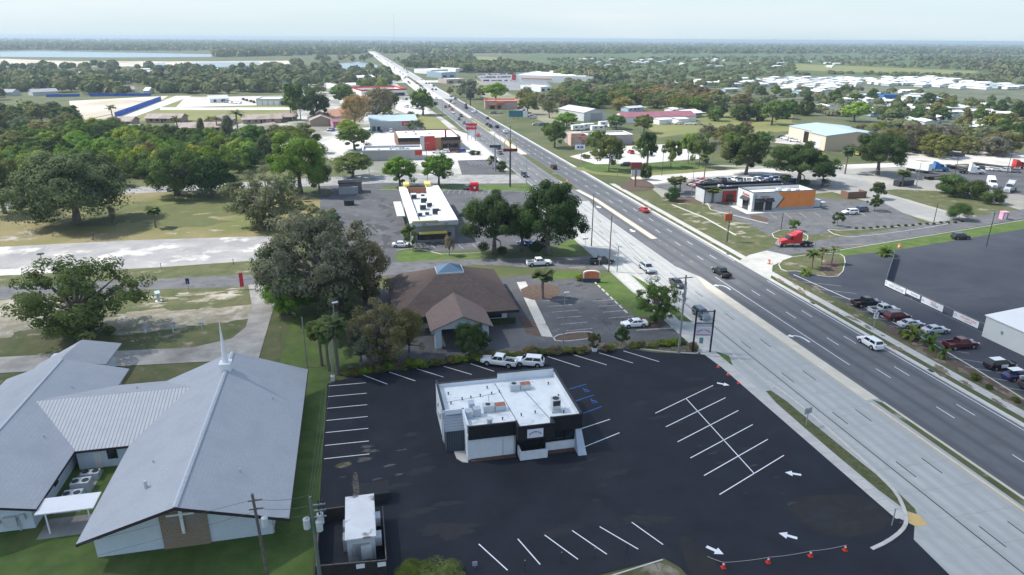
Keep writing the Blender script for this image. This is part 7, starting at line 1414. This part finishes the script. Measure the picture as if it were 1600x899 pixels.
t = pylon(992, 292, 'brown-red pylon sign with pale lower board at the mulch mound'); t.part('post', M().box(-.25, .25, -.25, .25, 0, 6), mat('brick_post', (.25, .12, .09))); t.part('board', M().box(-1.9, 1.9, -.25, .25, 6.4, 8.6), mat('maroon_board', (.25, .06, .05))); t.part('lower_board', M().box(-1.6, 1.6, -.2, .2, 3.9, 5.9), LGREY)
t = pylon(1136, 378, 'orange-red square sign on a post beside the tall pole', rz=0)
t.part('post', M().cyl((0, 0, 0), (0, 0, 5.8), .12, n=8), DARKM); t.part('board', M().box(-1.4, .6, -.2, .2, 5.6, 7.4), mat('rust_orange_board', (.42, .10, .045)))
t = pylon(906, 243, 'white and blue roadside board on the corner lawn'); t.part('post', M().box(-.8, -.6, -.1, .1, 0, 3).box(.6, .8, -.1, .1, 0, 3), GREYM); b = t.part('board', M().box(-2.2, 2.2, -.15, .15, 2.6, 4.6), WHITEP); link('lettering', M().box(-1.4, -.3, -.2, -.16, 3.1, 4.1).box(0, 1.4, -.2, -.16, 3.1, 4.1).mesh('lettering', mat('blue_letters', (.05, .12, .4))), b)
t = pylon(806, 187, 'teal billboard beside the highway'); t.part('post', M().box(-1.5, -1.3, -.1, .1, 0, 1.8).box(1.3, 1.5, -.1, .1, 0, 1.8), DARKM); t.part('board', M().box(-4.5, 4.5, -.2, .2, 1.6, 5.6), TEAL); t.part('side_board', M().box(4.55, 7.5, -.1, .3, 1.6, 5.0), WHITEP)
t = pylon(735, 166, 'dark box sign on a single post on the dry verge'); t.part('post', M().cyl((0, 0, 0), (0, 0, 6), .4, n=8), DARKM); t.part('board', M().box(-3, 3, -.5, .5, 6, 10), DARKM)
t = pylon(1112, 262, 'flagpole with a drooping striped flag beside the lawn', 'flag', 'flagpole'); t.part('pole', M().cyl((0, 0, 0), (0, 0, 9), .08, n=6), LIGHTM); t.part('flag', M().add([(0, 0, 8.9), (2.2, .3, 8.2), (2.1, .3, 6.9), (0, 0, 7.6)], [(0, 1, 2, 3), (3, 2, 1, 0)]), mat('flag_cloth', (.6, .6, .66), (.4, .2, .3), 3, coords='obj'))
# church-side bits
t = T('dish_lamp', 'round dark-topped lamp at the left of the sandy lot', 'lamp', (*g(70, 426), 0), 0, local=True); t.part('pole', M().cyl((0, 0, 0), (0, 0, 4.2), .08, n=8), GREYM); t.part('lamp_head', M().cyl((0, 0, 4.2), (0, 0, 4.35), .75, .7, 18), DARKM)
t = T('banner_flag', 'pink-red feather banner beside the church drive', 'banner', (*g(376, 453), 0), 15, local=True); t.part('pole', M().cyl((0, 0, 0), (0, 0, 3.7), .03, n=6), GREYM); t.part('cloth', M().box(.03, .75, -.02, .02, .6, 3.6), mat('pink_cloth', (.65, .06, .10)))
t = T('banner_flag', 'small dark blue sign on a post at the street behind the church', 'sign', (*g(295, 454), 0), 0, local=True); t.o.name = 'post_sign'; t.part('post', M().box(-.05, .05, -.05, .05, 0, 2), GREYM); t.part('board', M().box(-.35, .35, -.03, .03, 1.4, 2.6), mat('deep_blue', (.02, .05, .2)))
t = T('post_sign', 'small pale blue box on a white post in the grass', 'sign', (*g(248, 471), 0), 20, local=True); t.part('post', M().box(-.25, .25, -.2, .2, 0, 1.3).box(-.6, .6, -.5, .5, 0, .1), LIGHTM); t.part('board', M().slab([(-.45, -.3, 1.7), (.45, -.3, 1.7), (.45, .4, 2.1), (-.45, .4, 2.1)], .3), mat('sky_blue_box', (.55, .68, .74)))
for px, lb in ((228, 'left'), (271, 'middle'), (316, 'right')): t = T('yard_sign', lb + ' of the three small white signs in the grass behind the church', 'sign', (*g(px, 522 - (px - 228) * .07), 0), 0, local=True); t.part('post', M().box(-.04, .04, -.04, .04, 0, 1.1), WHITEP); t.part('board', M().box(-.4, .4, -.03, .03, 1.0, 1.45), mat('pale_blue_board', (.40, .48, .58)))
for px, py, lb in ((147, 377, 'left thin post at the edge of the sandy lot'), (252, 420, 'dark-headed post at the lower edge of the sandy lot'), (365, 414, 'thin stake at the lower right of the sandy lot'), (394, 412, 'rightmost thin stake at the corner of the sandy lot')): t = T('stake', lb, 'post', (*g(px, py), 0), 0, local=True); t.part('post', M().cyl((0, 0, 0), (0, 0, 2.2 if px < 200 else 1.3), .06, n=6), DARKM); t.part('cap', M().box(-.12, .12, -.12, .12, 2.2 if px < 200 else 1.3, 2.32 if px < 200 else 1.42), GREYM)
# highway signs near
t = T('road_sign', 'back of a grey square road sign on the verge strip', 'road sign', (*g(1259, 666), 0), 10, local=True); t.part('post', M().box(-.05, .05, -.05, .05, 0, 2.6), GREYM)
for x in (-.62, .06): t.part('board', M().box(x, x + .56, -.02, .02, 1.9, 2.8), GREYM)
t = T('bare_post', 'bare steel post at the yellow tactile ramp', 'post', (*g(1393, 822), 0), 0, local=True); t.part('post', M().cyl((0, 0, 0), (.12, .1, 2.2), .06, n=8), GREYM); t.part('cap', M().box(-.02, .28, .0, .2, 2.2, 2.28), LIGHTM)
t = T('speed_sign', 'white speed limit sign on the mulched verge by the highway', 'road sign', (*g(1364, 516), 0), -5, local=True); t.part('post', M().box(-.05, .05, -.05, .05, 0, 3.4), GREYM); b = t.part('board', M().box(-.45, .45, -.08, -.05, 2.3, 3.5), WHITEP); text('SPEED\nLIMIT', .2, TXDARK, b, (0, -.1, 3.25)); text('45', .5, TXDARK, b, (0, -.1, 2.7)); t.part('lamp', M().cyl((0, 0, 3.5), (0, 0, 3.8), .12, n=8), LIGHTM)
t = T('street_name_sign', 'green street name sign at the green corner', 'road sign', (*g(914, 392), 0), 0, local=True); t.part('post', M().cyl((0, 0, 0), (0, 0, 2.9), .04, n=6), GREYM); t.part('board', M().box(-.7, .7, -.02, .02, 2.9, 3.15), mat('sign_green', (.02, .25, .15)))
t = T('stop_sign', 'red stop sign back beside the waiting black pickup', 'road sign', (*g(936, 423), 0), -20, local=True); t.part('post', M().cyl((0, 0, 0), (0, 0, 3.2), .05, n=6), GREYM); t.part('board', M().cyl((0, -.02, 2.8), (0, .02, 2.8), .4, n=8), LIGHTM); t.part('red_board', M().box(-.15, .15, -.05, -.03, 2.9, 3.3), REDSIGN)
# cones with rope, red cone bases
def cone(p, label, group, h=.75):
    t = T('traffic_cone', label, 'traffic cone', (*p, top(*p) + .002), 0, group, local=True); t.part('base', M().box(-.22, .22, -.22, .22, 0, .05), CONEO); t.part('body', M().cyl((0, 0, .05), (0, 0, h), .17, .035, 12), CONEO); t.part('band', M().cyl((0, 0, h * .55), (0, 0, h * .78), .107, .073, 12), WHITEP); return p
cp = [g(1130, 888), g(1200, 880), g(1266, 870), g(1320, 861)]
for p, lb in zip(cp, ('leftmost', 'second', 'third', 'rightmost')): cone(p, lb + ' red and white cone of the four joined by a rope', 'roped cones', .72)
for a, b in zip(cp, cp[1:]): catenary('rope', (*a, .72), (*b, .72), .10, 'pale rope between red cones, ' + {0: 'left', 1: 'middle', 2: 'right'}[cp.index(a)] + ' span', 8, .016, ROPE)
catenary('rope', (*g(1105, 872), .2), (*cp[0], .7), .05, 'pale rope end left of the roped cones', 4, .016, ROPE)
for i, (px, py) in enumerate(((1122, 575), (1137, 587), (1154, 600))): cone(g(px, py), ('upper', 'middle', 'lower')[i] + ' of three small red cones at the pavement edge of the black car park', None, .5)
for px, py, lb in ((1201, 413, 'orange and white barrel on the pale apron of the side street'), (1405, 388, 'orange barrel beside the spiky palm shrub'), (887, 285, 'orange barrel at the highway kerb by the mulch mound')): t = T('traffic_barrel', lb, 'traffic barrel', (*g(px, py), .05), 0, local=True); t.part('body', M().cyl((0, 0, 0), (0, 0, 1.05), .36, .28, 14), BARRELO); t.part('band', M().cyl((0, 0, .3), (0, 0, .45), .352, .338, 14).cyl((0, 0, .65), (0, 0, .8), .325, .312, 14), WHITEP)
t = T('plant_pot', 'white plant pot in the hedge bed', 'plant pot', (*g(929, 549), 0), 0, local=True); t.part('pot', M().cyl((0, 0, 0), (0, 0, .75), .42, .52, 14), WHITEP); t.part('soil', M().cyl((0, 0, .76), (0, 0, .78), .46, n=14), DARKIN)
t = T('lamp_base', 'white concrete block at the car park corner', 'concrete block', (-6.1, 96.2, 0), 0, local=True); t.part('block', M().box(-.3, .3, -.3, .3, 0, .8), LIGHTM); t.part('post', M().cyl((0, 0, .8), (0, 0, 6.5), .06, n=6), GREYM); t.part('post', M().cyl((.2, 0, .8), (.2, 0, 6.2), .05, n=6), GREYM)
# posts at the bottom grass
for px, py in ((820, 893), (877, 880), (929, 874), (979, 866)): t = T('marker_post', 'dark steel fence post along the bottom grass edge', 'post', (*g(px, py), 0), 0, 'fence posts at the bottom grass', local=True); t.part('post', M().cyl((0, 0, 0), (0, 0, 1.3), .04, n=6), DARKM); t.part('cap', M().cyl((0, 0, 1.3), (0, 0, 1.36), .06, n=6), GREYM)
t = T('ground_sign', 'small purple-grey board at the bottom of the black car park', 'sign', (*g(742, 888), 0), 0, local=True); t.part('board', M().box(-.25, .25, -.03, .03, .3, .8), mat('purple_grey_board', (.35, .32, .45))); t.part('post', M().box(-.03, .03, -.02, .02, 0, .3), GREYM)
# banners and wire fence of the dark lot
t = T('wire_fence', 'grey wire mesh fence with rails between the two dark lots', 'fence', (106.7, 105, 0))
for i, y in enumerate(np.linspace(90, 115.2, 11)): t.part('post', M().cyl((106.7, y, 0), (106.7, y, 1.9), .04, n=6), GREYM)
t.part('rail', M().box(106.68, 106.72, 90, 115.2, 1.84, 1.88).box(106.68, 106.72, 90, 115.2, .1, .14), GREYM)
A_ = (106.7, 115.2); B_ = g(1396, 405); t.part('rail', M().bar(A_, B_, .04, (1.84, 1.9)).bar(A_, B_, .04, (.9, .94)).bar(A_, B_, .04, (.1, .14)), GREYM)
t.part('mesh_panel', M().bar(A_, B_, .02, (.15, 1.83)), mat('slatted_mesh', (.17, .22, .25), (.21, .26, .28), 3, coords='obj'))
for k in (.33, .66, 1.0): t.part('post', M().cyl((A_[0] + (B_[0] - A_[0]) * k, A_[1] + (B_[1] - A_[1]) * k, 0), (A_[0] + (B_[0] - A_[0]) * k, A_[1] + (B_[1] - A_[1]) * k, 1.95), .05, n=6), GREYM)
def banner(y1, y0, z0, z1, label, txts):
    t = T('banner', label, 'banner', (106.56, y1, 0), -90, local=True); L_ = y1 - y0; b = t.part('cloth', M().box(0, L_, -.015, .015, z0, z1), WHITEP)
    for tx, s_, m_, x, z in txts: text(tx, s_, m_, b, (x * L_, -.03, z), ext=.005)
    for x in (0, L_): t.part('tie', M().box(x - .04, x + .04, 0, .1, z1 - .1, z1), DARKM)
banner(115.1, 109.4, .55, 1.75, 'long white banner with grey house wording, at the left of the four', [('TINY HOUSE', .72, TXGREY, .56, 1.0), ('1', .95, TXGREY, .06, 1.15), ('for sale by owner', .32, TXGREY, .55, 1.55)])
banner(109.2, 105.6, .95, 1.75, 'narrow white banner with small grey wording, second of the four', [('financing', .5, TXGREY, .6, 1.35)])
banner(105.1, 99.8, .5, 1.75, 'white banner with red and black wording in the middle', [('SALE', .6, TXRED, .55, 1.4), ('HOUSE', .55, TXDARK, .62, .95), ('o', .9, TXGREY, .08, 1.15)])
banner(97.3, 91.8, .5, 1.75, 'white banner with red wording nearest the white metal building', [('HOUSES SALE', .58, TXRED, .6, 1.3), ('open daily', .4, TXRED, .6, .85), ('O', .7, TXGREY, .08, 1.15)])
# blue screen fences at the construction site
for a, b, h_, lb in (((180, 184), (252, 157), 3.2, 'bright blue screen fence along the construction road'), ((72, 152), (125, 151), 2.2, 'long blue screen fence at the back of the construction site'), ((140, 151), (236, 150), 2.2, 'blue screen fence in front of the far houses')):
    A_, B_ = g(*a), g(*b); t = T('screen_fence', lb, 'fence', (*A_, 0), 0); t.part('cloth', M().bar(A_, B_, .1, (0, h_)), BLUEF)
    for k in range(9): x, y = A_[0] + (B_[0] - A_[0]) * k / 8, A_[1] + (B_[1] - A_[1]) * k / 8; t.part('post', M().cyl((x, y, 0), (x, y, h_ + .2), .08, n=5), GREYM)
t = T('field_fence', 'low rail fence along the near side of the construction site', 'fence', (*g(140, 190), 0), 0); A_, B_ = g(140, 189), g(178, 181); t.part('rail', M().bar(A_, B_, .15, (1.0, 1.25)), DARKWD)
# mobile homes
def home_spec(i):
    key = ('home', i)
    if key in KINDS_: return KINDS_[key]
    w_, d_ = (16, 7) if i != 1 else (13, 8); wm = (WHITEP, LGREY, mat('pale_blue_siding', (.36, .47, .55)))[i]; q = M().box(0, w_, 0, d_, .4, 3.0); q.add([(0, 0, 3), (0, d_, 3), (0, d_ / 2, 3.9), (w_, 0, 3), (w_, d_, 3), (w_, d_ / 2, 3.9)], [(0, 2, 1), (3, 4, 5)])
    r = M().slab([(-.4, -.5, 3.0), (w_ + .4, -.5, 3.0), (w_ + .4, d_ / 2, 4.05), (-.4, d_ / 2, 4.05)], .12).slab([(w_ + .4, d_ + .5, 3.0), (-.4, d_ + .5, 3.0), (-.4, d_ / 2, 4.05), (w_ + .4, d_ / 2, 4.05)], .12)
    sp = [('wall', q.mesh('wall', wm), []), ('roof', r.mesh('roof', (WROOFB, WROOF, LGREY)[i]), [])]
    for x in (2, 6.5, 10): sp.append(('window', M().box(x, x + 1.5, -.05, 0, 1.5, 2.5).mesh('window', GLASS), []))
    sp.append(('door', M().box(8.6, 9.5, -.05, 0, .4, 2.5).mesh('door', GREYW), [])); sp.append(('carport', M().slab([(w_ + .4, 0, 2.8), (w_ + 4.4, 0, 2.7), (w_ + 4.4, d_, 2.7), (w_ + .4, d_, 2.8)], .1).box(w_ + 4.2, w_ + 4.35, .1, .25, 0, 2.6).box(w_ + 4.2, w_ + 4.35, d_ - .25, d_ - .1, 0, 2.6).mesh('carport', WHITEP), []))
    KINDS_[key] = sp; return sp
def homes(pix, n_, phrase, group, seed, rz=0, step=(24, 15), jit=3):
    Rr = random.Random(seed); P = G(*pix); k = 0; xs = [p[0] for p in P]; ys = [p[1] for p in P]; cells = []
    x = min(xs)
    while x < max(xs):
        y = min(ys)
        while y < max(ys):
            if inside(x, y, P): cells.append((x, y))
            y += step[1]
        x += step[0]
    Rr.shuffle(cells)
    for x, y in sorted(cells[:n_], key=lambda p: p[1]):
        i = Rr.choice((0, 0, 1, 2)); spawn(home_spec(i), 'mobile_home', ('white', 'grey-walled', 'pale blue')[i] + ' mobile home ' + phrase, 'mobile home', (x + Rr.uniform(-jit, jit), y + Rr.uniform(-jit, jit), 0), rz + Rr.choice((0, 0, 90, 3)), ('white', 'grey', 'pale blue')[i] + ' mobile homes ' + group)
homes([(1328, 126), (1450, 123), (1592, 138), (1592, 142), (1470, 139), (1360, 135), (1325, 134)], 80, 'in the dense white estate at the far right', 'in the dense white estate', 1, 0, (22, 13), 1.5)
homes([(1180, 125), (1320, 124), (1330, 140), (1300, 150), (1210, 148), (1170, 134)], 48, 'in the estate among trees right of centre', 'in the central estate', 2, 20)
homes([(1290, 150), (1400, 145), (1500, 160), (1600, 190), (1600, 232), (1520, 210), (1400, 195), (1300, 180)], 36, 'scattered among the right-hand trees', 'among the right-hand trees', 3, -15, (26, 20))
homes([(1060, 128), (1180, 126), (1190, 140), (1150, 146), (1080, 142)], 20, 'at the left end of the estate behind the olive oaks', 'behind the olive oaks', 4, 10)
homes([(900, 94), (1140, 92), (1160, 97), (1000, 103), (940, 106), (895, 98)], 22, 'in the far village on the scrub flats', 'in the far village', 5, 30, (34, 30))
homes([(820, 78.5), (980, 78.5), (980, 80.3), (820, 80.3)], 14, 'in the thin white row below the far treeline', 'below the far treeline', 6, 0, (60, 40))
homes([(940, 178), (1000, 172), (1090, 182), (1080, 190), (980, 186)], 5, 'behind the plum-roofed hall', 'behind the plum-roofed hall', 7, 25)
homes([(20, 112), (130, 112), (160, 130), (90, 136), (20, 130)], 4, 'among the trees at the far left', 'among the far left trees', 8, 10, (60, 40))
homes([(60, 106), (300, 106), (560, 110), (600, 124), (540, 134), (420, 140), (260, 142), (100, 142), (30, 130)], 26, 'among the western trees', 'among the western trees', 11, 5, (46, 40), 8)
homes([(1000, 104), (1240, 98), (1420, 104), (1300, 108), (1040, 108)], 10, 'dotted over the eastern flats', 'dotted over the eastern flats', 12, 5, (120, 60), 15)
homes([(640, 74), (1500, 70), (1560, 74), (700, 78)], 12, 'as a pale speck in the horizon woodland', 'in the horizon woodland', 13, 0, (260, 200), 60)
homes([(385, 70), (540, 68), (540, 73), (385, 77)], 12, 'as a white speck in the far town at the left', 'in the far town at the left', 9, 0, (160, 120), 30)
homes([(20, 72), (120, 72), (120, 76), (20, 78)], 5, 'as a white speck beyond the far lake', 'beyond the far lake', 10, 0, (120, 100), 20)
# white trailers by the barn
for i, (px, py, rz) in enumerate(((895, 205, 10), (910, 203, 12), (925, 206, 8), (938, 199, 15), (952, 200, 5))):
    t = T('caravan', ('leftmost', 'second', 'middle', 'fourth', 'rightmost')[i] + ' of the white caravans parked before the steel barn', 'caravan', (*g(px, py), 0), rz, 'caravans by the barn', local=True); t.part('body', M().box(0, 8, 0, 2.5, .6, 3.2), WHITEP); t.part('window', M().box(1.5, 3, -.03, 0, 1.7, 2.4), GLASS); t.part('window', M().box(5, 6.5, -.03, 0, 1.7, 2.4), GLASS)
    for s_ in (.3, 2.2): t.part('wheel', M().cyl((4, s_ - .1, .4), (4, s_ + .1, .4), .4, n=10), TIRE)
# distant mast
t = T('radio_mast', 'thin radio mast on the horizon above the highway', 'mast', (*g(617, 71), 0), 0, local=True); t.part('mast', M().cyl((0, 0, 0), (0, 0, 190), .8, .5, 4), LIGHTM); t.part('beacon', M().cyl((0, 0, 190), (0, 0, 193), .9, n=6), REDSIGN)

def cable_run(pts, z, label, grp):
    for i, (a, b) in enumerate(zip(pts, pts[1:])):
        for k, dz in enumerate((0, .8)): catenary('power_line', (*a, z - dz), (*b, z - dz), .5, label, 6, .02)['group'] = grp
cable_run([g(951, 425), g(924, 385), (57.4, 232), (57.2, 290), (57.2, 350)], 9.0, 'slack cable strung along the poles at the left kerb of the highway', 'cables at the left kerb')
cable_run([g(1060, 553), g(951, 425)], 10.5, 'slack cable from the concrete pole to the tall brown pole by the side street', 'cables by the pylon sign')
for i, (px, py) in enumerate(((1320, 470), (1500, 575), (1180, 395), (1000, 330))):
    x, y = g(px, py); t = T('drain_grate', ('iron drain grate in the gutter by the black pickup', 'iron drain grate in the gutter by the police SUV', 'iron drain grate at the side street apron', 'iron drain grate near the small red car')[i], 'drain', (86.0 if i else 86.0, y, top(86, y)), local=True); t.part('frame', M().box(-.4, .4, -.6, .6, 0, .012), GREYM); t.part('grate', M().box(-.32, .32, -.52, .52, .012, .018), JOINT)
print('objects', len(SC.objects), 'trees', sum(1 for o in SC.objects if o.get('category') == 'tree'))
